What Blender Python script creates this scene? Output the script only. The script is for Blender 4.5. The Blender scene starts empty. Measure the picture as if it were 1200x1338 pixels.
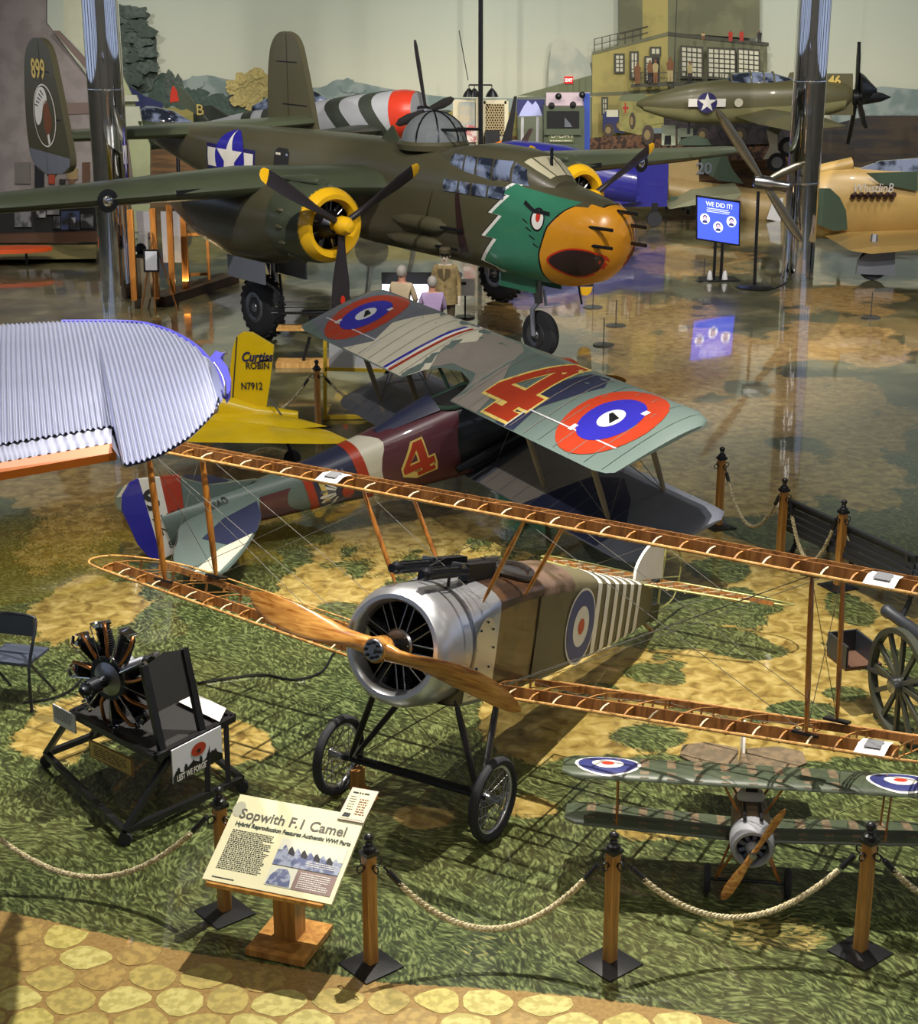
import bpy, bmesh, math, random
from mathutils import Vector as V, Matrix, noise, geometry
SC = bpy.context.scene; C = SC.collection
random.seed(7)
R = math.radians; PI = math.pi
# ---------------------------------------------------------------- camera, world, lights, exposure
CAM_H, CAM_PITCH, CAM_F = 6.639, R(18.216), 2146.0
cam_d = bpy.data.cameras.new('camera'); cam = bpy.data.objects.new('camera', cam_d); C.objects.link(cam)
cam.location = (0, 0, CAM_H); cam.rotation_euler = (PI/2-CAM_PITCH, 0, 0)
cam_d.sensor_fit = 'HORIZONTAL'; cam_d.sensor_width = 36; cam_d.lens = 36*CAM_F/1200; cam_d.clip_end = 300
SC.camera = cam
SC.view_settings.view_transform = 'Standard'; SC.view_settings.look = 'None'
SC.view_settings.gamma = 1; SC.view_settings.use_curve_mapping = False
SC.view_settings.exposure = 0.0
world = bpy.data.worlds.new('world'); SC.world = world; world.use_nodes = True
world.node_tree.nodes['Background'].inputs[0].default_value = (.62, .74, 1, 1)
world.node_tree.nodes['Background'].inputs[1].default_value = .75
CEIL = 13.0
def area(name, loc, sx, sy, power, col=(1, .93, .82), rot=(0, 0, 0)):
    d = bpy.data.lights.new(name, 'AREA'); d.shape = 'RECTANGLE'; d.size = sx; d.size_y = sy; d.energy = power; d.color = col
    o = bpy.data.objects.new(name, d); C.objects.link(o); o.location = loc; o.rotation_euler = rot; return o
def spot(name, loc, aim, power, ang=60, rad=.12, col=(1, .93, .82), blend=.5):
    d = bpy.data.lights.new(name, 'SPOT'); d.energy = power; d.spot_size = R(ang); d.spot_blend = blend; d.shadow_soft_size = rad; d.color = col
    o = bpy.data.objects.new(name, d); C.objects.link(o); o.location = loc
    o.rotation_euler = (V(aim)-V(loc)).to_track_quat('-Z', 'Y').to_euler(); return o
# unseen area lights added as soft fill, clear of the floor's reflections
for yy in (-6, 2, 10, 18):
    for xx in (-15, -5, 5, 15):
        area('fill_area', (xx, yy, CEIL-.5), 4.0, 1.8, 82, (1, .95, .88))
# ceiling spotlights over the exhibits; the far ones are added fill
spot('spot_camel', (1.4, 14.6, CEIL-.7), (0.6, 12.6, 0), 10500, 64, .05)
spot('spot_camel', (-3.2, 15.5, CEIL-.7), (-2.0, 12.5, 0), 3600, 62, .06)
spot('spot_front', (3.0, 5.0, CEIL-.7), (1.4, 9.6, 0), 1000, 60, .1)
spot('spot_spad', (2.0, 15.0, CEIL-.7), (0.8, 20.5, 1.5), 1700, 60, .1, (1, .95, .88))
spot('spot_robin', (-5.5, 12.0, CEIL-.7), (-4.5, 17.5, 1.5), 2400, 60, .1, (1, .95, .88))
spot('spot_bomber', (3.5, 19.0, CEIL-.7), (1.5, 30, 2), 4800, 60, .15, (1, .96, .9))
spot('spot_bomber', (-5, 20.0, CEIL-.7), (-4, 32, 2.5), 4800, 62, .15, (1, .96, .9))
spot('fill_spot_far', (8, 24.0, CEIL-.7), (8.5, 36, 1), 6500, 66, .15)  # unseen spots added to fill the far half of the hall
spot('fill_spot_far', (3, 32.0, CEIL-.7), (5, 44, 3), 4500, 66, .15)
spot('fill_spot_far', (12, 34.0, CEIL-.7), (10, 46, 3), 4500, 66, .15)
spot('fill_spot_far', (-8, 26.0, CEIL-.7), (-8, 39, 1), 5000, 66, .15)
spot('fill_spot_far', (-4, 34.0, CEIL-.7), (-4, 45, 3), 4000, 66, .15)
# unseen spots added to brighten the mural
for xx in (-15, -5, 5, 15):
    spot('mural_fill_spot', (xx, 44.5, CEIL-.7), (xx, 54, 5.0), 2300, 90, .3, (1, .98, .93), .8)

# ---------------------------------------------------------------- helpers
def px(x, y, z=0.0, Y=None):
    """survey helper: world point on the line of sight through photo pixel (x, y), at height z or on the plane Y = const"""
    u = (x-600)/CAM_F; v = -(y-669)/CAM_F; c, s = math.cos(CAM_PITCH), math.sin(CAM_PITCH)
    d = V((u, c+v*s, -s+v*c)); t = (z-CAM_H)/d.z if Y is None else Y/d.y
    return V((0, 0, CAM_H))+d*t
def lin(h):
    if not isinstance(h, str): return (*h, 1)
    h = h.lstrip('#'); o = []
    for i in (0, 2, 4):
        c = int(h[i:i+2], 16)/255; o.append(c/12.92 if c <= .04045 else ((c+.055)/1.055)**2.4)
    return (*o, 1)
_mats = {}
def M(name, col='#808080', rough=.5, metal=0.0, kind=None, col2=None, scale=4.0, emit=0.0, coat=0.0, alpha=1.0, bump=0.0, stretch=(1, 1, 1), mix=.5):
    """one procedural material; kinds: None plain+slight variation, 'noise' two colours blotched, 'wood' grain, 'glass', 'emit'"""
    if name in _mats: return _mats[name]
    m = bpy.data.materials.new(name); m.use_nodes = True; nt = m.node_tree; b = nt.nodes['Principled BSDF']
    b.inputs['Roughness'].default_value = rough; b.inputs['Metallic'].default_value = metal
    b.inputs['Base Color'].default_value = lin(col); b.inputs['Coat Weight'].default_value = coat
    if kind == 'glass':
        b.inputs['Transmission Weight'].default_value = alpha; b.inputs['IOR'].default_value = 1.08
    elif kind == 'emit':
        b.inputs['Emission Color'].default_value = lin(col); b.inputs['Emission Strength'].default_value = emit
    else:
        tc = nt.nodes.new('ShaderNodeTexCoord'); mp = nt.nodes.new('ShaderNodeMapping'); mp.inputs['Scale'].default_value = stretch
        nt.links.new(tc.outputs['Object'], mp.inputs['Vector'])
        if kind == 'wood': mp.inputs['Scale'].default_value = stretch if stretch != (1, 1, 1) else (1, 1, .12)
        n = nt.nodes.new('ShaderNodeTexNoise'); n.inputs['Scale'].default_value = scale; n.inputs['Detail'].default_value = 5
        if kind == 'wood': n.inputs['Distortion'].default_value = 1.2
        nt.links.new(mp.outputs['Vector'], n.inputs['Vector'])
        r = nt.nodes.new('ShaderNodeValToRGB'); c1 = lin(col)
        c2 = lin(col2) if col2 else tuple(x*.86 for x in c1[:3])+(1,)
        w = .16 if kind == 'wood' else (.06 if kind == 'noise' else .3)
        r.color_ramp.elements[0].position = max(0, mix-w); r.color_ramp.elements[1].position = min(1, mix+w)
        r.color_ramp.elements[0].color = c2; r.color_ramp.elements[1].color = c1
        nt.links.new(n.outputs['Fac'], r.inputs['Fac']); nt.links.new(r.outputs['Color'], b.inputs['Base Color'])
        if bump:
            bp = nt.nodes.new('ShaderNodeBump'); bp.inputs['Strength'].default_value = bump; bp.inputs['Distance'].default_value = .01
            nt.links.new(n.outputs['Fac'], bp.inputs['Height']); nt.links.new(bp.outputs['Normal'], b.inputs['Normal'])
    _mats[name] = m; return m
def ob(name, verts, faces, mat, parent=None, smooth=True, sharp=38):
    me = bpy.data.meshes.new(name); me.from_pydata([tuple(v) for v in verts], [], faces); me.validate()
    if mat: me.materials.append(mat)
    if smooth:
        me.shade_smooth(); me.set_sharp_from_angle(angle=R(sharp))
    o = bpy.data.objects.new(name, me); C.objects.link(o)
    if parent: o.parent = parent
    return o
def tag(o, label=None, cat=None, group=None, kind=None):
    if label: o['label'] = label
    if cat: o['category'] = cat
    if group: o['group'] = group
    if kind: o['kind'] = kind
    return o
def thing(name, label, cat, loc=(0, 0, 0), rot=(0, 0, 0), group=None):
    o = bpy.data.objects.new(name, None); C.objects.link(o); o.empty_display_size = .1
    o.location = loc; o.rotation_euler = rot
    return tag(o, label, cat, group)
def copy_tree(o, parent=None):
    c = o.copy(); C.objects.link(c)
    if parent: c.parent = parent
    for ch in list(o.children): copy_tree(ch, c)
    return c
def frame_of(d, up=V((0, 0, 1))):
    d = V(d).normalized()
    if abs(d.dot(up)) > .98: up = V((1, 0, 0))
    a = d.cross(up).normalized(); return a, a.cross(d).normalized()
class B:
    """collects shapes into one mesh"""
    def __init__(s): s.v = []; s.f = []
    def add(s, vs, fs, mx=None):
        k = len(s.v); s.v += [V(mx @ V(v)) if mx else V(v) for v in vs]; s.f += [tuple(i+k for i in f) for f in fs]; return s
    def box(s, c, d, rz=0, mx=None):
        x, y, z = d[0]/2, d[1]/2, d[2]/2
        vs = [V((a*x, b*y, e*z)) for e in (-1, 1) for b in (-1, 1) for a in (-1, 1)]
        m = Matrix.Translation(V(c)) @ (mx if mx else Matrix.Rotation(rz, 4, 'Z'))
        return s.add(vs, [(0, 2, 3, 1), (4, 5, 7, 6), (0, 1, 5, 4), (2, 6, 7, 3), (0, 4, 6, 2), (1, 3, 7, 5)], m)
    def bar(s, a, b, w, h, up=(0, 0, 1)):
        a, b = V(a), V(b); p, q = frame_of(b-a, V(up)); vs = []
        for e in (a, b): vs += [e-p*w/2-q*h/2, e+p*w/2-q*h/2, e+p*w/2+q*h/2, e-p*w/2+q*h/2]
        return s.add(vs, [(3, 2, 1, 0), (4, 5, 6, 7), (0, 1, 5, 4), (1, 2, 6, 5), (2, 3, 7, 6), (3, 0, 4, 7)])
    def tube(s, pts, r, n=8, flat=1.0, up=(0, 0, 1), caps=True):
        pts = [V(p) for p in pts]; rs = r if isinstance(r, (list, tuple)) else [r]*len(pts); rings = []
        for i, p in enumerate(pts):
            d = pts[min(i+1, len(pts)-1)]-pts[max(i-1, 0)]; a, b = frame_of(d, V(up))
            rings.append([p+a*math.cos(t)*rs[i]+b*math.sin(t)*rs[i]*flat for t in (2*PI*k/n for k in range(n))])
        return s.loft(rings, caps)
    def loft(s, rings, caps=True, closed=True):
        n = len(rings[0]); vs = [v for r in rings for v in r]; fs = []
        for i in range(len(rings)-1):
            for k in range(n if closed else n-1):
                k2 = (k+1) % n; fs.append((i*n+k, i*n+k2, (i+1)*n+k2, (i+1)*n+k))
        if caps:
            fs.append(tuple(range(n))[::-1]); fs.append(tuple(range((len(rings)-1)*n, len(rings)*n)))
        return s.add(vs, fs)
    def lathe(s, prof, n=24, mx=None, caps=True):
        """profile of (axial x, radius); axis +X"""
        rings = [[V((x, math.cos(t)*r, math.sin(t)*r)) for t in (2*PI*k/n for k in range(n))] for x, r in prof]
        if mx: rings = [[mx @ v for v in r] for r in rings]
        return s.loft(rings, caps)
    def prism(s, poly, h, mx=None):
        """polygon in xy extruded by h in +z"""
        n = len(poly); vs = [V((p[0], p[1], 0)) for p in poly]+[V((p[0], p[1], h)) for p in poly]
        fs = [tuple(range(n))[::-1], tuple(range(n, 2*n))]+[(i, (i+1) % n, n+(i+1) % n, n+i) for i in range(n)]
        return s.add(vs, fs, mx)
    def ball(s, c, r, n=12, sc=(1, 1, 1)):
        m = max(4, n//2); rings = []
        for i in range(m+1):
            t = PI*i/m; rr = max(.02, math.sin(t)); rings.append([V(c)+V((rr*math.cos(2*PI*k/n)*r*sc[0], rr*math.sin(2*PI*k/n)*r*sc[1], -math.cos(t)*r*sc[2])) for k in range(n)])
        return s.loft(rings)
    def make(s, name, mat, parent=None, smooth=True, sharp=38): return ob(name, s.v, s.f, mat, parent, smooth, sharp)
def smooth_poly(pts, k=6, closed=True):
    """Catmull-Rom through points"""
    n = len(pts); out = []; rng = range(n if closed else n-1)
    for i in rng:
        g = (lambda j: pts[j % n]) if closed else (lambda j: pts[max(0, min(n-1, j))])
        p0, p1, p2, p3 = (V(g(i+j)) for j in (-1, 0, 1, 2))
        for q in range(k):
            t = q/k; out.append(.5*((2*p1)+(p2-p0)*t+(2*p0-5*p1+4*p2-p3)*t*t+(3*p1-p0-3*p2+p3)*t**3))
    if not closed: out.append(V(pts[-1]))
    return out
def flat_mesh(loops, maxlen=None):
    """triangulated 2D polygon with holes; edges split down to maxlen so that it can follow a curved skin"""
    loops = [[V((p[0], p[1], 0)) for p in l] for l in loops]
    vs = [p for l in loops for p in l]; tris = geometry.tessellate_polygon(loops)
    bm = bmesh.new(); bv = [bm.verts.new(p) for p in vs]
    for t in tris:
        try: bm.faces.new([bv[i] for i in t])
        except ValueError: pass
    if maxlen:
        for _ in range(6):
            es = [e for e in bm.edges if e.calc_length() > maxlen]
            if not es: break
            bmesh.ops.subdivide_edges(bm, edges=es, cuts=1, use_grid_fill=False)
            bmesh.ops.triangulate(bm, faces=bm.faces[:])
    bm.verts.index_update()
    r = [v.co.xy for v in bm.verts], [tuple(v.index for v in f.verts) for f in bm.faces]; bm.free(); return r
def decal(name, loops, fn, mat, parent, maxlen=None):
    """painted marking laid on a surface: fn maps 2D marking coordinates to a 3D point just off the skin"""
    if loops and not isinstance(loops[0][0], (tuple, list, V)): loops = [loops]
    vs, fs = flat_mesh(loops, maxlen); return ob(name, [fn(p[0], p[1]) for p in vs], fs, mat, parent)
def circ(cx, cy, rx, ry=None, n=32, a0=0, a1=2*PI):
    ry = ry or rx; return [(cx+rx*math.cos(a0+(a1-a0)*k/n), cy+ry*math.sin(a0+(a1-a0)*k/n)) for k in range(n)]
def star(cx, cy, r, rot=PI/2, k=.382):
    return [(cx+(r if i % 2 == 0 else r*k)*math.cos(rot+i*PI/5), cy+(r if i % 2 == 0 else r*k)*math.sin(rot+i*PI/5)) for i in range(10)]
def text2d(s, size=1.0, align='LEFT', shear=0.0, bold=0.0, sx=1.0):
    cu = bpy.data.curves.new('t', 'FONT'); cu.body = s; cu.size = size; cu.align_x = align; cu.shear = shear; cu.offset = bold; cu.resolution_u = 3
    o = bpy.data.objects.new('t', cu); me = o.to_mesh()
    vs = [(v.co.x*sx, v.co.y) for v in me.vertices]; fs = [tuple(p.vertices) for p in me.polygons]
    o.to_mesh_clear(); bpy.data.objects.remove(o); bpy.data.curves.remove(cu); return vs, fs
def text(name, s, size, fn, mat, parent, **k):
    vs, fs = text2d(s, size, **k)
    if not vs: return None
    return ob(name, [fn(x, y) for x, y in vs], fs, mat, parent, smooth=False)
def textlines(name, x0, x1, y0, y1, n, h, fn, mat, parent, seed=1, ragged=.25):
    """rows of words too small to read: one little block per word"""
    rd = random.Random(seed); b = B()
    for i in range(n):
        y = y1-(y1-y0)*(i+.5)/n; x = x0; xe = x1-(x1-x0)*rd.random()*ragged*(1 if i % 5 == 4 else .3)
        while x < xe-.3*h:
            w = min(h*rd.uniform(.8, 3.4), xe-x); vs = [fn(x, y-h/2), fn(x+w, y-h/2), fn(x+w, y+h/2), fn(x, y+h/2)]
            b.add(vs, [(0, 1, 2, 3)]); x += w+h*.55
    return b.make(name, mat, parent, False)
class Body:
    """fuselage skin: stations (x, zc, half width, height up, height down, exponent)"""
    def __init__(s, st): s.st = st
    def at(s, x):
        st = s.st
        if (x-st[0][0])*(st[-1][0]-st[0][0]) <= 0: return st[0]
        for a, b in zip(st, st[1:]):
            if (a[0]-x)*(b[0]-x) <= 0 and a[0] != b[0]:
                t = (x-a[0])/(b[0]-a[0]); return tuple(p+(q-p)*t for p, q in zip(a, b))
        return st[-1]
    def ring(s, x, n=32, grow=0.0):
        _, zc, w, u, d, e = s.at(x); out = []
        for k in range(n):
            t = 2*PI*k/n; c, q = math.cos(t), math.sin(t)
            cy = math.copysign(abs(c)**(2/e), c); sz = math.copysign(abs(q)**(2/e), q)
            out.append(V((x, cy*(w+grow), zc+sz*((u if q >= 0 else d)+grow))))
        return out
    def pt(s, x, t, grow=0.0):
        _, zc, w, u, d, e = s.at(x); c, q = math.cos(t), math.sin(t)
        return V((x, math.copysign(abs(c)**(2/e), c)*(w+grow), zc+math.copysign(abs(q)**(2/e), q)*((u if q >= 0 else d)+grow)))
    def side(s, x, z, sg=1, off=.006):
        _, zc, w, u, d, e = s.at(x); h = u if z >= zc else d; r = min(.999, abs(z-zc)/max(h, 1e-4))
        return V((x, sg*(w*(1-r**e)**(1/e)+off), z))
    def loft(s, b, xs, n=32, caps=True, grow=0.0): return b.loft([s.ring(x, n, grow) for x in xs], caps)
def frange(a, b, n): return [a+(b-a)*i/(n-1) for i in range(n)]
AF = [(0, 0), (.0125, .022), (.05, .048), (.12, .068), (.25, .083), (.4, .082), (.6, .062), (.8, .035), (1, .003)]   # upper camber line of a section
def airfoil(t=1.0, low=-.35, n=None):
    up = [(x, z*t) for x, z in AF]; lo = [(x, z*t*low) for x, z in AF[::-1][1:-1]]; return up+lo
class Wing:
    """lofted wing: stations (leading-edge point, chord length, thickness factor); chord runs -X and slightly down"""
    def __init__(s, st, low=-.35, inc=.035): s.st = st; s.low = low; s.inc = inc
    def mesh(s, caps=True):
        b = B(); rings = []
        for le, c, t in s.st: rings.append([V(le)+V((-x*c, 0, z*c-s.inc*x*c)) for x, z in airfoil(t, s.low)])
        return b.loft(rings, caps)
    def up(s, y, xf, off=.006):
        """upper skin at span coordinate y and chord fraction xf (0 leading edge)"""
        st = s.st
        for a, b in zip(st, st[1:]):
            if (a[0][1]-y)*(b[0][1]-y) <= 0 and a[0][1] != b[0][1]: break
        t = max(0, min(1, (y-a[0][1])/(b[0][1]-a[0][1]))); le = V(a[0]).lerp(V(b[0]), t); c = a[1]+(b[1]-a[1])*t; th = a[2]+(b[2]-a[2])*t
        xf = max(0, min(1, xf)); z = 0
        for (x0, z0), (x1, z1) in zip(AF, AF[1:]):
            if x0 <= xf <= x1: z = z0+(z1-z0)*(xf-x0)/(x1-x0)
        return V((le.x-xf*c, y, le.z+z*th*c-s.inc*xf*c+off))
    def upx(s, y, x, off=.006):
        """same, by body x instead of chord fraction"""
        st = s.st
        for a, b in zip(st, st[1:]):
            if (a[0][1]-y)*(b[0][1]-y) <= 0 and a[0][1] != b[0][1]: break
        t = max(0, min(1, (y-a[0][1])/(b[0][1]-a[0][1]))); lx = a[0][0]+(b[0][0]-a[0][0])*t; c = a[1]+(b[1]-a[1])*t
        return s.up(y, (lx-x)/c, off)
# ---------------------------------------------------------------- shared materials
m_black = M('black_paint', '#16171a', .35); m_blackmatt = M('black_matt', '#1a1a1c', .7); m_rubber = M('rubber', '#23242a', .75)
m_steel = M('steel', '#9a9ca0', .3, 1); m_darksteel = M('dark_steel', '#3c3e44', .38, .9); m_chrome = M('chrome', '#e6e6ea', .035, 1)
m_alu = M('polished_aluminium', '#d6d9de', .30, .85, scale=3); m_white = M('white_paint', '#e8e6e0', .45); m_brass = M('brass', '#b98c4a', .3, 1)
m_oak = M('honey_wood', '#c4924a', .35, kind='wood', col2='#8f5f28', scale=9, coat=.3)
m_ash = M('pale_ash_wood', '#d0a566', .4, kind='wood', col2='#a87738', scale=12)
m_spruce = M('brown_spruce', '#a5703a', .45, kind='wood', col2='#6f431c', scale=14)
m_wire = M('bracing_wire', '#5a5952', .6, .1); m_rope = M('hemp_rope', '#cfc4a2', .85, kind='noise', col2='#9a8d69', scale=60)
m_yellow = M('yellow_paint', '#e9c713', .3, coat=.4); m_ink = M('print_ink', '#2c2c30', .7); m_red = M('red_paint', '#c8321a', .4)
m_glass = M('clear_glass', '#f2f6fa', .03, kind='glass'); m_grey = M('grey_paint', '#8b8d92', .5)
# ================================================================ the room: floor, walls, roof
WALL_Y = 54.0
def floor_material():
    m = bpy.data.materials.new('painted_epoxy_floor'); m.use_nodes = True; nt = m.node_tree; N = nt.nodes; L = nt.links; b = N['Principled BSDF']
    geo = N.new('ShaderNodeNewGeometry'); att = N.new('ShaderNodeAttribute'); att.attribute_name = 'paint'
    sep = N.new('ShaderNodeSeparateColor'); L.new(att.outputs['Color'], sep.inputs[0])
    def noise_(scale, detail=4, vec=None, dist=0.0):
        n = N.new('ShaderNodeTexNoise'); n.inputs['Scale'].default_value = scale; n.inputs['Detail'].default_value = detail; n.inputs['Distortion'].default_value = dist
        L.new(vec or geo.outputs['Position'], n.inputs['Vector']); return n
    def ramp(src, *st):
        r = N.new('ShaderNodeValToRGB'); cr = r.color_ramp
        while len(cr.elements) < len(st): cr.elements.new(.5)
        for e, (p, c) in zip(cr.elements, st): e.position = p; e.color = lin(c)
        L.new(src, r.inputs['Fac']); return r
    def mixc(f, a, c):
        x = N.new('ShaderNodeMix'); x.data_type = 'RGBA'
        if isinstance(f, float): x.inputs[0].default_value = f
        else: L.new(f, x.inputs[0])
        L.new(a, x.inputs[6]); L.new(c, x.inputs[7]); return x.outputs[2]
    # brush strokes of painted grass: stretched noise whose direction wanders
    vo = N.new('ShaderNodeTexVoronoi'); vo.inputs['Scale'].default_value = 6.5; L.new(geo.outputs['Position'], vo.inputs['Vector'])
    dl = N.new('ShaderNodeVectorMath'); dl.operation = 'SUBTRACT'; L.new(geo.outputs['Position'], dl.inputs[0]); L.new(vo.outputs['Position'], dl.inputs[1])
    w = noise_(.7, 2); sc_ = N.new('ShaderNodeSeparateColor'); L.new(vo.outputs['Color'], sc_.inputs[0])
    a1 = N.new('ShaderNodeMath'); a1.operation = 'MULTIPLY'; a1.inputs[1].default_value = 4.0; L.new(w.outputs['Fac'], a1.inputs[0])
    ang = N.new('ShaderNodeMath'); ang.operation = 'ADD'; L.new(a1.outputs[0], ang.inputs[0]); L.new(sc_.outputs[0], ang.inputs[1])
    rot = N.new('ShaderNodeVectorRotate'); rot.rotation_type = 'Z_AXIS'; L.new(dl.outputs[0], rot.inputs['Vector']); L.new(ang.outputs[0], rot.inputs['Angle'])
    off = N.new('ShaderNodeVectorMath'); off.operation = 'MULTIPLY_ADD'; off.inputs[1].default_value = (40, 40, 40); L.new(vo.outputs['Color'], off.inputs[0]); L.new(rot.outputs[0], off.inputs[2])
    mp = N.new('ShaderNodeMapping'); mp.inputs['Scale'].default_value = (1, .26, 1); L.new(off.outputs[0], mp.inputs['Vector'])
    st = noise_(38, 2, mp.outputs['Vector'], .4)
    grass = ramp(st.outputs['Fac'], (.36, '#0c1209'), (.45, '#27321c'), (.54, '#4c5a32'), (.66, '#7f8a58'))
    big = noise_(.55, 3); tone = ramp(big.outputs['Fac'], (.35, '#3f4a26'), (.65, '#6f6a35'))
    grass2 = mixc(.25, grass.outputs[0], tone.outputs[0])
    dn = noise_(6, 5, None, .8); dirt = ramp(dn.outputs['Fac'], (.32, '#705a2a'), (.5, '#9c8646'), (.66, '#b8a465'))
    # ragged grass edge on the bare earth
    ad = N.new('ShaderNodeMath'); ad.operation = 'MULTIPLY_ADD'; ad.inputs[1].default_value = .55; L.new(st.outputs['Fac'], ad.inputs[0]); L.new(sep.outputs[0], ad.inputs[2])
    dm = ramp(ad.outputs[0], (.70, '#000000'), (.86, '#ffffff'))
    c = mixc(dm.outputs[0], grass2, dirt.outputs[0])
    # beyond the exhibits the painting turns to broad olive and earth swathes
    on = noise_(1.1, 5, None, .5); olive = ramp(on.outputs['Fac'], (.36, '#3f3f2a'), (.5, '#5c5a3c'), (.64, '#807b58'))
    fd = ramp(dn.outputs['Fac'], (.36, '#98743c'), (.64, '#c6a468'))
    fm = ramp(ad.outputs[0], (.58, '#000000'), (.74, '#ffffff'))
    far = mixc(fm.outputs[0], olive.outputs[0], fd.outputs[0])
    c = mixc(sep.outputs[2], c, far)
    pn = noise_(30, 4); path = ramp(pn.outputs['Fac'], (.3, '#86693c'), (.7, '#a08651'))
    pm = N.new('ShaderNodeMath'); pm.operation = 'MULTIPLY_ADD'; pm.inputs[1].default_value = .5; L.new(st.outputs['Fac'], pm.inputs[0]); L.new(sep.outputs[1], pm.inputs[2])
    pr = ramp(pm.outputs[0], (.72, '#000000'), (.78, '#ffffff'))
    c = mixc(pr.outputs[0], c, path.outputs[0])
    L.new(c, b.inputs['Base Color'])
    b.inputs['Roughness'].default_value = .32
    b.inputs['Coat Weight'].default_value = 1.0; b.inputs['Coat Roughness'].default_value = .045; b.inputs['Coat IOR'].default_value = 1.55
    bn = noise_(1.6, 3); bp = N.new('ShaderNodeBump'); bp.inputs['Strength'].default_value = .05; bp.inputs['Distance'].default_value = .05
    L.new(bn.outputs['Fac'], bp.inputs['Height']); L.new(bp.outputs['Normal'], b.inputs['Coat Normal'])
    return m
m_floor = floor_material()
# bare-earth patches of the floor painting: (photo x, y, half width, half height, strength)
EARTH = [(1000, 890, 190, 60, 1), (860, 905, 130, 55, 1), (760, 940, 110, 45, 1), (1080, 780, 110, 60, 1), (940, 730, 90, 40, .9), (1010, 960, 170, 30, .9), (740, 960, 60, 30, .8),
         (420, 770, 70, 30, .8), (560, 700, 150, 50, .6), (250, 650, 120, 70, .5), (100, 800, 70, 40, .9), (90, 950, 70, 45, .8), (180, 930, 60, 50, .6), (120, 690, 90, 60, .5),
         (300, 975, 60, 25, .7), (560, 1068, 40, 16, .7), (690, 1055, 50, 14, .6), (860, 1085, 60, 14, .6), (1010, 1080, 60, 30, .4), (960, 1010, 50, 20, .5), (640, 1235, 60, 20, .4), (1000, 1215, 90, 25, .45),
         (900, 470, 120, 40, .8), (1050, 540, 130, 45, .9), (950, 590, 120, 40, .9), (1100, 450, 90, 25, .8), (850, 520, 90, 30, .7), (960, 640, 100, 30, .8), (1120, 620, 60, 40, .7), (800, 410, 120, 25, .6),
         (1090, 390, 80, 20, .6), (900, 340, 90, 20, .6), (640, 410, 120, 25, .5), (280, 400, 120, 25, .3), (200, 480, 60, 20, .3), (80, 632, 120, 24, 1), (650, 820, 60, 60, .5)]
GREEN = [(905, 835, 95, 16), (970, 850, 60, 14), (880, 795, 80, 22), (940, 745, 50, 20), (1000, 790, 40, 16), (860, 880, 50, 18), (1110, 790, 45, 25), (840, 960, 70, 20), (1040, 930, 60, 14), (1110, 905, 35, 14),
         (780, 905, 35, 14), (1010, 700, 60, 18), (900, 925, 50, 10), (440, 800, 35, 14), (700, 700, 50, 20), (980, 510, 40, 14), (880, 555, 60, 12), (1040, 580, 50, 12)]
def ell(lst):
    out = []
    for e in lst:
        c = px(e[0], e[1]); a = px(e[0]+e[2], e[1]); f = px(e[0], e[1]-e[3]); out.append((c.x, c.y, abs(a.x-c.x), max(.05, f.y-c.y), e[4] if len(e) > 4 else 1))
    return out
EW, GW = ell(EARTH), ell(GREEN)
PATH_EDGE = [px(x, y) for x, y in ((-80, 1172), (0, 1190), (46, 1199), (110, 1214), (180, 1231), (260, 1247), (340, 1258), (420, 1271), (500, 1284), (640, 1292), (760, 1302), (900, 1322), (1000, 1345))]
def path_y(x):
    for a, b in zip(PATH_EDGE, PATH_EDGE[1:]):
        if a.x <= x <= b.x: return a.y+(b.y-a.y)*(x-a.x)/(b.x-a.x)
    return PATH_EDGE[0].y if x < PATH_EDGE[0].x else PATH_EDGE[-1].y-.4*(x-PATH_EDGE[-1].x)
def paint_at(x, y):
    n = noise.noise(V((x*1.1, y*.9, 0)))*.6+noise.noise(V((x*2.7, y*2.2, 3)))*.4+noise.noise(V((x*7, y*6, 5)))*.25
    d = 0
    for cx, cy, rx, ry, s in EW:
        q = ((x-cx)/rx)**2+((y-cy)/ry)**2
        if q < 4: d = max(d, s*max(0, min(1, 1.65-q+n*1.4)))
    for cx, cy, rx, ry, s in GW:
        q = ((x-cx)/rx)**2+((y-cy)/ry)**2
        if q < 4: d *= 1-max(0, min(1, 1.35-q*1.3+n*1.6))
    d = max(0, min(1, d+n*.16)); p = max(0, min(1, .5+(path_y(x)-y)/.10))
    f = max(0, min(1, (y-19.0+n*2-(x*.25))/6))
    return d, p, f
rows = [8.4]
while rows[-1] < WALL_Y: rows.append(min(WALL_Y, rows[-1]+.0062*rows[-1]))
NC = 230; fv, ff, fc = [], [], []
for y in rows:
    for k in range(NC): fv.append((y*(-.40+.80*k/(NC-1)), y, 0.0)); fc.append(paint_at(fv[-1][0], y))
for i in range(len(rows)-1):
    for k in range(NC-1): a = i*NC+k; ff.append((a, a+1, a+NC+1, a+NC))
floor = ob('floor', fv, ff, m_floor, smooth=False); tag(floor, 'glossy painted floor of grass and bare earth', 'floor', kind='structure')
ca = floor.data.color_attributes.new('paint', 'FLOAT_COLOR', 'POINT')
ca.data.foreach_set('color', [q for d in fc for q in (*d, 1.0)])
b = B(); HX = 24.0
b.add([(-HX, -10, -.01), (HX, -10, -.01), (HX, WALL_Y, -.01), (-HX, WALL_Y, -.01)], [(0, 1, 2, 3)])
o = b.make('floor', m_floor, None, False); tag(o, 'outer stretch of the painted hall floor', 'floor', kind='structure')
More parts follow.
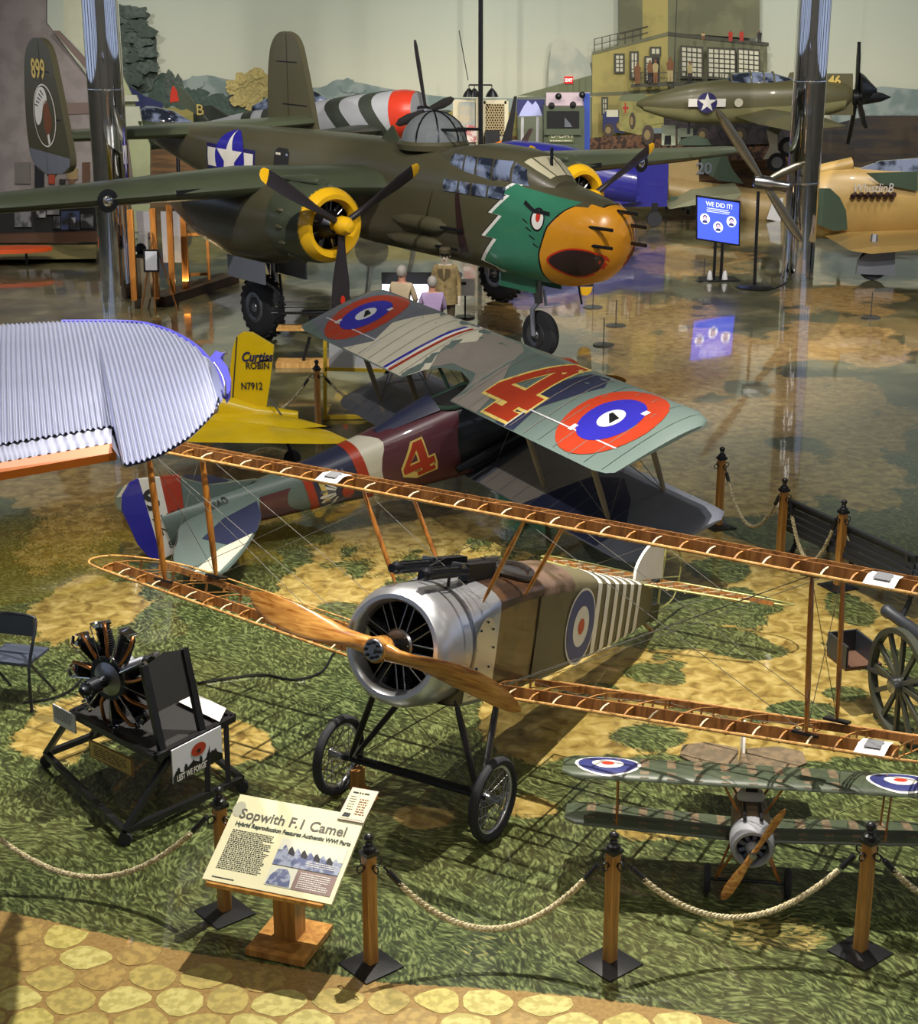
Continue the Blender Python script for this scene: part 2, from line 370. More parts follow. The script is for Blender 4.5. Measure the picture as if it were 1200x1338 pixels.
# painted flagstones of the path in the corner: each stone its own piece
stone_m = [M('flagstone_'+str(i), c, .4, kind='noise', col2=d, scale=14) for i, (c, d) in enumerate((('#b9ad63', '#a0944f'), ('#ab9a57', '#92844a'), ('#a58c50', '#8c7543'), ('#bdb470', '#a59a58')))]
rd = random.Random(3); seeds = []
for j in range(9):
    for i in range(16):
        seeds.append(((-3.55+i*.36+(.18 if j % 2 else 0)+rd.uniform(-.07, .07)), 8.75+j*.27+rd.uniform(-.06, .06)))
def clip_cell(c, others, r=.6):
    poly = [V((c[0]-r, c[1]-r)), V((c[0]+r, c[1]-r)), V((c[0]+r, c[1]+r)), V((c[0]-r, c[1]+r))]
    for o_ in others:
        if o_ is c or abs(o_[0]-c[0]) > 1 or abs(o_[1]-c[1]) > 1: continue
        mid = V(((o_[0]+c[0])/2, (o_[1]+c[1])/2)); nrm = V((o_[0]-c[0], o_[1]-c[1])); out = []
        for p, q in zip(poly, poly[1:]+poly[:1]):
            dp, dq = (p-mid).dot(nrm), (q-mid).dot(nrm)
            if dp <= 0: out.append(p)
            if dp*dq < 0: out.append(p+(q-p)*(dp/(dp-dq)))
        poly = out
        if len(poly) < 3: return None
    return poly
for s_ in seeds:
    if s_[1] > path_y(s_[0])-.10: continue
    poly = clip_cell(s_, seeds)
    if not poly: continue
    cx = sum(p.x for p in poly)/len(poly); cy = sum(p.y for p in poly)/len(poly)
    pl = []
    for p, q in zip(poly, poly[1:]+poly[:1]):
        if (q-p).length > .06: pl += [p.lerp(q, .22), p.lerp(q, .78)]
    if len(pl) < 4: continue
    pl = [(cx+(p.x-cx)*.91, min(cy+(p.y-cy)*.91, path_y(p.x)-.02)) for p in pl]
    B().prism(pl, .003, Matrix.Translation((0, 0, .0005))).make('paving_stone', rd.choice(stone_m), floor, False)
# ---------------------------------------------------------------- shell
m_wallp = M('wall_plaster', '#c4beb0', .8); m_ceil = M('ceiling_deck', '#a5a29c', .8)
def quad(name, vs, mat, label): 
    o = ob(name, vs, [(0, 1, 2, 3)], mat, None, False); return tag(o, label, name.split('_')[0], kind='structure')
quad('ceiling', [(-HX, -10, CEIL), (-HX, WALL_Y, CEIL), (HX, WALL_Y, CEIL), (HX, -10, CEIL)], m_ceil, 'grey deck of the hall roof')
def side_wall(name, x, label):
    """side wall: sill wall, lintel wall and piers with added openings between them for the columns to reflect"""
    w = B(); y0, y1 = -10.0, WALL_Y
    w.box((x, (y0+y1)/2, 1.75), (.3, y1-y0, 3.5)); w.box((x, (y0+y1)/2, (9.5+CEIL)/2), (.3, y1-y0, CEIL-9.5))
    for k in range(9): w.box((x, y0+1+k*7.75, 6.5), (.3, 2.0, 6.0))  # gaps between piers are added so daylight shows in the chrome columns
    o = w.make(name, m_wallp, None, False); tag(o, label, 'wall', kind='structure')
    for k in range(8):  # bars across the added openings
        yc = y0+1+(k+.5)*7.75
        for q in (-1.9, 0, 1.9): B().box((x, yc+q, 6.5), (.08, .08, 6.0)).make('mullion', m_darksteel, o)
        B().box((x, yc, 6.5), (.08, 5.75, .08)).make('transom', m_darksteel, o)
side_wall('wall_left', -HX, 'side wall beyond the left edge with window openings added for reflections'); side_wall('wall_right', HX, 'side wall beyond the right edge with window openings added for reflections')
quad('wall_front', [(-HX, -10, 0), (-HX, -10, CEIL), (HX, -10, CEIL), (HX, -10, 0)], m_wallp, 'plain wall behind the viewing balcony')
# the mural: hazy sky on the back wall, everything else painted flat on it
def mural_sky():
    m = bpy.data.materials.new('mural_sky'); m.use_nodes = True; nt = m.node_tree; N = nt.nodes; L = nt.links; b = N['Principled BSDF']; b.inputs['Roughness'].default_value = .75
    g = N.new('ShaderNodeNewGeometry'); s = N.new('ShaderNodeSeparateXYZ'); L.new(g.outputs['Position'], s.inputs[0])
    n = N.new('ShaderNodeTexNoise'); n.inputs['Scale'].default_value = .35; n.inputs['Detail'].default_value = 6; L.new(g.outputs['Position'], n.inputs['Vector'])
    a = N.new('ShaderNodeMath'); a.operation = 'MULTIPLY_ADD'; a.inputs[1].default_value = 2.2; L.new(n.outputs['Fac'], a.inputs[0]); L.new(s.outputs['Z'], a.inputs[2])
    mr = N.new('ShaderNodeMapRange'); mr.inputs[1].default_value = 1.5; mr.inputs[2].default_value = 9; L.new(a.outputs[0], mr.inputs[0])
    r = N.new('ShaderNodeValToRGB'); cr = r.color_ramp; cr.elements[0].position = 0; cr.elements[0].color = lin('#b3b6a4'); cr.elements[1].position = 1; cr.elements[1].color = lin('#9aa79c')
    e = cr.elements.new(.4); e.color = lin('#bdbfab'); L.new(mr.outputs[0], r.inputs['Fac']); L.new(r.outputs[0], b.inputs['Base Color']); return m
wall_back = quad('wall_back', [(-HX, WALL_Y, 0), (HX, WALL_Y, 0), (HX, WALL_Y, CEIL), (-HX, WALL_Y, CEIL)], mural_sky(), 'back wall with a hazy airfield mural')
_lay = [0]
def mural(name, pts, mat, smooth=0):
    """flat paint on the back wall: outline in photo pixels carried onto the wall plane"""
    _lay[0] += 1; off = .004*_lay[0]
    if smooth: pts = [tuple(p.xy) for p in smooth_poly([V((x, y, 0)) for x, y in pts], smooth)]
    q = [px(x, y, Y=WALL_Y-.005) for x, y in pts]; vs, fs = flat_mesh([[(p.x, p.z) for p in q]])
    return ob('painted_'+name, [(x, WALL_Y-.005-off, z) for x, z in vs], fs, mat, wall_back, False)
def rect(x0, y0, x1, y1): return [(x0, y1), (x1, y1), (x1, y0), (x0, y0)]
def blob(cx, cy, rx, ry, n=26, amp=.18, seed=1):
    rr = random.Random(seed); return [(cx+rx*(1+rr.uniform(-amp, amp))*math.cos(2*PI*k/n), cy+ry*(1+rr.uniform(-amp, amp))*math.sin(2*PI*k/n)) for k in range(n)]
mm_haze = M('mural_haze', '#9fa59a', .8, kind='noise', col2='#b4b5a4', scale=1.2); mm_hill = M('mural_hill', '#6f7f7c', .8, kind='noise', col2='#8a9590', scale=1.5)
mm_wood = M('mural_treeline', '#4d5f55', .8, col2='#2d3c35', scale=8); mm_dark = M('mural_dark_tree', '#2c342f', .8, col2='#5d6a60', scale=9)
mm_gold = M('mural_golden_tree', '#c9b778', .8, col2='#857741', scale=12); mm_field = M('mural_field', '#7d7c46', .8, kind='noise', col2='#93884e', scale=2, stretch=(.3, 1, 2))
mm_bld = M('mural_building', '#a3975a', .8, kind='noise', col2='#948a53', scale=1.2); mm_bld2 = M('mural_building_shade', '#6f7055', .8, kind='noise', col2='#63644c', scale=1.2)
mm_win = M('mural_window', '#c9c6b0', .8); mm_winb = M('mural_window_bars', '#4c4c40', .8); mm_blue = M('mural_blue', '#2f3560', .8); mm_roof = M('mural_roof', '#6d7458', .8)
mm_truck = M('mural_truck', '#8f8a52', .8, kind='noise', col2='#7a7646', scale=3); mm_tire = M('mural_tyre', '#4a3f38', .8); mm_hub = M('mural_hub', '#8d7b52', .8); mm_shade = M('mural_shade', '#262425', .8, kind='noise', col2='#3b3436', scale=4)
mm_rub = M('mural_rubble', '#6a4a34', .8, kind='noise', col2='#32251f', scale=8); mm_earth = M('mural_earth', '#5c4630', .8, kind='noise', col2='#7c5b38', scale=2.5, stretch=(.25, 1, 2)); mm_skin = M('mural_brown', '#7a5236', .8); mm_khaki = M('mural_khaki', '#a99a6c', .8); mm_red = M('mural_red', '#a8332a', .8)
mural('ground', [(-150, 260), (1350, 260), (1350, 168), (1000, 182), (770, 172), (640, 152), (430, 150), (100, 142), (-150, 140)], mm_earth)
mural('hill', [(150, 150), (150, 118), (200, 112), (240, 105), (270, 98), (300, 104), (380, 112), (420, 114), (440, 104), (470, 108), (520, 118), (600, 128), (700, 130), (700, 152)], mm_hill, 3)
mural('field', [(180, 178), (700, 178), (700, 146), (180, 140)], mm_field)
for k, (x, y, rx, ry, m_) in enumerate(((215, 118, 22, 22, mm_wood), (245, 128, 30, 14, mm_wood), (290, 138, 34, 14, mm_wood), (300, 116, 10, 10, mm_hill), (222, 108, 8, 16, mm_dark), (234, 112, 6, 14, mm_dark), (380, 134, 28, 14, mm_wood), (255, 108, 12, 9, mm_hill),
                                         (455, 112, 12, 9, mm_hill), (470, 116, 9, 7, mm_hill), (165, 72, 40, 52, mm_dark), (150, 40, 46, 40, mm_dark), (185, 96, 22, 24, mm_dark))):
    mural('foliage', blob(x, y, rx, ry, seed=k), m_, 2)
for k in range(26):
    a = k*2.4; r = (k/26)**.5; mural('foliage', blob(332+30*r*math.cos(a), 114+24*r*math.sin(a)+4*r, 9, 7, 14, .3, k+40), mm_gold if k % 3 else M('mural_golden_shade', '#8d8350', .8, col2='#b0a067', scale=12), 2)
for k in range(34):
    a = k*2.4; r = (k/34)**.5; mural('foliage', blob(162+40*r*math.cos(a), 62+58*r*math.sin(a), 13, 8, 14, .35, k+90), mm_dark if k % 2 else M('mural_dark_leaf', '#48544c', .8, col2='#333d36', scale=9), 2)
mural('tree_trunk', rect(345, 126, 349, 144), mm_dark)
mural('hangar', [(160, 158), (160, 104), (190, 124), (215, 134), (215, 158)], mm_blue)
mural('haze', [(720, 150), (720, 60), (740, 52), (760, 70), (772, 90), (772, 150)], mm_haze, 3)
mural('distant_hill', [(1085, 200), (1085, 130), (1110, 118), (1150, 112), (1220, 118), (1220, 200)], mm_hill)
mural('dark_ground', [(1060, 235), (1060, 168), (1130, 150), (1240, 150), (1240, 235)], M('mural_dusk', '#43382b', .8, kind='noise', col2='#2b2a2c', scale=1.5, stretch=(.3, 1, 2)))
# shed roof and the control tower building
mural('shed_wall', rect(676, 126, 773, 190), M('mural_shed', '#6c7360', .8)); mural('shed_roof', [(676, 124), (773, 124), (773, 97)], mm_roof)
for x in range(684, 772, 8): mural('seam', [(x, 124), (x+1, 124), (x+1, 97+(773-x)*27/97+1), (x, 97+(773-x)*27/97+1)], mm_bld2)
mural('tower_front', [(773, 200), (773, 70), (871, 44), (871, 200)], mm_bld); mural('tower_side', [(871, 200), (871, 44), (1000, 56), (1000, 200)], mm_bld2)
mural('tower_upper_storey', [(808, 60), (808, -60), (990, -60), (990, 50), (871, 42)], mm_bld2)
mural('tower_upper_wall', [(838, 53), (838, -60), (871, -60), (871, 43)], mm_bld)
mural('cornice', [(773, 124), (773, 120), (871, 116), (871, 121)], mm_bld2); mural('parapet', [(773, 71), (773, 67), (871, 41), (871, 46)], mm_bld2)
mural('parapet', [(871, 46), (871, 41), (1002, 55), (1002, 60)], mm_winb)
for k in range(7):
    x = 775+k*10; mural('rail_post', rect(x, 50-k*2.3, x+1.2, 67-k*2.6), mm_winb)
mural('rail', [(775, 51), (775, 50), (845, 33), (845, 34.5)], mm_winb); mural('rail', [(775, 59), (775, 58), (845, 41), (845, 42)], mm_winb)
def mwin(x0, y0, x1, y1, nx, ny, sk=0):
    mural('window_surround', [(x0-2, y1+2), (x1+2, y1+2+sk), (x1+2, y0-2+sk), (x0-2, y0-2)], mm_winb)
    for i in range(nx):
        for j in range(ny):
            xa = x0+(x1-x0)*i/nx+.7; xb = x0+(x1-x0)*(i+1)/nx-.7; ya = y0+(y1-y0)*j/ny+.7; yb = y0+(y1-y0)*(j+1)/ny-.7; s0 = sk*i/nx; s1 = sk*(i+1)/nx
            mural('window_pane', [(xa, yb+s0), (xb, yb+s1), (xb, ya+s1), (xa, ya+s0)], mm_win)
mwin(803, 71, 813, 93, 2, 4); mwin(823, 68, 831, 100, 2, 3); mwin(849, 62, 860, 70, 2, 1); mwin(842, 74, 858, 104, 2, 4); mwin(888, 60, 914, 98, 4, 6, 2); mwin(922, 62, 956, 99, 5, 6, 2); mwin(960, 63, 986, 100, 4, 6, 2); mwin(785, 126, 790, 146, 2, 3)
mural('doorway', rect(849, 73, 858, 104), mm_shade)
mural('balcony_slab', [(821, 112), (821, 108), (868, 104), (1000, 106), (1000, 112), (868, 110)], mm_winb)
for k in range(16):
    x = 822+k*11.5; mural('balcony_post', rect(x, 92, x+1, 108), mm_winb)
mural('balcony_rail', rect(821, 92, 1000, 93.2), mm_winb); mural('balcony_rail', rect(821, 99, 1000, 100), mm_winb)
def mperson(x, y0, y1, top, low, w=7):
    h = y1-y0; mural('figure_legs', [(x-w*.35, y1), (x-w*.05, y1), (x, y0+h*.6), (x+w*.05, y1), (x+w*.4, y1), (x+w*.42, y0+h*.5), (x-w*.42, y0+h*.5)], low)
    mural('figure_body', [(x-w*.42, y0+h*.55), (x+w*.42, y0+h*.55), (x+w*.55, y0+h*.25), (x+w*.2, y0+h*.16), (x-w*.2, y0+h*.16), (x-w*.55, y0+h*.25)], top)
    mural('figure_head', circ(x, y0+h*.09, w*.22, h*.085, 10), mm_skin)
for a in ((829, 79, 107, mm_skin, mm_skin, 8), (845, 76, 106, mm_skin, mm_shade, 7), (852, 75, 106, mm_khaki, mm_skin, 7), (871, 72, 104, mm_skin, mm_khaki, 9), (896, 77, 106, mm_khaki, mm_shade, 7), (913, 40, 50, mm_khaki, mm_skin, 5), (948, 38, 52, mm_red, mm_red, 6), (962, 38, 52, mm_red, mm_red, 6), (985, 38, 54, mm_shade, mm_shade, 6)): mperson(*a)
# vehicles
def mwheel(x, y, r, rx=None):
    rx = rx or r*.8; mural('tyre', circ(x, y, rx, r, 20), mm_tire); mural('wheel_hub', circ(x-1, y, rx*.5, r*.5, 14), mm_hub)
mural('road', [(765, 205), (765, 176), (900, 166), (1040, 160), (1040, 205)], mm_rub)
mural('jeep', [(784, 168), (784, 146), (790, 140), (806, 140), (808, 150), (812, 152), (812, 170)], mm_blue); mural('jeep_windscreen', rect(789, 140, 804, 149), mm_win); mwheel(792, 166, 9); mwheel(806, 160, 7)
mural('ambulance_body', [(805, 166), (805, 128), (810, 122), (830, 120), (842, 128), (842, 140), (856, 146), (862, 158), (858, 170), (830, 172)], mm_truck); mural('ambulance_roof', [(804, 128), (808, 121), (832, 119), (842, 122), (842, 130)], mm_roof)
mural('cross', rect(812, 131, 814, 144), mm_red); mural('cross', rect(810, 136, 817, 139), mm_red); mwheel(822, 154, 11, 4); mural('bonnet', [(835, 150), (862, 146), (866, 156), (838, 160)], mm_truck); mural('bumper', rect(846, 163, 866, 170), M('mural_bumper', '#6d7c80', .8)); mwheel(842, 172, 13, 8)
mural('dark_lorry', [(862, 168), (862, 146), (880, 150), (1030, 152), (1030, 182), (900, 186), (880, 176)], mm_shade)
for x in (885, 912, 960, 1000): mwheel(x, 172, 10, 8)
# ================================================================ the uncovered rotary-engined biplane
def rod(name, a, b, r, mat, parent, n=6, flat=1.0, up=(0, 0, 1)): return B().tube([a, b], r, n, flat, up).make(name, mat, parent)
def streamline(name, a, b, w, t, mat, parent, ax=(1, 0, 0)):
    """interplane strut: long oval section, tapered to the ends, wide along ax"""
    a, b = V(a), V(b); d = (b-a).normalized(); p = (V(ax)-d*V(ax).dot(d)).normalized(); q = d.cross(p); rings = []
    for s, k in ((0, .45), (.08, .8), (.3, 1), (.7, 1), (.92, .8), (1, .45)):
        c = a.lerp(b, s); rings.append([c+p*math.cos(u)*w/2*k+q*math.sin(u)*t/2*k for u in (2*PI*i/10 for i in range(10))])
    return B().loft(rings).make(name, mat, parent)
def spoked_wheel(parent, c, r, tyre, axis='Y', spokes=True):
    """wire wheel standing in the XZ plane at c: tyre, rim, hub, spokes"""
    w = ob('wheel', [(0, 0, 0)], [], None, parent); bpy.data.objects.remove(w)
    def ringm(R0, rr, n=40, k=10):
        b = B(); rings = [[V(c)+V(((R0+rr*math.cos(v))*math.cos(u), rr*1.1*math.sin(v), (R0+rr*math.cos(v))*math.sin(u))) for v in (2*PI*j/k for j in range(k))] for u in (2*PI*i/n for i in range(n+1))]
        return b.loft(rings, False)
    t = ringm(r-tyre, tyre).make('tyre', m_rubber, parent)
    ringm(r-tyre*2, tyre*.42).make('rim', m_alu, t)
    B().lathe([(-.09, .03), (-.08, .045), (-.05, .03), (.05, .03), (.08, .045), (.09, .03)], 12, Matrix.Translation(V(c)) @ Matrix.Rotation(PI/2, 4, 'Z')).make('hub', m_steel, t)
    if spokes:
        b = B(); n = 36
        for i in range(n):
            u = 2*PI*i/n; s = 1 if i % 2 else -1; v = u+(.5 if (i//2) % 2 else -.5)
            b.tube([V(c)+V((.04*math.cos(v), s*.075, .04*math.sin(v))), V(c)+V(((r-2*tyre)*math.cos(u), 0, (r-2*tyre)*math.sin(u)))], .0035, 4)
        b.make('spokes', m_steel, t)
    return t
m_prop = M('laminated_walnut', '#d09a50', .25, kind='wood', col2='#8a531f', scale=7, coat=.6, stretch=(3, .35, 3))
m_strut = M('varnished_strut', '#b9782c', .3, kind='wood', col2='#7c4715', scale=11, coat=.5)
m_rib = M('rib_wood', '#c08a4a', .45, kind='wood', col2='#8f5c2a', scale=10); m_cap = M('pale_cap_strip', '#e3cfa8', .5)
m_ply = M('varnished_ply', '#4e3520', .34, kind='noise', col2='#2b1b0f', scale=3.5, coat=.25); m_olive = M('olive_fabric', '#6a6348', .6, scale=2); m_deck = M('tea_brown_deck', '#6f5a4c', .35, kind='noise', col2='#51422f', scale=5)
m_stripe = M('white_band', '#e9e7df', .55); m_rblue = M('roundel_blue', '#3c4a86', .5); m_rred = M('roundel_red', '#c2482a', .5)
CA = (-.597, -1.143); CW = (-.372, 12.151)
camel = thing('biplane', 'wood-framed biplane with uncovered wings, silver cowl and wooden propeller', 'airplane', (CW[0], CW[1], .35), (0, -.2555, -2.117))
# ---- cowl and engine
cw = B().lathe([(-.13, .352), (-.02, .362), (.012, .385), (.012, .42), (-.04, .466), (-.12, .492), (-.30, .5), (-.47, .5)], 56, caps=False).make('cowl', m_alu, camel)
B().lathe([(-.455, .503), (-.43, .507), (-.405, .503)], 56, caps=False).make('cowl_band', m_steel, cw)
B().lathe([(-.40, .01), (-.40, .48)], 40, caps=False).make('firewall', m_blackmatt, camel)
eng = B().lathe([(-.34, .14), (-.34, .15), (-.14, .15), (-.10, .13), (-.07, .06), (.02, .055), (.14, .05)], 28).make('rotary_engine', m_darksteel, camel)
B().lathe([(-.085, .125), (-.07, .14), (-.055, .125)], 28).make('timing_ring', m_steel, eng)
for k in range(9):
    t = 2*PI*k/9+.18; mx = Matrix.Rotation(t, 4, 'X') @ Matrix.Translation((-.22, 0, 0)) @ Matrix.Rotation(PI/2, 4, 'Y') @ Matrix.Rotation(PI, 4, 'X')
    prof = [(.12, .055)]
    for j in range(12): prof += [(.15+j*.02, .066), (.158+j*.02, .054)]
    B().lathe(prof+[(.40, .06), (.43, .04)], 14, mx).make('cylinder', m_darksteel, eng)
    b = B()
    for s in (-.035, .035):
        rv = lambda r_, x_: Matrix.Rotation(t, 4, 'X') @ V((x_, s, -r_))
        b.tube([rv(.12, -.09), rv(.42, -.12)], .006, 6)
    b.make('pushrod', m_steel, eng)
    B().ball(Matrix.Rotation(t+.2, 4, 'X') @ V((-.065, 0, -.105)), .014, 8).make('bolt', m_steel, eng)
# ---- propeller
pr = B().lathe([(.12, .10), (.13, .105), (.25, .105), (.262, .09), (.262, .01)], 24).make('propeller', m_prop, camel)
b = B(); da = -.115; dirv = V((0, math.cos(da), math.sin(da))); perp = V((0, -math.sin(da), math.cos(da)))
for sg in (1, -1):
    rings = []
    for s, w, t, tw, sw in ((0, .15, .13, .2, 0), (.10, .15, .12, .35, 0), (.2, .145, .09, .75, 0), (.35, .17, .065, .80, .01), (.5, .21, .048, .62, .02), (.7, .24, .034, .48, .025), (.9, .245, .024, .40, .02), (1.05, .225, .018, .35, .005), (1.18, .17, .014, .31, -.015), (1.26, .10, .01, .29, -.03), (1.30, .03, .006, .28, -.04)):
        c = V((.195, 0, 0))+dirv*sg*s+perp*sg*sw; e = perp*sg*math.cos(tw)+V((1, 0, 0))*math.sin(tw); g = V((1, 0, 0))*math.cos(tw)-perp*sg*math.sin(tw)
        rings.append([c+e*math.cos(u)*w/2+g*math.sin(u)*t/2 for u in (2*PI*i/16 for i in range(16))])
    b.loft(rings if sg > 0 else [r[::-1] for r in rings])
b.make('blade', m_prop, pr)
hb = B().lathe([(.25, .088), (.272, .088), (.28, .08), (.28, .03), (.31, .028), (.31, .001)], 24).make('hub_plate', m_steel, pr)
for k in range(8):
    u = 2*PI*k/8; B().lathe([(.27, .012), (.298, .012), (.3, .004)], 8, Matrix.Translation((0, .06*math.cos(u), .06*math.sin(u)))).make('hub_bolt', m_darksteel, hb)
# ---- fuselage sections
ST = [(-.40, .45, .45, .10, .49), (-.85, .45, .45, .34, .52), (-1.3, .42, .43, .39, .54), (-1.75, .40, .42, .40, .56), (-2.4, .35, .38, .39, .575), (-3.0, .30, .33, .37, .49), (-3.5, .26, .29, .335, .415), (-4.4, .17, .205, .27, .30), (-4.95, .05, .15, .24, .25)]
def fsec(x, grow=0.0):
    for a, c in zip(ST, ST[1:]):
        if a[0] >= x >= c[0]: t = (x-a[0])/(c[0]-a[0]); w, d, s, u = (a[i]+(c[i]-a[i])*t for i in (1, 2, 3, 4)); break
    else: w, d, s, u = ST[-1][1:]
    w += grow; d += grow; u += grow
    half = [(w*.0, -d), (w*.6, -d), (w*.92, -d+.015), (w, -d+.06), (w*1.01, (s-d)/2), (w, s-.03)]+[(w*math.cos(q*PI/16), s+(u-s)*math.sin(q*PI/16)) for q in range(1, 9)]
    return [V((x, y, z)) for y, z in half]+[V((x, -y, z)) for y, z in half[-2:0:-1]]
def fpart(name, x0, x1, mat, grow=0, n=6, sel=None, caps=False, parent=None):
    rings = [fsec(x, grow) for x in frange(x0, x1, n)]
    if sel: rings = [[r[i % len(r)] for i in sel] for r in rings]
    return B().loft(rings, caps, closed=not sel).make(name, mat, parent or camel, sharp=30)
fus = fpart('fuselage', -.45, -4.93, m_olive, 0, 24, caps=True)
SIDEL = list(range(2, 6)); SIDER = [26-i for i in SIDEL]; DECK = list(range(5, 22))
for sel in (SIDEL, SIDER): fpart('ply_panel', -.86, -1.62, m_ply, .004, 5, sel if sel is SIDEL else sel[::-1])
for sel in (list(range(0, 14)), [26-i for i in range(0, 14)][::-1]): fpart('engine_side_panel', -.42, -.87, m_alu, .006, 5, sel)
fpart('ply_coaming', -.86, -1.72, m_ply, .003, 6, DECK); fpart('fabric_deck', -1.72, -2.42, m_deck, .003, 5, DECK)
for s in (1, -1):   # inspection cover with its fasteners
    cv = decal('access_cover', circ(-.66, .02, .17, .26, 26), lambda x, z: V((x, s*(.462), z)), m_alu, camel)
    for u in range(8): B().ball((-.66+.14*math.cos(u*PI/4), s*.466, .02+.22*math.sin(u*PI/4)), .011, 8).make('fastener', m_darksteel, cv)
    decal('olive_panel', [(-1.63, -.36), (-2.28, -.34), (-2.28, .375), (-1.63, .38)], lambda x, z: V((x, s*(.402+(x+1.75)*.077+.012), z)), m_olive, camel)
    for nm, r0, mt, of in (('roundel_ring', .36, m_stripe, .014), ('roundel', .335, m_rblue, .017), ('roundel', .19, m_stripe, .02), ('roundel', .075, m_rred, .023)):
        decal(nm, circ(-2.66, .02, r0, r0, 40), lambda x, z: V((x, s*(.329+(x+2.66)*.083+of), z)), mt, camel)
for k in range(6):
    x0 = -3.02-k*.235; fpart('white_stripe', x0, x0-.105, m_stripe, .006, 3, list(range(2, 25)))
# dark patch painted for the shaded cockpit, padded coaming, windscreen
decal('cockpit_dark_patch', circ(-1.52, 0, .27, .27, 28), lambda x, y: V((x, y, .555-.55*y*y+.012)), m_blackmatt, camel)
B().tube([V((-1.55+.29*math.cos(u), .31*math.sin(u), .575-.6*(.31*math.sin(u))**2)) for u in frange(-PI, PI, 25)], .035, 8).make('padded_coaming', M('black_leather', '#2b2522', .35), camel)
B().add([(-1.15, -.2, .56), (-1.15, .2, .56), (-1.28, .17, .80), (-1.28, -.17, .80)], [(0, 1, 2, 3)]).make('windscreen', m_glass, camel, False)
# ---- guns
for s in (1, -1):
    g = B().lathe([(.0, .018), (.0, .034), (-.05, .036), (-.06, .05), (-.10, .052), (-.11, .044), (-.62, .044), (-.63, .05), (-.68, .05)], 16, Matrix.Translation((-.06, s*.14, .60))).make('machine_gun', m_darksteel, camel)
    B().box((-.95, s*.14, .585), (.46, .085, .14)).make('receiver', m_darksteel, g)
    b = B()
    for k in range(8):
        u = 2*PI*k/8; b.bar((-.18, s*.14+.046*math.cos(u), .60+.046*math.sin(u)), (-.62, s*.14+.046*math.cos(u), .60+.046*math.sin(u)), .009, .009)
    b.make('jacket_ribs', m_black, g); B().box((-.62, s*.14, .65), (.05, .1, .04)).make('feed_block', m_steel, g)
    rod('gun_mount', (-.5, s*.14, .56), (-.5, s*.14, .47), .015, m_darksteel, g)
# ---- wings: leading edge, spars, trailing edge, ribs, riblets, tip bow
CH = 1.37
def rib_mesh(nose=False):
    b = B(); pts = [(x, z*.72*CH) for x, z in AF]; cut = 0.14
    top = [(-x*CH, z-.035*x*CH) for x, z in pts]; bot = [(-x*CH, -.012-.035*x*CH) for x, _ in pts]
    if nose: top = [p for p in top if p[0] >= -cut*CH]; bot = bot[:len(top)]
    for ln in (top, bot):
        for (xa, za), (xb, zb) in zip(ln, ln[1:]): b.bar((xa, 0, za), (xb, 0, zb), .014, .007)
    if not nose:
        for f in (2, 3, 4, 5, 6, 7): b.bar((top[f][0], 0, top[f][1]), (bot[f][0], 0, bot[f][1]), .008, .03, up=(1, 0, 0))
        b.add([(top[i][0], y, top[i][1]) for y in (-.002, .002) for i in range(4)]+[(bot[i][0], y, bot[i][1]) for y in (-.002, .002) for i in range(4)], [(0, 1, 9, 8), (1, 2, 10, 9), (2, 3, 11, 10)])
    me_o = b.make('rib', m_cap if nose else m_rib, None); me = me_o.data; bpy.data.objects.remove(me_o); return me
me_rib, me_nose = rib_mesh(), rib_mesh(True)
def skeleton_wing(y0, y1, le, dih, name):
    """le = (x, z at y = 0); spars run from y0 to y1"""
    sg = 1 if y1 > y0 else -1; zt = lambda y: le[1]+dih*abs(y); P = lambda x, y, z=0: V((le[0]+x, y, zt(y)+z)); ye = y1-sg*.42
    w = B().tube([P(0, y0, .003), P(0, ye, .003)], .013, 8).make(name, m_ash, camel)      # leading edge carries the panel
    B().bar(P(-.165, y0, .032), P(-.165, ye, .032), .03, .085).make('front_spar', m_spruce, w); B().bar(P(-.915, y0, .0), P(-.915, ye, .0), .028, .06).make('rear_spar', m_spruce, w)
    B().tube([P(-CH, y0, -.045), P(-CH, y1-sg*.62, -.045)], .008, 6).make('trailing_edge', m_ash, w)
    B().tube(smooth_poly([P(0, ye, .003), P(-.06, y1-sg*.2, .003), P(-.28, y1-sg*.05, .002), P(-.6, y1, 0), P(-.95, y1-sg*.06, -.02), P(-1.24, y1-sg*.26, -.035), P(-CH, y1-sg*.62, -.045)], 5, False), .011, 8).make('wing_tip_bow', m_ash, w)
    n = max(2, round(abs(ye-y0)/.42))
    for i in range(n+1):
        y = y0+(ye-y0)*i/n; r = bpy.data.objects.new('rib', me_rib); C.objects.link(r); r.parent = w; r.location = P(0, y)
        if i < n:
            y = y0+(ye-y0)*(i+.5)/n; r = bpy.data.objects.new('nose_riblet', me_nose); C.objects.link(r); r.parent = w; r.location = P(0, y)
    # drag wires and spar fittings
    for i in range(0, n-2, 3):
        ya, yb = y0+(ye-y0)*i/n, y0+(ye-y0)*(i+3)/n
        for a_, b_ in ((ya, yb), (yb, ya)): rod('drag_wire', P(-.18, a_, .02), P(-.90, b_, .0), .003, m_wire, w, 4)
    return w, P
UP, LO = (-.295, 1.14), (-.751, -.405); DI = .081
uwL, PU = skeleton_wing(.0, 4.27, UP, 0, 'upper_wing_frame'); uwR, _ = skeleton_wing(.0, -4.27, UP, 0, 'upper_wing_frame')
lwL, PL = skeleton_wing(.46, 4.2, LO, DI, 'lower_wing_frame'); lwR, _ = skeleton_wing(-.46, -4.15, LO, DI, 'lower_wing_frame')
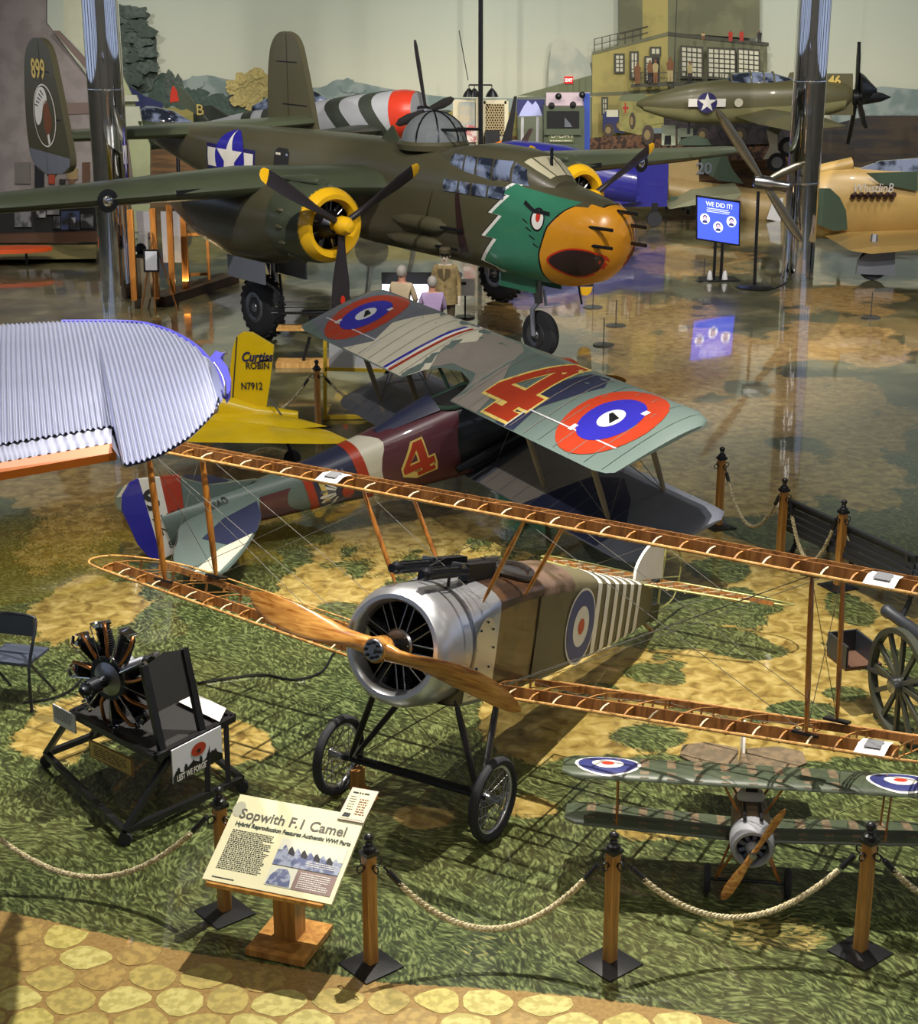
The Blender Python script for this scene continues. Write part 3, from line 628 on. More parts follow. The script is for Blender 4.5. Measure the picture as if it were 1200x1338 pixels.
def plate(y, P, w):
    f = B().add([P(.012, y-.11, .012), P(.012, y+.11, .012), P(-.20, y+.11, .085), P(-.20, y-.11, .085), P(-.09, y-.11, .072), P(-.09, y+.11, .072)], [(0, 1, 5, 4), (4, 5, 2, 3)]).make('inspection_panel', m_white, w, False)
    B().add([P(-.035, y-.06, .055), P(-.035, y+.06, .055), P(-.15, y+.06, .095), P(-.15, y-.06, .095)], [(0, 1, 2, 3)]).make('window_pane', M('dull_pane', '#74767c', .4), f, False)
plate(3.62, PU, uwL); plate(3.62, PL, lwL); plate(-1.02, PU, uwR)
YS = 3.096
for s in (1, -1):
    w = lwL if s > 0 else lwR
    for dx, P_ in ((-.165, 0), (-.915, 1)):
        streamline('interplane_strut', PL(dx, s*YS, .05), PU(dx, s*YS, -.01), .085, .036, m_strut, camel)
        B().box(PL(dx, s*YS, .06), (.10, .20, .02)).make('strut_fitting', m_black, camel); B().box(PU(dx, s*YS, -.02), (.09, .14, .02)).make('strut_fitting', m_black, camel)
    streamline('cabane_strut', (-.60, s*.42, .40), PU(-.165, s*.77, 0), .06, .032, m_strut, camel)
    streamline('cabane_strut', (-1.36, s*.40, .40), PU(-.915, s*.77, -.02), .06, .032, m_strut, camel)
    Wr = lambda a_, b_: rod('bracing_wire', a_, b_, .003, m_wire, camel, 4)
    for dx in (-.165, -.915):
        Wr(PL(dx, s*YS, .06), PU(dx, s*.77, -.02)); Wr(PU(dx, s*YS, -.02), PL(dx, s*.48, .03))
    Wr(PL(-.165, s*YS, .06), PU(-.915, s*YS, -.03)); Wr(PL(-.915, s*YS, .06), PU(-.165, s*YS, -.03)); Wr((-.60, s*.42, .40), PU(-.165, -s*.77, 0)); Wr((-.5, s*.3, -.45), PU(-.165, s*YS, -.02))
    # undercarriage
    ax = V((CA[0], s*.62, CA[1]))
    streamline('undercarriage_leg', (-.46, s*.37, -.40), ax+V((.02, 0, .02)), .085, .045, m_black, camel); streamline('undercarriage_leg', (-1.18, s*.37, -.40), ax+V((-.05, 0, .02)), .085, .045, m_black, camel)
    spoked_wheel(camel, (CA[0], s*.755, CA[1]), .35, .038)
    rod('bracing_wire', (-.5, -s*.37, -.40), ax, .004, m_wire, camel, 4)
rod('axle', (CA[0]+.03, -.70, CA[1]), (CA[0]+.03, .70, CA[1]), .022, m_darksteel, camel, 8); rod('spreader_bar', (CA[0]-.09, -.62, CA[1]), (CA[0]-.09, .62, CA[1]), .02, m_darksteel, camel, 8)
# ---- tail
b = B(); fin = smooth_poly([V((-4.52, .28, 0)), V((-4.53, .42, 0)), V((-4.66, .56, 0)), V((-4.86, .665, 0)), V((-5.06, .70, 0))], 4, False)+[V((-5.14, .70, 0)), V((-5.22, .27, 0))]
b.prism([(p.x, p.y) for p in fin], .03, Matrix.Rotation(PI/2, 4, 'X') @ Matrix.Translation((0, 0, -.015))); b.make('fin', m_white, camel)
m_tube = M('pale_green_tube', '#a8a564', .4, .2)
b = B().tube(smooth_poly([V((-5.24, 0, .62)), V((-5.45, 0, .63)), V((-5.68, 0, .48)), V((-5.72, 0, .25)), V((-5.62, 0, .02)), V((-5.24, 0, -.08))], 4, False), .011, 6); b.tube([(-5.24, 0, .64), (-5.24, 0, -.1)], .014, 6)
b.tube([(-5.24, 0, .46), (-5.66, 0, .49)], .008, 6); b.tube([(-5.24, 0, .27), (-5.71, 0, .26)], .008, 6); b.make('rudder_frame', m_tube, camel)
for s in (1, -1):
    t = B().tube([(-4.42, s*.12, .27), (-4.72, s*1.18, .27)], .014, 6).make('tailplane_frame', m_tube, camel)
    B().bar((-4.62, s*.12, .26), (-4.86, s*1.12, .26), .02, .05).make('tail_spar', m_spruce, t); B().bar((-5.10, s*.05, .25), (-5.10, s*1.30, .25), .025, .045).make('tail_spar', m_spruce, t)
    for k in range(6):
        y = s*(.2+.17*k); B().bar((-4.44-.06*k*1.0-.02, y, .265), (-5.10, y, .255), .012, .04).make('tail_rib', m_cap, t)
    B().tube(smooth_poly([V((-5.12, s*.08, .25)), V((-5.14, s*1.26, .25)), V((-5.24, s*1.42, .25)), V((-5.42, s*1.40, .24)), V((-5.56, s*1.15, .23)), V((-5.50, s*.6, .23)), V((-5.36, s*.16, .24)), V((-5.16, s*.1, .25))], 5, False), .010, 6).make('elevator_frame', m_tube if s > 0 else m_tube, t)
    for y in (.45, .85): rod('elevator_rib', (-5.12, s*y, .25), (-5.5, s*y, .23), .007, m_tube, t, 5)
    Wr((-5.10, s*.8, .25), (-5.05, 0, .66)); Wr((-5.10, s*.8, .25), (-4.9, 0, -.1)); Wr((-1.6, s*.4, .2), (-5.1, s*.1, .3))
rod('tail_skid', (-4.75, 0, -.12), (-5.25, 0, -.33), .02, m_strut, camel); B().box((-5.0, 0, -.1), (.5, .03, .18)).make('stern_post', m_ply, camel)
for ch in camel.children: ch.location = V(ch.location)+V((-CA[0], 0, -CA[1]))
# ================================================================ camouflaged biplane behind
spad = thing('biplane', 'camouflaged biplane with a red number four and roundels on its wing', 'airplane', (.823, 20.653, 2.116), (0, -.300, .479)); spad.scale = (1.04, 1.04, 1.04)
c_grn = M('camo_grey_green', '#62726d', .38, coat=.3, scale=1.5); c_navy = M('camo_navy', '#2b2f4a', .38, coat=.3); c_taupe = M('camo_taupe', '#8d867e', .38, coat=.3); c_cream = M('camo_cream', '#cfcab6', .4, coat=.3)
c_maroon = M('camo_maroon', '#5a2f38', .35, coat=.4); c_grey = M('camo_grey', '#656975', .36, coat=.3); c_black = M('camo_black', '#1d2026', .32, coat=.5); c_dgrn = M('camo_dark_green', '#2f4a3c', .4, coat=.3)
c_red = M('insignia_red', '#a8351a', .4, coat=.3); c_blue = M('insignia_blue', '#2a26a0', .4, coat=.3); c_yel = M('insignia_yellow', '#dcc26a', .4, coat=.3); c_ltg = M('light_fabric', '#c9c9cc', .45, coat=.3)
def wtip(y, c, t, x=-.04, z=0.02): return ((x, y, z), c, t)
US = [wtip(-4.08, 1.10, .4, -.22), wtip(-4.0, 1.28, .7, -.10), wtip(-3.8, 1.38, 1), wtip(-.66, 1.38, 1), wtip(-.56, 1.14, 1), wtip(-.4, .95, 1.05), wtip(0, .86, 1.1), wtip(.4, .95, 1.05), wtip(.56, 1.14, 1), wtip(.66, 1.38, 1), wtip(3.8, 1.38, 1), wtip(4.0, 1.28, .7, -.10), wtip(4.08, 1.10, .4, -.22)]
uw = Wing(US, -.12, .02); uo = uw.mesh().make('upper_wing', c_grn, spad)
LS = [((-.15, -3.92, -1.17), 1.0, .4), ((-.02, -3.8, -1.17), 1.22, .8), ((0, -3.6, -1.18), 1.3, 1), ((0, -.4, -1.18), 1.3, 1), ((0, .4, -1.18), 1.3, 1), ((0, 3.6, -1.18), 1.3, 1), ((-.02, 3.8, -1.17), 1.22, .8), ((-.15, 3.92, -1.17), 1.0, .4)]
lw = Wing(LS, -.12, .02); lo_ = lw.mesh().make('lower_wing', c_grey, spad)
def paint(name, loops, mat, off=.004, wing=uw, parent=uo): return decal(name, loops, lambda y, x: wing.upx(y, x, off), mat, parent, .22)
# camouflage fields: outlines in (span y, chord x)
paint('camouflage_patch', [(4.02, -.25), (4.02, -1.2), (3.2, -1.36), (2.5, -1.40), (2.1, -1.1), (2.3, -.7), (2.0, -.3), (1.9, -.08), (3.7, -.06)], c_grey)
paint('camouflage_patch', [(2.5, -1.40), (.62, -1.41), (.5, -1.1), (.75, -.7), (.45, -.4), (.7, -.07), (1.9, -.08), (2.0, -.3), (2.3, -.7), (2.1, -1.1)], c_cream)
paint('camouflage_patch', [(.62, -1.41), (.52, -1.05), (.3, -.85), (-.3, -.85), (-.52, -1.05), (-.66, -1.41), (-1.3, -1.41), (-1.15, -1.0), (-.7, -.55), (-.5, -.25), (-.1, -.07), (.7, -.07), (.45, -.4), (.75, -.7), (.5, -1.1)], c_taupe)
paint('camouflage_patch', [(-1.75, -1.41), (-2.15, -1.41), (-2.05, -1.0), (-2.25, -.7), (-2.45, -.35), (-2.25, -.14), (-1.95, -.2), (-1.8, -.55), (-1.75, -1.0)], c_navy)
for yc, rr in ((-3.18, .66), (3.06, .66)):
    s = .98
    paint('roundel_red', circ(yc, -.74, rr*s, .62), c_red, .007); paint('roundel_blue', circ(yc, -.74, .40, .39), c_blue, .010); paint('roundel_white', circ(yc, -.74, .165, .16), c_ltg, .013)
    paint('aileron_horn', [(yc-.1, -.70), (yc+.08, -.66), (yc+.1, -.70), (yc-.08, -.82)], m_darksteel, .016); paint('inspection_patch', [(yc+.34, -1.0), (yc+.34, -1.1), (yc+.26, -1.1), (yc+.26, -1.0)], c_ltg, .014); paint('inspection_patch', [(yc-.34, -.45), (yc-.34, -.53), (yc-.25, -.53), (yc-.25, -.45)], c_ltg, .014)
def four(k=1.0, g=0.0):
    """figure 4 in a unit box, y up; g thickens the outline"""
    out = [(.52-g, 1+g), (.80+g, 1+g), (.80+g, .40+g), (1+g, .40+g), (1+g, .20-g), (.80+g, .20-g), (.80+g, .13+g*.2), (.95+g, .13+g), (.95+g, -g), (.38-g, -g), (.38-g, .13+g), (.55-g, .13+g), (.55-g, .20-g), (-g, .20-g), (-g, .36+g)]
    hole = [(.22+g, .40+g), (.55-g, .40+g), (.55-g, .78-g*2)]
    return [out, hole[::-1]]
for g, mt, of in ((.035, c_yel, .007), (0, c_red, .010)):
    paint('number_four', [[(-1.0-u*.98, -1.34+v*1.20) for u, v in l] for l in four(1, g)], mt, of)
for k, mt in enumerate((c_blue, m_white, c_red)):
    y0 = 1.24-k*.075; paint('tricolour_stripe', [(y0, -1.40), (y0-.075, -1.40), (y0-.30, -.08), (y0-.225, -.08)], mt, .007)
for k in range(26):
    y = -3.9+k*.312
    if abs(y) > .6: B().add([uw.up(y-.006, f, .0095) for f in (.03, .12, .3, .5, .7, .97)]+[uw.up(y+.006, f, .0095) for f in (.03, .12, .3, .5, .7, .97)], [(i, i+1, i+7, i+6) for i in range(5)]).make('rib_tape', c_taupe if abs(y) < 2.4 else c_grn, uo)
for s in (1, -1):   # aileron gap
    B().add([uw.up(s*y, .74, .009) for y in (1.95, 3.75)]+[uw.up(s*y, .752, .009) for y in (3.75, 1.95)], [(0, 1, 2, 3)]).make('aileron_gap', c_ltg, uo); B().add([uw.up(s*1.95, .74, .010), uw.up(s*1.97, .74, .010), uw.up(s*1.97, .99, .010), uw.up(s*1.95, .99, .010)], [(0, 1, 2, 3)]).make('aileron_gap', c_ltg, uo)
paint('camouflage_patch', [(-.5, -.06), (-1.6, -.06), (-1.9, -.5), (-1.5, -1.29), (-.5, -1.29)], c_taupe, .004, lw, lo_)
paint('camouflage_patch', [(-1.9, -.5), (-2.3, -.3), (-2.8, -.55), (-3.2, -.9), (-3.15, -1.28), (-1.5, -1.29)], c_navy, .004, lw, lo_)
for k in range(22):
    y = -3.6+k*.33; B().add([lw.up(y-.006, f, .008) for f in (.05, .3, .6, .97)]+[lw.up(y+.006, f, .008) for f in (.05, .3, .6, .97)], [(i, i+1, i+5, i+4) for i in range(3)]).make('rib_tape', c_grey, lo_)
# ---- fuselage
SB = Body([(.58, -.78, .34, .32, .34, 2), (.50, -.78, .39, .36, .39, 2), (.15, -.72, .43, .44, .46, 2.3), (-.3, -.73, .42, .48, .50, 2.6), (-1.2, -.72, .39, .50, .50, 2.8), (-2.0, -.64, .35, .42, .42, 2.8), (-3.0, -.50, .27, .27, .31, 2.8), (-4.0, -.36, .17, .21, .24, 2.6), (-4.95, -.23, .05, .18, .22, 2.4)])
SB.loft(B(), frange(.58, -4.95, 30), 28).make('fuselage', c_grn, spad)
def band(name, x0, x1, mat, t0=-PI, t1=PI, grow=.005, n=5, wave=0, k=24):
    b = B(); rings = []
    for i, x in enumerate(frange(x0, x1, n)):
        rings.append([SB.pt(x+wave*math.sin(3*t+1)*(1 if i in (0, n-1) else .5), t, grow) for t in frange(t0, t1, k)])
    return b.loft(rings, False, closed=False).make(name, mat, spad)
band('red_nose_cowl', .585, .34, c_red, grow=.006); band('engine_cowl', .34, -.42, c_dgrn, grow=.005, wave=.06); band('camouflage_patch', -.36, -1.30, c_black, grow=.006, wave=.09); band('camouflage_patch', -1.26, -2.30, c_maroon, grow=.005, wave=.08)
band('camouflage_patch', -2.18, -2.56, c_cream, grow=.004); band('red_band', -2.53, -2.66, c_red, grow=.008); band('navy_panel', -2.64, -3.20, c_navy, grow=.006); band('red_band', -3.20, -3.30, c_red, grow=.008); band('camouflage_patch', -3.45, -4.1, c_maroon, PI*.9, PI*2.1, .005, wave=.1)
for s in (-1, 1):
    fnx = lambda of: (lambda x, z: SB.side(x, z, s, of))
    for g, mt, of in ((.05, c_yel, .012), (0, c_red, .016)):
        decal('number_four', [[(-2.12+u*.42*(1 if s < 0 else 1), -.84+v*.42) for u, v in l] for l in four(1, g)], fnx(of), mt, spad, .12)
    # feathered-head badge
    for k in range(11):
        a = 1.25+k*.26; r0, r1 = .08, .25; c0 = (-2.90, -.62)
        decal('badge_feather', [(c0[0]+r0*math.cos(a-.10), c0[1]+r0*math.sin(a-.10)), (c0[0]+r1*math.cos(a-.09), c0[1]+r1*math.sin(a-.09)), (c0[0]+(r1+.03)*math.cos(a), c0[1]+(r1+.03)*math.sin(a)), (c0[0]+r1*math.cos(a+.09), c0[1]+r1*math.sin(a+.09)), (c0[0]+r0*math.cos(a+.1), c0[1]+r0*math.sin(a+.1))], fnx(.011), m_white if k % 3 else c_grey, spad, .15)
    decal('badge_face', circ(-2.83, -.66, .075, .095, 16), fnx(.013), c_red, spad, .1); decal('badge_braid', [(-3.14, -.40), (-3.08, -.40), (-3.06, -.76), (-3.12, -.76)], fnx(.012), c_yel, spad, .1)
rod('exhaust_pipe', (.2, -.47, -.82), (-1.5, -.45, -.95), .05, m_darksteel, spad, 10)
decal('cockpit_dark_patch', circ(-1.12, 0, .30, .24, 20), lambda x, y: SB.pt(x, PI/2-y/.39, .014), m_blackmatt, spad)  # cockpit shade painted as a dark patch on the skin
B().tube([SB.pt(-1.12+.32*math.cos(u), PI/2-.26*math.sin(u)/.39, .02) for u in frange(0, 2*PI, 21)], .03, 8).make('cockpit_rim', c_dgrn, spad)
B().loft([[V((x, y*w, -.235+h*(1-y*y)*.9)) for y in frange(-1, 1, 7)] for x, w, h in ((-1.40, .24, .16), (-1.7, .20, .12), (-2.2, .13, .03))], False, False).make('headrest', c_navy, spad)
B().add([(-.72, -.18, -.24), (-.72, .18, -.24), (-.86, .15, .02), (-.86, -.15, .02)], [(0, 1, 2, 3)]).make('windscreen', m_glass, spad, False); B().box((-.55, 0, -.12), (.5, .1, .12)).make('machine_gun', m_darksteel, spad)
# ---- struts, wires
for s in (1, -1):
    for yy in (2.95, 1.55):
        for dx in (-.2, -.95): streamline('interplane_strut', (dx, s*yy, -1.12), (dx-.04, s*yy, .0), .075, .035, M('taped_strut', '#8c7f68', .5), spad)
    for dx in (-.2, -.95): streamline('cabane_strut', (dx, s*.36, -.42), (dx, s*.55, .02), .05, .03, c_dgrn, spad)
    for a_, b_ in (((-.2, s*2.95, -1.1), (-.2, s*1.55, 0)), ((-.2, s*1.55, -1.1), (-.2, s*2.95, 0)), ((-.95, s*2.95, -1.1), (-.95, s*1.55, 0)), ((-.2, s*1.55, -1.1), (-.2, s*.5, 0)), ((-.2, s*.4, -1.1), (-.2, s*1.55, 0)), ((-.95, s*1.55, 0), (-.95, s*.4, -1.1)), ((-.2, s*2.95, -1.1), (-.95, s*2.95, 0)), ((-.95, s*2.95, -1.1), (-.2, s*2.95, 0))): rod('bracing_wire', a_, b_, .005, m_wire, spad, 4)
    ax = V((.25, s*.72, -1.845)); streamline('undercarriage_leg', (.35, s*.33, -1.1), ax, .09, .04, c_dgrn, spad); streamline('undercarriage_leg', (-.45, s*.33, -1.15), ax, .09, .04, c_dgrn, spad)
    w = B().lathe([(-.05, .20), (-.045, .27), (-.03, .33), (0, .345), (.03, .33), (.045, .27), (.05, .2)], 28, Matrix.Translation((.25, s*.80, -1.845)) @ Matrix.Rotation(PI/2, 4, 'Z')).make('wheel', m_rubber, spad)
    B().lathe([(-.07, .02), (-.055, .25), (.055, .25), (.07, .02)], 24, Matrix.Translation((.25, s*.80, -1.845)) @ Matrix.Rotation(PI/2, 4, 'Z')).make('wheel_cover', c_grey, w)
rod('axle', (.25, -.8, -1.845), (.25, .8, -1.845), .03, m_darksteel, spad)
pr2 = B().lathe([(.58, .1), (.64, .1), (.70, .05)], 16, Matrix.Translation((0, 0, -.78))).make('propeller', m_prop, spad)
b = B()
for sg in (1, -1):
    b.loft([[V((.62, 0, -.78))+V((0, sg*s*.97, -sg*s*.24))+V((math.sin(tw)*math.cos(u)*w+math.cos(u+PI/2)*.01, -.24*math.cos(u)*w*.8, -.97*math.cos(u)*w*.8+math.sin(u)*.012)) for u in (2*PI*i/10 for i in range(10))] for s, w, tw in ((.05, .06, .6), (.4, .09, .6), (.8, .11, .45), (1.1, .08, .35), (1.22, .02, .3))])
b.make('blade', m_prop, pr2)
# ---- tail: fin, three-colour rudder, tailplane
def upright(name, poly, mat, parent, t=.03, y=0): return B().prism(poly, t, Matrix.Translation((0, y+t/2, 0)) @ Matrix.Rotation(PI/2, 4, 'X')).make(name, mat, parent)
upright('fin', [(-3.75, -.14), (-4.3, .04), (-4.5, .2), (-4.58, .28), (-4.74, -.36), (-4.2, -.2)], c_grn, spad, .05)
rd_ = upright('rudder', [(-4.58, .30), (-4.80, .38), (-4.93, -.53), (-4.74, -.37)], c_red, spad, .045)
upright('rudder_white', [(-4.80, .38), (-5.03, .46), (-5.12, -.55), (-4.93, -.53)], m_white, spad, .045); upright('rudder_blue', [(-5.03, .46), (-5.13, .46), (-5.26, .36), (-5.33, .20), (-5.31, -.25), (-5.24, -.48), (-5.12, -.55)], c_blue, spad, .045)
rf = lambda x0, z0: (lambda u, v: V((x0+u, -.027, z0+v)))
text('lettering', 'S', .34, rf(-5.06, .06), m_ink, rd_, bold=.012); text('lettering', 'VII', .12, rf(-5.06, -.12), m_ink, rd_); text('lettering', 'N8', .15, rf(-5.02, -.28), m_ink, rd_); text('lettering', 'VIIA', .10, rf(-4.88, -.12), m_ink, rd_); text('lettering', '80', .12, rf(-4.99, -.46), m_ink, rd_)
text('lettering', 'SPAD', .10, lambda u, v: SB.side(-4.42+u, -.20+v, -1, .03), m_ink, spad)
for s in (1, -1):
    pl = smooth_poly([V((-3.9, .16, 0)), V((-3.98, .6, 0)), V((-4.13, .96, 0)), V((-4.45, 1.38, 0)), V((-4.9, 1.74, 0)), V((-5.1, 1.5, 0)), V((-5.18, 1.0, 0)), V((-4.96, .5, 0)), V((-4.72, .1, 0))], 4)
    t = B().prism([(p.x, p.y*s) for p in (pl if s > 0 else pl[::-1])], .035, Matrix.Translation((0, 0, -.24))).make('tailplane', c_grn, spad)
    F_ = lambda x, y: V((x, y*s, -.20))
    decal('camouflage_patch', [(-3.95, .45), (-4.05, .85), (-4.25, 1.2), (-4.6, 1.2), (-4.75, .75), (-4.4, .5)], F_, c_navy, t); decal('camouflage_patch', [(-4.3, 1.2), (-4.5, 1.42), (-4.9, 1.72), (-5.1, 1.45), (-4.7, 1.2)], F_, c_cream, t)
rod('tail_skid', (-4.6, 0, -.42), (-4.95, 0, -.60), .025, m_spruce, spad)
# ================================================================ twin-engined bomber with an eagle face
m_od = M('olive_drab', '#514e3c', .38, kind=None, col2='#4a4733', scale=1.2, coat=.15); m_odw = M('wing_green', '#4b523f', .34, col2='#424838', scale=1.0, coat=.2); m_under = M('belly_grey', '#767a86', .4, coat=.1)
m_eg = M('eagle_green', '#357a5e', .35, coat=.3); m_beak = M('beak_orange', '#d8931f', .33, coat=.3); m_mouth = M('mouth_brown', '#33201f', .4); m_cyel = M('cowl_yellow', '#e8b41a', .28, coat=.4); m_bblade = M('black_blade', '#282327', .42); m_pane = M('painted_reflection_perspex', '#7f8ba8', .06, kind='noise', col2='#252c3c', scale=2.6, coat=1.0)  # perspex noise paints pale reflections over a dark interior
bomber = thing('bomber', 'olive twin-engined bomber with a painted green eagle head on its nose', 'airplane', (-1.419, 32.68, 0), (0, 0, R(-51.46)))
BB = Body([(6.70, 2.45, .05, .05, .05, 2), (6.64, 2.43, .26, .28, .30, 2), (6.5, 2.40, .44, .47, .52, 2.1), (6.2, 2.36, .58, .62, .72, 2.3), (5.7, 2.33, .68, .73, .84, 2.7), (5.1, 2.33, .72, .84, .87, 3), (4.4, 2.38, .74, .98, .90, 3.2), (3.0, 2.45, .75, 1.04, .93, 3.4), (0, 2.50, .75, 1.06, .95, 3.4), (-3, 2.58, .74, .94, .84, 3), (-5.5, 2.72, .62, .72, .68, 2.8), (-7.6, 2.88, .44, .44, .46, 2.5), (-9.1, 3.0, .24, .26, .28, 2.2), (-9.5, 3.02, .06, .08, .08, 2)])
bf = BB.loft(B(), [6.38, 6.3, 6.2, 6.05, 5.9, 5.7, 5.4, 5.1, 4.75, 4.4]+frange(4, -9.1, 26)+[-9.3, -9.5], 44).make('fuselage', m_od, bomber)
bs = lambda of, s=-1: (lambda x, z: BB.side(x, z, s, of))
for s in (-1, 1):
    edge = [(4.55, 3.16), (4.30, 2.98), (4.52, 2.96), (4.10, 2.62), (4.38, 2.60), (3.92, 2.20), (4.24, 2.18), (3.80, 1.74), (4.12, 1.66), (4.2, 1.56)]
    z_ = lambda k, dx: [(x-dx, z) for x, z in k]
    decal('feather_edge_black', [(4.85, 3.18)]+z_(edge, .09)+[(4.5, 1.53), (4.6, 2.4)], bs(.006, s), m_black, bf, .25); decal('feather_edge_white', [(4.85, 3.17)]+z_(edge, .06)+[(4.5, 1.54), (4.6, 2.4)], bs(.010, s), m_white, bf, .25)
    decal('eagle_head', [(6.0, 2.96), (5.4, 3.03), (4.75, 3.12)]+z_(edge, -.04)+[(4.8, 1.50), (5.55, 1.52), (5.42, 1.75), (5.40, 2.1), (5.55, 2.5), (5.80, 2.8)], bs(.014, s), m_eg, bf, .2)
    decal('beak_mouth_rim', [(tuple(p.xy)) for p in smooth_poly([V((5.55, 1.98, 0)), V((5.9, 2.19, 0)), V((6.3, 2.24, 0)), V((6.58, 2.12, 0)), V((6.43, 1.85, 0)), V((6.1, 1.71, 0)), V((5.8, 1.79, 0))], 4)], bs(.045, s), m_red, bf, .07)
    decal('beak_mouth', [(tuple(p.xy)) for p in smooth_poly([V((5.61, 1.98, 0)), V((5.92, 2.165, 0)), V((6.3, 2.21, 0)), V((6.55, 2.11, 0)), V((6.41, 1.87, 0)), V((6.1, 1.74, 0)), V((5.82, 1.82, 0))], 4)], bs(.052, s), m_mouth, bf, .07)
    decal('eye_black', circ(5.30, 2.63, .17, .20, 20), bs(.018, s), m_black, bf, .1); decal('eye_white', circ(5.31, 2.63, .135, .165, 20), bs(.022, s), m_white, bf, .1); decal('eye_red', circ(5.32, 2.68, .055, .09, 12), bs(.026, s), m_red, bf, .1)
    decal('brow', [(4.95, 2.92), (5.2, 2.80), (5.55, 2.78), (5.58, 2.72), (5.2, 2.73), (4.93, 2.86)], bs(.028, s), m_black, bf, .15)
    for k in range(4): decal('feather_stroke', [(4.95+.09*k, 2.62-.13*k), (5.08+.09*k, 2.56-.13*k), (5.08+.09*k, 2.54-.13*k), (4.95+.09*k, 2.59-.13*k)], bs(.018, s), m_black, bf)
    # star and bars
    decal('insignia_border', [[(-5.95, 2.50), (-3.75, 2.50), (-3.75, 3.06), (-5.95, 3.06)]], bs(.008, s), M('insignia_navy', '#26225e', .45), bf, .3); decal('insignia_disc', circ(-4.85, 2.80, .66, .60), bs(.016, s), c_blue, bf, .1)
    for x0, x1 in ((-5.88, -5.42), (-4.28, -3.82)): decal('insignia_bar', [(x0, 2.58), (x1, 2.58), (x1, 2.98), (x0, 2.98)], bs(.015, s), m_white, bf, .25)
    decal('insignia_star', star(-4.85, 2.80, .60), bs(.026, s), m_white, bf, .08)
    decal('waist_window', [(-2.95, 2.70), (-2.40, 2.70), (-2.40, 3.12), (-2.5, 3.2), (-2.85, 3.2), (-2.95, 3.12)], bs(.01, s), m_blackmatt, bf, .2); decal('waist_window_pane', [(-2.90, 2.74), (-2.72, 2.74), (-2.72, 3.1), (-2.90, 3.1)], bs(.014, s), c_cream, bf); decal('waist_window_pane', [(-2.52, 2.74), (-2.44, 2.74), (-2.44, 3.1), (-2.52, 3.1)], bs(.014, s), m_pane, bf)
    decal('dark_side_patch', [(3.1, 2.85), (3.2, 2.88), (3.45, 1.85), (3.2, 1.82)], bs(.01, s), m_mouth, bf, .2)  # dark tapered patch on the fuselage side
    for zc, xx in ((2.22, 2.3), (1.86, 2.15)):   # gun packs
        g = Body([(xx+.55, zc, .03, .05, .05, 2), (xx+.4, zc, .12, .13, .13, 2), (xx, zc, .17, .15, .15, 2), (xx-.7, zc, .15, .12, .12, 2), (xx-1.1, zc, .02, .03, .03, 2)]); gb = B()
        gb.loft([[V((p.x, p.y+s*.75, p.z)) for p in g.ring(x, 14)] for x in frange(xx+.55, xx-1.1, 9)]); go = gb.make('gun_pack', m_od, bomber)
        rod('gun_barrel', (xx+.4, s*.80, zc), (xx+1.05, s*.80, zc), .03, m_black, go, 8)
BK = [(1.45, 5.52), (1.6, 5.44), (1.78, 5.38), (2.1, 5.38), (2.5, 5.56), (2.84, 5.86), (2.99, 6.06), (3.1, 6.1)]
def beak_x(z):
    for (z0, x0), (z1, x1) in zip(BK, BK[1:]):
        if z0 <= z <= z1: return x0+(x1-x0)*(z-z0)/(z1-z0)
    return BK[0][1] if z < BK[0][0] else BK[-1][1]
for nm, dx, gr, mt in (('beak_outline', -.045, .018, m_black), ('beak', .0, .022, m_beak)):
    cols = []
    for t in frange(R(90), R(-270), 72):
        z = BB.pt(5.7, t).z; x0 = beak_x(z)+dx
        if t > R(52) or t < R(-232): x0 = max(x0, 6.2)
        if t > R(66) or t < R(-246): x0 = 6.40+dx
        cols.append([BB.pt(x0+(6.69-x0)*f, t, gr*(1 if f < .9 else .8)) for f in ((0, .12, .25, .4, .55, .7, .8, .88, .94, .98, 1) if nm == 'beak' else (0, .06, .12))]+([V((6.71, 0, 2.45))] if nm == 'beak' else []))
    B().loft(cols, False, False).make(nm, mt, bf)
# cockpit glazing
CB = Body([(5.25, 3.0, .30, .22, .2, 2.5), (4.9, 3.0, .48, .42, .2, 3), (4.5, 3.0, .58, .62, .2, 3.4), (4.0, 3.0, .62, .68, .2, 3.6), (3.2, 3.0, .62, .70, .2, 3.6), (2.6, 3.0, .58, .62, .2, 3.4), (1.9, 3.0, .5, .50, .2, 3)])
cb = CB.loft(B(), [5.25, 5.1, 4.9, 4.7, 4.5, 4.25, 4.0, 3.6, 3.2, 2.9, 2.6, 2.25, 1.9], 32).make('cockpit_canopy', m_od, bomber)
for s in (-1, 1):
    for x0, x1 in ((2.75, 3.15), (3.2, 3.5), (3.55, 3.95), (4.0, 4.42)): decal('window_pane', [(x0, 3.12), (x1, 3.12), (x1, 3.52), (x0, 3.52)], lambda x, z: CB.side(x, z, s, .012), m_pane, cb, .12)
    decal('window_pane', [(4.48, 3.14), (4.85, 3.12), (4.72, 3.40), (4.48, 3.50)], lambda x, z: CB.side(x, z, s, .012), m_pane, cb, .1)
    for x0, x1 in ((2.75, 3.15), (3.2, 3.5), (3.55, 3.95), (4.0, 4.42)): decal('window_pane', [(x0, 2.88), (x1, 2.88), (x1, 3.08), (x0, 3.08)], lambda x, z: BB.side(x, z, s, .02), m_pane, bf, .12)
for t0, t1 in ((.30, .42), (.44, .56), (.58, .70)): B().add([CB.pt(x, PI*t, .012) for x in (5.12, 4.85, 4.6) for t in (t0, (t0+t1)/2, t1)], [(0, 1, 4, 3), (1, 2, 5, 4), (3, 4, 7, 6), (4, 5, 8, 7)]).make('windscreen_pane', M('lit_perspex', '#c9c2a4', .1, coat=1.0), cb)
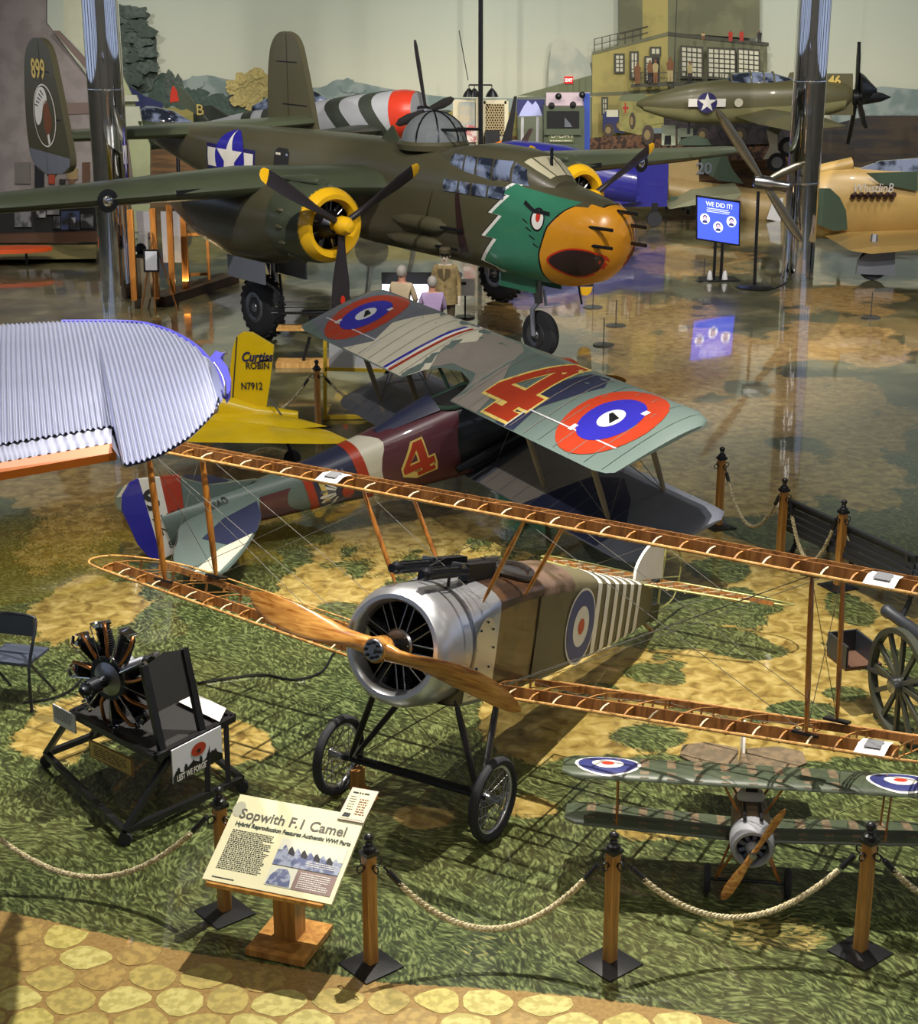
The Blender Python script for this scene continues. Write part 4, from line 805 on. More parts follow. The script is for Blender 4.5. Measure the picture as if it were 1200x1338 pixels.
# top turret
tz = 3.48
B().lathe([(0, .66), (.10, .68), (.16, .64)], 28, Matrix.Translation((1.5, 0, tz)) @ Matrix.Rotation(-PI/2, 4, 'Y')).make('turret_ring', m_od, bomber)
td = B().loft([[V((1.5+.62*math.cos(a)*math.cos(t), .62*math.sin(t)*math.cos(a), tz+.12+.56*math.sin(a))) for t in frange(-PI*.62, PI*.62, 22)] for a in frange(0, PI/2*.98, 9)], False, False).make('turret_dome', M('turret_perspex', '#ccd4d8', .03, kind='glass', alpha=.72), bomber)
B().loft([[V((1.5+.60*math.cos(a)*math.cos(t), .60*math.sin(t)*math.cos(a), tz+.12+.54*math.sin(a))) for t in frange(PI*.60, PI*1.4, 16)] for a in frange(0, PI/2*.98, 9)], False, False).make('turret_shell', m_od, bomber)
for t in (-1.2, -.5, .2, .9, 1.6): B().tube([V((1.5+.625*math.cos(a)*math.cos(t), .625*math.sin(t)*math.cos(a), tz+.12+.565*math.sin(a))) for a in frange(0, PI/2, 8)], .018, 5).make('turret_frame', m_darksteel, td)
for yy in (-.18, .18): rod('turret_gun', (1.4, yy, tz+.35), (2.7, yy, tz+.42), .03, m_black, bomber)
B().box((1.3, 0, tz+.25), (.5, .4, .35)).make('turret_seat', m_steel, bomber)
# wings
bw = Wing([((-.05, -10.2, 2.98), .9, .7), ((.25, -9.9, 2.96), 1.35, .9), ((.55, -8, 2.95), 1.85, 1.15), ((.85, -3.3, 2.95), 2.75, 1.35), ((1.05, -.6, 2.75), 3.1, 1.4), ((1.05, .6, 2.75), 3.1, 1.4), ((.85, 3.3, 2.78), 2.75, 1.35), ((.55, 8, 2.70), 1.85, 1.15), ((.25, 9.9, 2.68), 1.35, .9), ((-.05, 10.2, 2.70), .9, .7)], -.75, .02)
wo = bw.mesh().make('wing', m_odw, bomber)
for s in (-1, 1):
    b = B(); rings = [[V(le)+V((-x*c, 0, -.75*dict(AF)[x]*t*c-.02*x*c-.008)) for x in (.05, .25, .6, 1)] for le, c, t in bw.st if le[1]*s > 0]; b.loft(rings, False, False).make('wing_underside', m_under, wo)
    B().ball((.62, s*6.35, 2.93-(.23 if s > 0 else 0)), .13, 12, (.5, 1, 1)).make('landing_light', m_chrome, wo); B().lathe([(0, .17), (.05, .2), (.06, .16)], 20, Matrix.Translation((.60, s*6.35, 2.93-(.23 if s > 0 else 0)))).make('light_rim', m_black, wo); B().box((.72, s*4.7, 2.96-(.21 if s > 0 else 0)), (.05, .75, .1)).make('intake_slot', m_black, wo)
    # nacelle
    yc = s*2.95
    NB = Body([(1.40, 2.40, .71, .68, .70, 2), (.6, 2.36, .72, .72, .88, 2.2), (-.5, 2.36, .68, .66, .90, 2.2), (-1.8, 2.36, .55, .46, .70, 2.1), (-3.0, 2.42, .30, .22, .32, 2), (-3.6, 2.45, .05, .06, .06, 2)])
    nb = B().loft([[V((p.x, p.y+yc, p.z)) for p in NB.ring(x, 30)] for x in frange(1.4, -3.6, 16)]).make('nacelle', m_od, bomber)
    cl = B().lathe([(1.30, .69), (1.36, .715), (2.1, .70), (2.32, .66)], 40, Matrix.Translation((0, yc, 2.40)), False).make('engine_cowl', m_odw, bomber)
    B().lathe([(2.30, .664), (2.42, .62), (2.5, .55), (2.49, .47), (2.42, .43), (2.3, .42)], 44, Matrix.Translation((0, yc, 2.40)), False).make('cowl_lip', m_cyel, cl)
    B().lathe([(2.1, .01), (2.1, .6)], 24, Matrix.Translation((0, yc, 2.40)), False).make('engine_well', m_blackmatt, cl)
    B().lathe([(2.1, .33), (2.2, .33), (2.3, .25), (2.42, .18), (2.5, .12)], 24, Matrix.Translation((0, yc, 2.40))).make('crankcase', m_darksteel, cl)
    for k in range(9):
        a = 2*PI*k/9; ec_ = B().lathe([(.2, .07), (.42, .075)], 10, Matrix.Translation((2.2, yc, 2.40)) @ Matrix.Rotation(a, 4, 'X') @ Matrix.Rotation(-PI/2, 4, 'Y')).make('engine_cylinder', m_darksteel, cl); rod('pushrod', V((2.3, yc+.25*math.sin(a+.15), 2.4+.25*math.cos(a+.15))), V((2.3, yc+.42*math.sin(a+.15), 2.4+.42*math.cos(a+.15))), .012, m_steel, cl, 5)
    for k in range(6): B().ball((1.75, yc+.70*math.sin(1.2+k*.42)*s, 2.4+.70*math.cos(1.2+k*.42)), .1, 8, (1.2, .5, .5)).make('exhaust_stub', m_od, cl)
    B().loft([[V((x, yc+w*math.cos(t), zc+h*math.sin(t))) for t in frange(0, 2*PI, 14)[:-1]] for x, w, h, zc in ((2.15, .13, .06, 3.14), (2.1, .17, .09, 3.14), (1.6, .17, .09, 3.13), (.9, .12, .03, 3.1))]).make('carburettor_scoop', m_odw, cl)
    pr3 = B().lathe([(2.5, .12), (2.62, .13), (2.7, .17), (2.86, .16), (2.96, .10), (2.99, .01)], 20, Matrix.Translation((0, yc, 2.44))).make('propeller', m_cyel, bomber)
    for k in range(3):
        th = .566+2*PI*k/3
        d = V((0, -math.cos(th), math.sin(th))); e = V((0, -math.sin(th), -math.cos(th))); rings = []; tip = []
        for q, w, t, tw in ((.10, .06, .06, 1.2), (.35, .07, .06, 1.1), (.6, .10, .045, .9), (1.0, .15, .03, .65), (1.4, .165, .022, .5), (1.74, .15, .015, .42), (1.75, .15, .015, .42), (1.87, .12, .012, .4), (1.92, .05, .008, .4)):
            c = V((2.70, yc, 2.44))+d*q; g = e*math.cos(tw)+V((1, 0, 0))*math.sin(tw); h = V((1, 0, 0))*math.cos(tw)-e*math.sin(tw)
            (rings if q <= 1.745 else tip).append([c+g*math.cos(u)*w+h*math.sin(u)*t for u in (2*PI*i/12 for i in range(12))])
        bl = B().loft(rings).make('blade', m_bblade, pr3); B().loft(tip).make('blade_tip', m_cyel, bl)
        if k == 2: decal('maker_badge', circ(0, 0, .05, .08, 14), lambda u, v: V((2.765, yc, 2.44))+d*(1.30+v)+e*u, m_red, bl)
    # main gear
    w = B().lathe([(-.19, .28), (-.19, .40), (-.16, .52), (-.08, .59), (0, .60), (.08, .59), (.16, .52), (.19, .40), (.19, .28)], 36, Matrix.Translation((0, yc, .6)) @ Matrix.Rotation(PI/2, 4, 'Z')).make('main_wheel', m_rubber, bomber)
    for sd in (-1, 1):
        B().lathe([(.17, .30), (.20, .29), (.19, .2), (.14, .12), (.2, .08), (.2, .01)], 24, Matrix.Translation((0, yc, .6)) @ Matrix.Rotation(sd*PI/2, 4, 'Z')).make('wheel_hub', m_steel, w)
        for k in range(10):
            a = 2*PI*k/10; B().ball((.22*math.cos(a), yc-sd*.18, .6+.22*math.sin(a)), .035, 8, (1, .4, 1)).make('hub_hole', m_black, w)
    b = B()
    for k in range(24):
        for q in (-.10, -.03, .04, .11): a = 2*PI*(k+(.5 if q in (-.03, .11) else 0))/24; b.box((.592*math.cos(a), yc+q, .6+.592*math.sin(a)), (.03, .05, .07), mx=Matrix.Rotation(-a, 4, 'Y'))
    b.make('tread', m_rubber, w)
    rod('gear_leg', (-.1, yc-s*.32, 1.9), (-.05, yc-s*.32, .6), .07, m_steel, bomber, 10); rod('gear_axle', (-.05, yc-s*.32, .6), (0, yc, .6), .06, m_steel, bomber, 8); rod('gear_strut', (-.6, yc-s*.32, 1.8), (-.08, yc-s*.32, 1.0), .035, m_under, bomber, 8); rod('torque_link', (.12, yc-s*.32, 1.2), (.18, yc-s*.32, .8), .03, m_darksteel, bomber, 6)
    for q in (-.45, .45): B().box((.2, yc+q, 1.38), (1.3, .03, .4)).make('gear_door', m_under, bomber)
# nose gear
NX = 4.632
w = B().lathe([(-.12, .22), (-.12, .30), (-.09, .40), (0, .44), (.09, .40), (.12, .30), (.12, .22)], 30, Matrix.Translation((NX, 0, .44)) @ Matrix.Rotation(PI/2, 4, 'Z')).make('nose_wheel', m_rubber, bomber)
for sd in (-1, 1): B().lathe([(.10, .24), (.13, .23), (.12, .14), (.09, .1), (.14, .06), (.14, .01)], 20, Matrix.Translation((NX, 0, .44)) @ Matrix.Rotation(sd*PI/2, 4, 'Z')).make('wheel_hub', m_steel, w)
rod('nose_leg', (NX-.12, 0, 1.65), (NX-.06, 0, 1.0), .08, m_steel, bomber, 10); rod('nose_fork', (NX-.06, 0, 1.02), (NX-.02, -.19, .90), .04, m_under, bomber, 8); rod('nose_fork', (NX-.02, -.19, .92), (NX, -.17, .44), .045, m_under, bomber, 8); rod('nose_brace', (NX-.7, 0, 1.6), (NX-.08, 0, 1.05), .03, m_steel, bomber, 8); rod('torque_link', (NX+.08, 0, 1.25), (NX+.14, 0, .98), .03, m_steel, bomber)
for q in (-.3, .3): B().box((NX-.3, q, 1.40), (1.0, .025, .3)).make('nose_gear_door', m_eg, bomber)
for zc, yy in ((2.60, .22), (2.30, .24), (2.84, .0)): rod('nose_gun', (6.2, yy, zc), (6.98, yy, zc), .032, m_black, bomber, 8)
for yy in (-.5, -.46):
    for zc in (2.60, 2.30): rod('cheek_gun', (6.25, yy+.02, zc), (6.85, yy+.08, zc), .03, m_black, bomber, 8) if yy == -.5 else None
rod('pitot_mast', (5.6, 0, 1.5), (5.7, 0, 1.15), .02, m_darksteel, bomber)
rod('aerial_mast', (4.85, 0, 3.4), (4.85, 0, 3.75), .03, m_darksteel, bomber); B().prism([(-.35, 0), (.3, 0), (.05, .3)], .04, Matrix.Translation((.2, 0, 3.52)) @ Matrix.Rotation(PI/2, 4, 'X')).make('aerial_fin', m_odw, bomber)
# tail
tw_ = Wing([((-7.2, -3.14, 3.2), 1.6, 1), ((-7.0, 0, 3.15), 2.1, 1), ((-7.2, 3.14, 3.2), 1.6, 1)], -.8, 0); tw_.mesh().make('tailplane', m_odw, bomber)
for s in (-1, 1):
    fo = smooth_poly([V(p+(0,)) for p in ((-7.15, 2.80), (-7.35, 3.6), (-7.62, 4.5), (-7.85, 5.05), (-8.25, 5.26), (-8.75, 5.20), (-9.1, 4.8), (-9.25, 3.9), (-9.25, 3.0), (-9.0, 2.5), (-8.4, 2.34), (-7.6, 2.42), (-7.25, 2.55))], 4)
    fn = B().prism([(p.x, p.y) for p in fo], .14, Matrix.Translation((0, s*3.2+.07, 0)) @ Matrix.Rotation(PI/2, 4, 'X')).make('tail_fin', m_od, bomber)
    lowp = [p for p in fo if p.y < 2.8]
    fy = lambda of: (lambda u, v: V((u, s*3.2-.07-of, v)))
    decal('rudder_hinge', [(-8.35, 2.4), (-8.33, 2.4), (-8.33, 5.2), (-8.35, 5.2)], fy(.004), m_black, fn); decal('hinge_mark', [(-7.5, 3.55), (-8.6, 3.55), (-8.6, 3.58), (-7.5, 3.58)], fy(.004), m_black, fn); decal('hinge_mark', [(-7.9, 4.55), (-8.8, 4.55), (-8.8, 4.58), (-7.9, 4.58)], fy(.004), m_black, fn)
    if s < 0:
        decal('fin_base', [(-7.22, 2.6), (-7.16, 2.78), (-9.24, 2.86), (-9.2, 2.7), (-9.0, 2.5), (-8.4, 2.35), (-7.6, 2.42)], fy(.004), m_under, fn)
        text('serial_number', '899', .58, lambda u, v: V((-8.78+u, s*3.2-.08, 4.42+v)), c_yel, fn, bold=.012, sx=.8)
        ec = (-8.28, 3.62)
        decal('badge_ring', circ(*ec, .56, .68), fy(.005), m_white, fn); decal('badge_field', circ(*ec, .53, .65), fy(.008), m_od, fn); decal('badge_face', smooth_poly([V(p+(0,)) for p in ((-8.3, 3.85), (-8.1, 3.95), (-7.98, 3.7), (-7.92, 3.5), (-8.02, 3.3), (-8.2, 3.18), (-8.32, 3.4))], 3), fy(.011), M('badge_brown', '#7a4a2c', .5), fn)
        decal('badge_feathers', smooth_poly([V(p+(0,)) for p in ((-8.1, 3.95), (-8.2, 4.2), (-8.5, 4.2), (-8.72, 3.9), (-8.74, 3.5), (-8.6, 3.4), (-8.42, 3.55), (-8.32, 3.8))], 3), fy(.011), m_white, fn); decal('badge_paint', [(-8.2, 3.2), (-8.1, 3.25), (-8.06, 3.05), (-8.15, 2.98)], fy(.013), m_white, fn)
        for k in range(5): decal('badge_feather_line', [(-8.25-.08*k, 4.05-.06*k), (-8.23-.08*k, 4.07-.06*k), (-8.38-.08*k, 4.17-.08*k), (-8.42-.08*k, 4.15-.08*k)], fy(.014), m_ink, fn)
# ================================================================ barrier posts and ropes
def make_post():
    t = thing('barrier_post', 'x', 'barrier')
    B().prism([(-.165, -.165), (.165, -.165), (.165, .165), (-.165, .165)], .012).add([(-.165, -.165, .012), (.165, -.165, .012), (.165, .165, .012), (-.165, .165, .012), (-.06, -.06, .035), (.06, -.06, .035), (.06, .06, .035), (-.06, .06, .035)], [(0, 1, 5, 4), (1, 2, 6, 5), (2, 3, 7, 6), (3, 0, 4, 7), (4, 5, 6, 7)]).make('base_plate', m_black, t)
    s = .041; B().prism([(-s, -s+.008), (-s+.008, -s), (s-.008, -s), (s, -s+.008), (s, s-.008), (s-.008, s), (-s+.008, s), (-s, s-.008)], .855, Matrix.Translation((0, 0, .033))).make('post', m_oak, t)
    c = B().prism([(-.05, -.05), (.05, -.05), (.05, .05), (-.05, .05)], .03, Matrix.Translation((0, 0, .885))); up = Matrix.Rotation(-PI/2, 4, 'Y')
    c.lathe([(0, .052), (.03, .045), (.045, .022), (.055, .024), (.06, .03), (.07, .022), (.075, .018), (.085, .03), (.10, .036), (.115, .032), (.13, .015), (.133, .002)], 16, Matrix.Translation((0, 0, .913)) @ up); c.make('finial', m_black, t)
    for a in (0, PI/2, PI, PI*1.5):
        d = V((math.cos(a), math.sin(a), 0)); p = V((-d.y, d.x, 0))
        r = B().tube([V((0, 0, .80))+d*(.075)+(d*math.cos(u)+V((0, 0, 1))*math.sin(u))*.03 for u in frange(0, 2*PI, 13)], .006, 6); r.tube([d*.04+V((0, 0, .80)), d*.05+V((0, 0, .80))], .012, 6); r.make('hook_ring', m_black, t)
    return t
def make_rope(p, q, sag, label, cap=True, group=None):
    """three-strand rope hanging between two hook rings"""
    p, q = V(p), V(q); N = 90; cen = [p.lerp(q, i/N)-V((0, 0, sag*4*(i/N)*(1-i/N))) for i in range(N+1)]; L = sum((b_-a_).length for a_, b_ in zip(cen, cen[1:]))
    t = thing('barrier_rope', label, 'rope', (p+q)/2, group=group); o0 = (p+q)/2; st = cen[6:-6]
    for k in range(3):
        pts = []
        for i, c in enumerate(st):
            d = (st[min(i+1, len(st)-1)]-st[max(i-1, 0)]); a, b_ = frame_of(d); w = 2*PI*k/3+i*L/N/.10*2*PI*.9; pts.append(c+(a*math.cos(w)+b_*math.sin(w))*.0115-o0)
        B().tube(pts, .0135, 6).make('strand', m_rope, t)
    if cap:
        for e in (cen[:8], cen[-8:]): B().tube([v-o0 for v in (e[2:] if e is not cen[-8:] else e)][0:6], .022, 10).make('end_cap', m_black, t)
        for a_, b_ in ((cen[0], cen[3]), (cen[-1], cen[-4])): B().tube([a_-o0, b_-o0], .008, 6).make('hook', m_black, t)
    return t
POSTS = {'a': (485, 1262, 'barrier post standing alone just right of the title board'), 'b': (797, 1259, 'barrier post in front of the small model biplane, ropes on both sides'), 'c': (1124, 1245, 'barrier post at the lower right corner of the lawn'), 'd': (294, 1193, 'barrier post half hidden behind the title board'),
         'e': (939, 688, 'farthest barrier post of the row beside the bench, next to the camouflaged wing tip'), 'f': (1019, 735, 'middle barrier post of the row beside the bench'), 'g': (1095, 767, 'barrier post directly in front of the black bench'), 'h': (416, 557, 'barrier post beside the yellow tube frame behind the camouflaged biplane'), 'z': (-70, 1150, 'barrier post just outside the left edge, holding the rope by the engine stand')}
pp = {}; proto = None
for k, (x, y, lab) in POSTS.items():
    g = px(x, y); o = make_post() if proto is None else copy_tree(proto); proto = proto or o
    o.location = g; o.rotation_euler = (0, 0, R(40 if k in 'abcd' else 25)); o['label'] = lab; o['group'] = 'wooden rope barrier posts'; pp[k] = g
def ringpt(a, b, z=.79): d = (pp[b]-pp[a]).normalized(); return pp[a]+d*.10+V((0, 0, z))
for a, b, sag, lab in (('a', 'b', .50, 'hemp rope sagging between the two front barrier posts'), ('b', 'c', .46, 'hemp rope sagging in front of the small model biplane'), ('z', 'd', .62, 'hemp rope sagging in front of the black engine stand'), ('e', 'f', .55, 'hemp rope hanging beyond the camouflaged lower wing tip'), ('f', 'g', .62, 'hemp rope hanging in front of the bench end')):
    make_rope(ringpt(a, b), ringpt(b, a), sag, lab, group='hemp barrier ropes')
make_rope(ringpt('g', 'f'), pp['g']+V((1.35, -1.0, .8)), .6, 'hemp rope running from the bench post to the right edge', group='hemp barrier ropes')
g = pp['g']+V((1.35+.1, -1.05, 0)); o = copy_tree(proto); o.location = g; o['label'] = 'barrier post beyond the right edge behind the field gun'; pp['y'] = g
make_rope(ringpt('c', 'b')*1.0+V((.18, 0, 0)), pp['c']+V((1.5, .1, .79)), .46, 'hemp rope running off the lower right corner', group='hemp barrier ropes')
make_rope(pp['h']+V((-.1, 0, .8)), pp['h']+V((-1.5, -.6, .8)), .55, 'hemp rope hanging behind the yellow tail fin', group='hemp barrier ropes'); make_rope(pp['h']+V((.1, 0, .8)), pp['h']+V((1.5, .5, .8)), .5, 'hemp rope hanging behind the pale board in the yellow frame', group='hemp barrier ropes')
for p, lab in ((pp['c']+V((1.6, .1, -0)), 'barrier post beyond the lower right corner of the picture'), (pp['h']+V((-1.6, -.64, 0)), 'barrier post hidden behind the yellow tail'), (pp['h']+V((1.6, .53, 0)), 'barrier post hidden behind the far wing of the camouflaged biplane')):
    o = copy_tree(proto); o.location = (p.x, p.y, 0); o['label'] = lab
# ================================================================ title board on its wooden pedestal
BL, BR, TL, TR = px(275, 1150, .60), px(440, 1183, .60), px(307, 1033, .95), px(469, 1069, .95)
sgc = (BL+BR+TL+TR)/4; yaw = math.atan2(BR.y-BL.y, BR.x-BL.x); sb = px(372, 1226, .05); sb.z = 0
sign = thing('title_board', 'cream title board about a wartime biplane on a wooden pedestal', 'sign', sb, (0, 0, yaw))
loc = lambda p: Matrix.Rotation(-yaw, 4, 'Z') @ (V(p)-sb)
bl, br, tl, tr = (loc(p) for p in (BL, BR, TL, TR)); W_ = ((br-bl).length+(tr-tl).length)/2; cx_ = (bl.x+br.x+tl.x+tr.x)/4
lo0 = V((cx_-W_/2, (bl.y+br.y)/2, .60)); upv = V((0, (tl.y+tr.y)/2-(bl.y+br.y)/2, .35)); H_ = upv.length; upv.normalize(); nrm = V((1, 0, 0)).cross(upv)
sf = lambda of: (lambda u, v: lo0+V((u, 0, 0))+upv*v+nrm*of)
B().box((.03, .02, .035), (.46, .50, .05)).make('pedestal_base', m_oak, sign); B().box((.03, .02, .007), (.40, .44, .014)).make('base_feet', m_oak, sign)
B().box((0.02, .05, .34), (.17, .17, .58)).make('pedestal_post', m_oak, sign)
m_cream = M('cream_print', '#e9e5bd', .4)
f0 = sf(0); bb = B().add([f0(0, 0), f0(W_, 0), f0(W_, H_), f0(0, H_)]+[sf(-.02)(0, 0), sf(-.02)(W_, 0), sf(-.02)(W_, H_), sf(-.02)(0, H_)], [(0, 1, 2, 3), (7, 6, 5, 4), (0, 4, 5, 1), (1, 5, 6, 2), (2, 6, 7, 3), (3, 7, 4, 0)]).make('board', m_cream, sign, False)
B().bar(sf(-.02)(.04, -.012), sf(-.02)(W_-.06, -.012), .05, .03).make('ledge', m_oak, sign)
k = W_/.93; hh = H_
m_photo = M('photo_blue', '#5a6285', .5, kind='noise', col2='#9aa1b4', scale=18); m_taupe = M('caption_taupe', '#8c7570', .5)
text('heading', 'Sopwith F.1 Camel', .105*k, lambda u, v: sf(.003)(.06*k+u, hh*.735+v), M('heading_ink', '#5d5a52', .6), bb, bold=.002, sx=.98)
text('subheading', 'Hybrid Reproduction Features Authentic WWI Parts', .042*k, lambda u, v: sf(.003)(.06*k+u, hh*.645+v), M('sub_ink', '#2f3a33', .6), bb, bold=.002, sx=.93)
textlines('body_text', .06*k, .38*k, hh*.14, hh*.60, 22, .006*k, sf(.003), m_ink, bb, 5); decal('footer_line', [(.06*k, .03), (.22*k, .03), (.22*k, .036), (.06*k, .036)], sf(.003), m_ink, bb)
decal('corner_badge', circ(.04*k, hh*.83, .045*k, .06*k, 18), sf(.002), M('badge_grey', '#b9b9a2', .5), bb)
decal('photograph', [(.43*k, hh*.30), (.90*k, hh*.30), (.90*k, hh*.60), (.43*k, hh*.60)], sf(.003), m_photo, bb); decal('photo_sky', [(.43*k, hh*.47), (.90*k, hh*.44), (.90*k, hh*.60), (.43*k, hh*.60)], sf(.0045), M('photo_sky', '#d9d9c8', .5), bb)
for q in range(9): x = (.46+q*.047)*k; decal('photo_biplane', [(x, hh*(.44-.005*q)), (x+.05*k, hh*(.425-.005*q)), (x+.045*k, hh*(.47-.006*q)), (x+.012*k, hh*(.53-.007*q)), (x, hh*(.50-.006*q))], sf(.006), m_ink if q % 2 else m_photo, bb)
decal('photo_ground', [(.43*k, hh*.30), (.90*k, hh*.30), (.90*k, hh*.43), (.43*k, hh*.455)], sf(.0055), m_photo, bb); textlines('photo_caption', .66*k, .88*k, hh*.335, hh*.40, 3, .005*k, sf(.0075), m_white, bb, 8)
decal('engine_photo', [(.43*k, hh*.07), (.62*k, hh*.07), (.62*k, hh*.29), (.43*k, hh*.29)], sf(.003), M('photo_sky', '#d9d9c8', .5), bb); decal('engine_photo_subject', [(.44*k, hh*.08), (.61*k, hh*.08), (.59*k, hh*.2), (.55*k, hh*.27), (.49*k, hh*.26), (.45*k, hh*.18)], sf(.005), m_photo, bb)
decal('caption_panel', [(.62*k, hh*.07), (.90*k, hh*.07), (.90*k, hh*.29), (.62*k, hh*.29)], sf(.003), m_taupe, bb); textlines('caption_text', .65*k, .87*k, hh*.09, hh*.27, 8, .006*k, sf(.005), m_white, bb, 9)
cd = B().add([sf(.004)(u, v) for u, v in ((.745*k, hh*0.915), (.935*k, hh*0.915), (.955*k, hh*1.296), (.765*k, hh*1.296))]+[sf(.014)(u, v) for u, v in ((.745*k, hh*0.915), (.935*k, hh*0.915), (.955*k, hh*1.296), (.765*k, hh*1.296))], [(3, 2, 1, 0), (4, 5, 6, 7), (0, 1, 5, 4), (1, 2, 6, 5), (2, 3, 7, 6), (3, 0, 4, 7)]).make('data_card', M('card_pink', '#d8c8b8', .5), sign, False)
decal('card_face', [(.757*k, hh*0.932), (.925*k, hh*0.932), (.942*k, hh*1.279), (.774*k, hh*1.279)], sf(.016), m_cream, cd); textlines('card_text', .85*k, .92*k, hh*0.982, hh*1.184, 7, .009*k, sf(.018), M('rust_ink', '#8a5446', .6), cd, 4); textlines('card_text', .78*k, .83*k, hh*1.027, hh*1.206, 6, .005*k, sf(.018), m_ink, cd, 6); textlines('card_title', .785*k, .92*k, hh*1.217, hh*1.262, 1, .012*k, sf(.018), m_ink, cd, 2); decal('card_sketch', [(.77*k, hh*0.949), (.82*k, hh*0.949), (.83*k, hh*0.993), (.78*k, hh*0.999)], sf(.018), m_ink, cd)
# ================================================================ rotary engine on its black stand
es = thing('engine_stand', 'black steel trolley stand carrying a rotary aero engine', 'stand', (-2.75, 12.2, 0)); E0 = V((-2.75, 12.2, 0))
P0, P1, P2 = px(60, 985, .12), px(163, 1086, .12), px(316, 1018, .12); P3 = P0+P2-P1
T0, T1, T2 = px(94, 932, .62), px(203, 990, .62), px(305, 938, .62); T3 = T0+T2-T1
L_ = lambda p: V(p)-E0
def beam(n, a, b, w=.05, par=es, m=m_black): return B().bar(L_(a), L_(b), w, w).make(n, m, par)
for a, b in ((P0, P1), (P1, P2), (P2, P3), (P3, P0)): beam('base_rail', a, b)
for a, b in ((P0, T0), (P1, T1.lerp(T2, .25)), (P2.lerp(P1, .3), T2.lerp(T1, .35)), (P3, T3), (P2.lerp(P1, .12), T2.lerp(T1, .1)), (P0.lerp(P3, .4), T0.lerp(T3, .5))): beam('upright', a, b, .045)
for a, b in ((T0, T1), (T1, T2), (T2, T3), (T3, T0)): beam('tray_rail', a, b, .055)
B().add([L_(p) for p in (T0, T1, T2, T3)], [(0, 1, 2, 3)]).make('tray', m_blackmatt, es, False)
for p in (P0, P1, P2, P3): B().lathe([(-.02, .045), (-.02, .055), (.02, .055), (.02, .045)], 14, Matrix.Translation(L_(p)-V((0, 0, .065))) @ Matrix.Rotation(PI/2, 4, 'Z')).make('caster', m_rubber, es)
M0, M1 = T1.lerp(T2, .08)+V((0, .03, 0)), T1.lerp(T2, .58)+V((0, .03, 0)); hp = V((-.14, .15, .70))
for a in (M0, M1): beam('engine_mount_post', a, a+hp, .055)
B().add([L_(p) for p in (M0+hp*.45, M1+hp*.45, M1+hp*.98, M0.lerp(M1, .5)+hp*1.05, M0+hp*.98)], [(0, 1, 2, 3, 4)]).make('mount_plate', m_blackmatt, es, False)
B().add([L_(p)+V((0, 0, .04)) for p in (T3.lerp(T2, .45)+V((-.05, -.2, 0)), T3.lerp(T2, .95)+V((-.05, -.2, 0)), T3.lerp(T2, .95)+V((-.02, .0, .03)), T3.lerp(T2, .45)+V((-.02, 0, .03)))], [(0, 1, 2, 3)]).make('leaflets', m_white, es, False)
def hang(name, a, b, dz, mat, tilt=V((0, 0, 0))):
    """small panel hung from the line a-b; returns mapping (0..1, 0..1) for print"""
    a, b = L_(a), L_(b); n = (b-a).cross(V((0, 0, 1))).normalized(); f = lambda of: (lambda u, v: a.lerp(b, u)-V((0, 0, dz*(1-v)))+tilt*(1-v)+n*of)
    o = B().add([f(0)(0, 0), f(0)(1, 0), f(0)(1, 1), f(0)(0, 1), f(.012)(0, 0), f(.012)(1, 0), f(.012)(1, 1), f(.012)(0, 1)], [(3, 2, 1, 0), (4, 5, 6, 7), (0, 1, 5, 4), (1, 2, 6, 5), (2, 3, 7, 6), (3, 0, 4, 7)]).make(name, mat, es, False); return o, f
fl, f = hang('remembrance_banner', T1.lerp(T2, .17)+V((.02, -.04, .02)), T1.lerp(T2, .80)+V((.02, -.04, .02)), .30, M('banner_white', '#cfd2da', .6))
decal('banner_ground', [(0, 0), (1, 0), (1, .16), (.8, .42), (.6, .22), (.4, .40), (.2, .2), (.06, .35), (0, .2)], f(.015), m_black, fl); decal('poppy', circ(.52, .66, .15, .19, 18), f(.016), c_red, fl, .1); decal('poppy_centre', circ(.52, .62, .04, .05, 10), f(.018), m_black, fl)
for q in range(6): x = .1+q*.15; decal('soldier', [(x-.02, .12), (x+.025, .12), (x+.035, .34), (x+.015, .42), (x-.01, .42), (x-.03, .34)], f(.017), m_black, fl)
a_, b_ = L_(T1.lerp(T2, .17)), L_(T1.lerp(T2, .80)); Lb = (b_-a_).length
text('banner_words', 'LEST WE FORGET', .075, lambda u, v: f(.019)(.06+u/Lb, .03+v/.30), m_white, fl, bold=.002, sx=.62)
pq, f = hang('brass_plaque', T0.lerp(T1, .22)+V((0, -.04, -.13)), T0.lerp(T1, .75)+V((0, -.04, -.10)), .16, M('plaque_wood', '#7a5526', .4)); decal('plaque_face', [(.03, .06), (.97, .06), (.97, .94), (.03, .94)], f(.014), M('plaque_gold', '#c2a45c', .3, .5), pq); textlines('plaque_text', .12, .88, .2, .85, 5, .05, f(.016), m_ink, pq, 3)
pq, f = hang('notice_card', T0.lerp(T1, -.18)+V((-.02, -.06, .05)), T0.lerp(T1, .10)+V((-.02, -.06, .05)), .17, M('card_grey', '#cfd0d2', .4)); textlines('card_text', .08, .9, .3, .95, 6, .04, f(.014), m_ink, pq, 7)
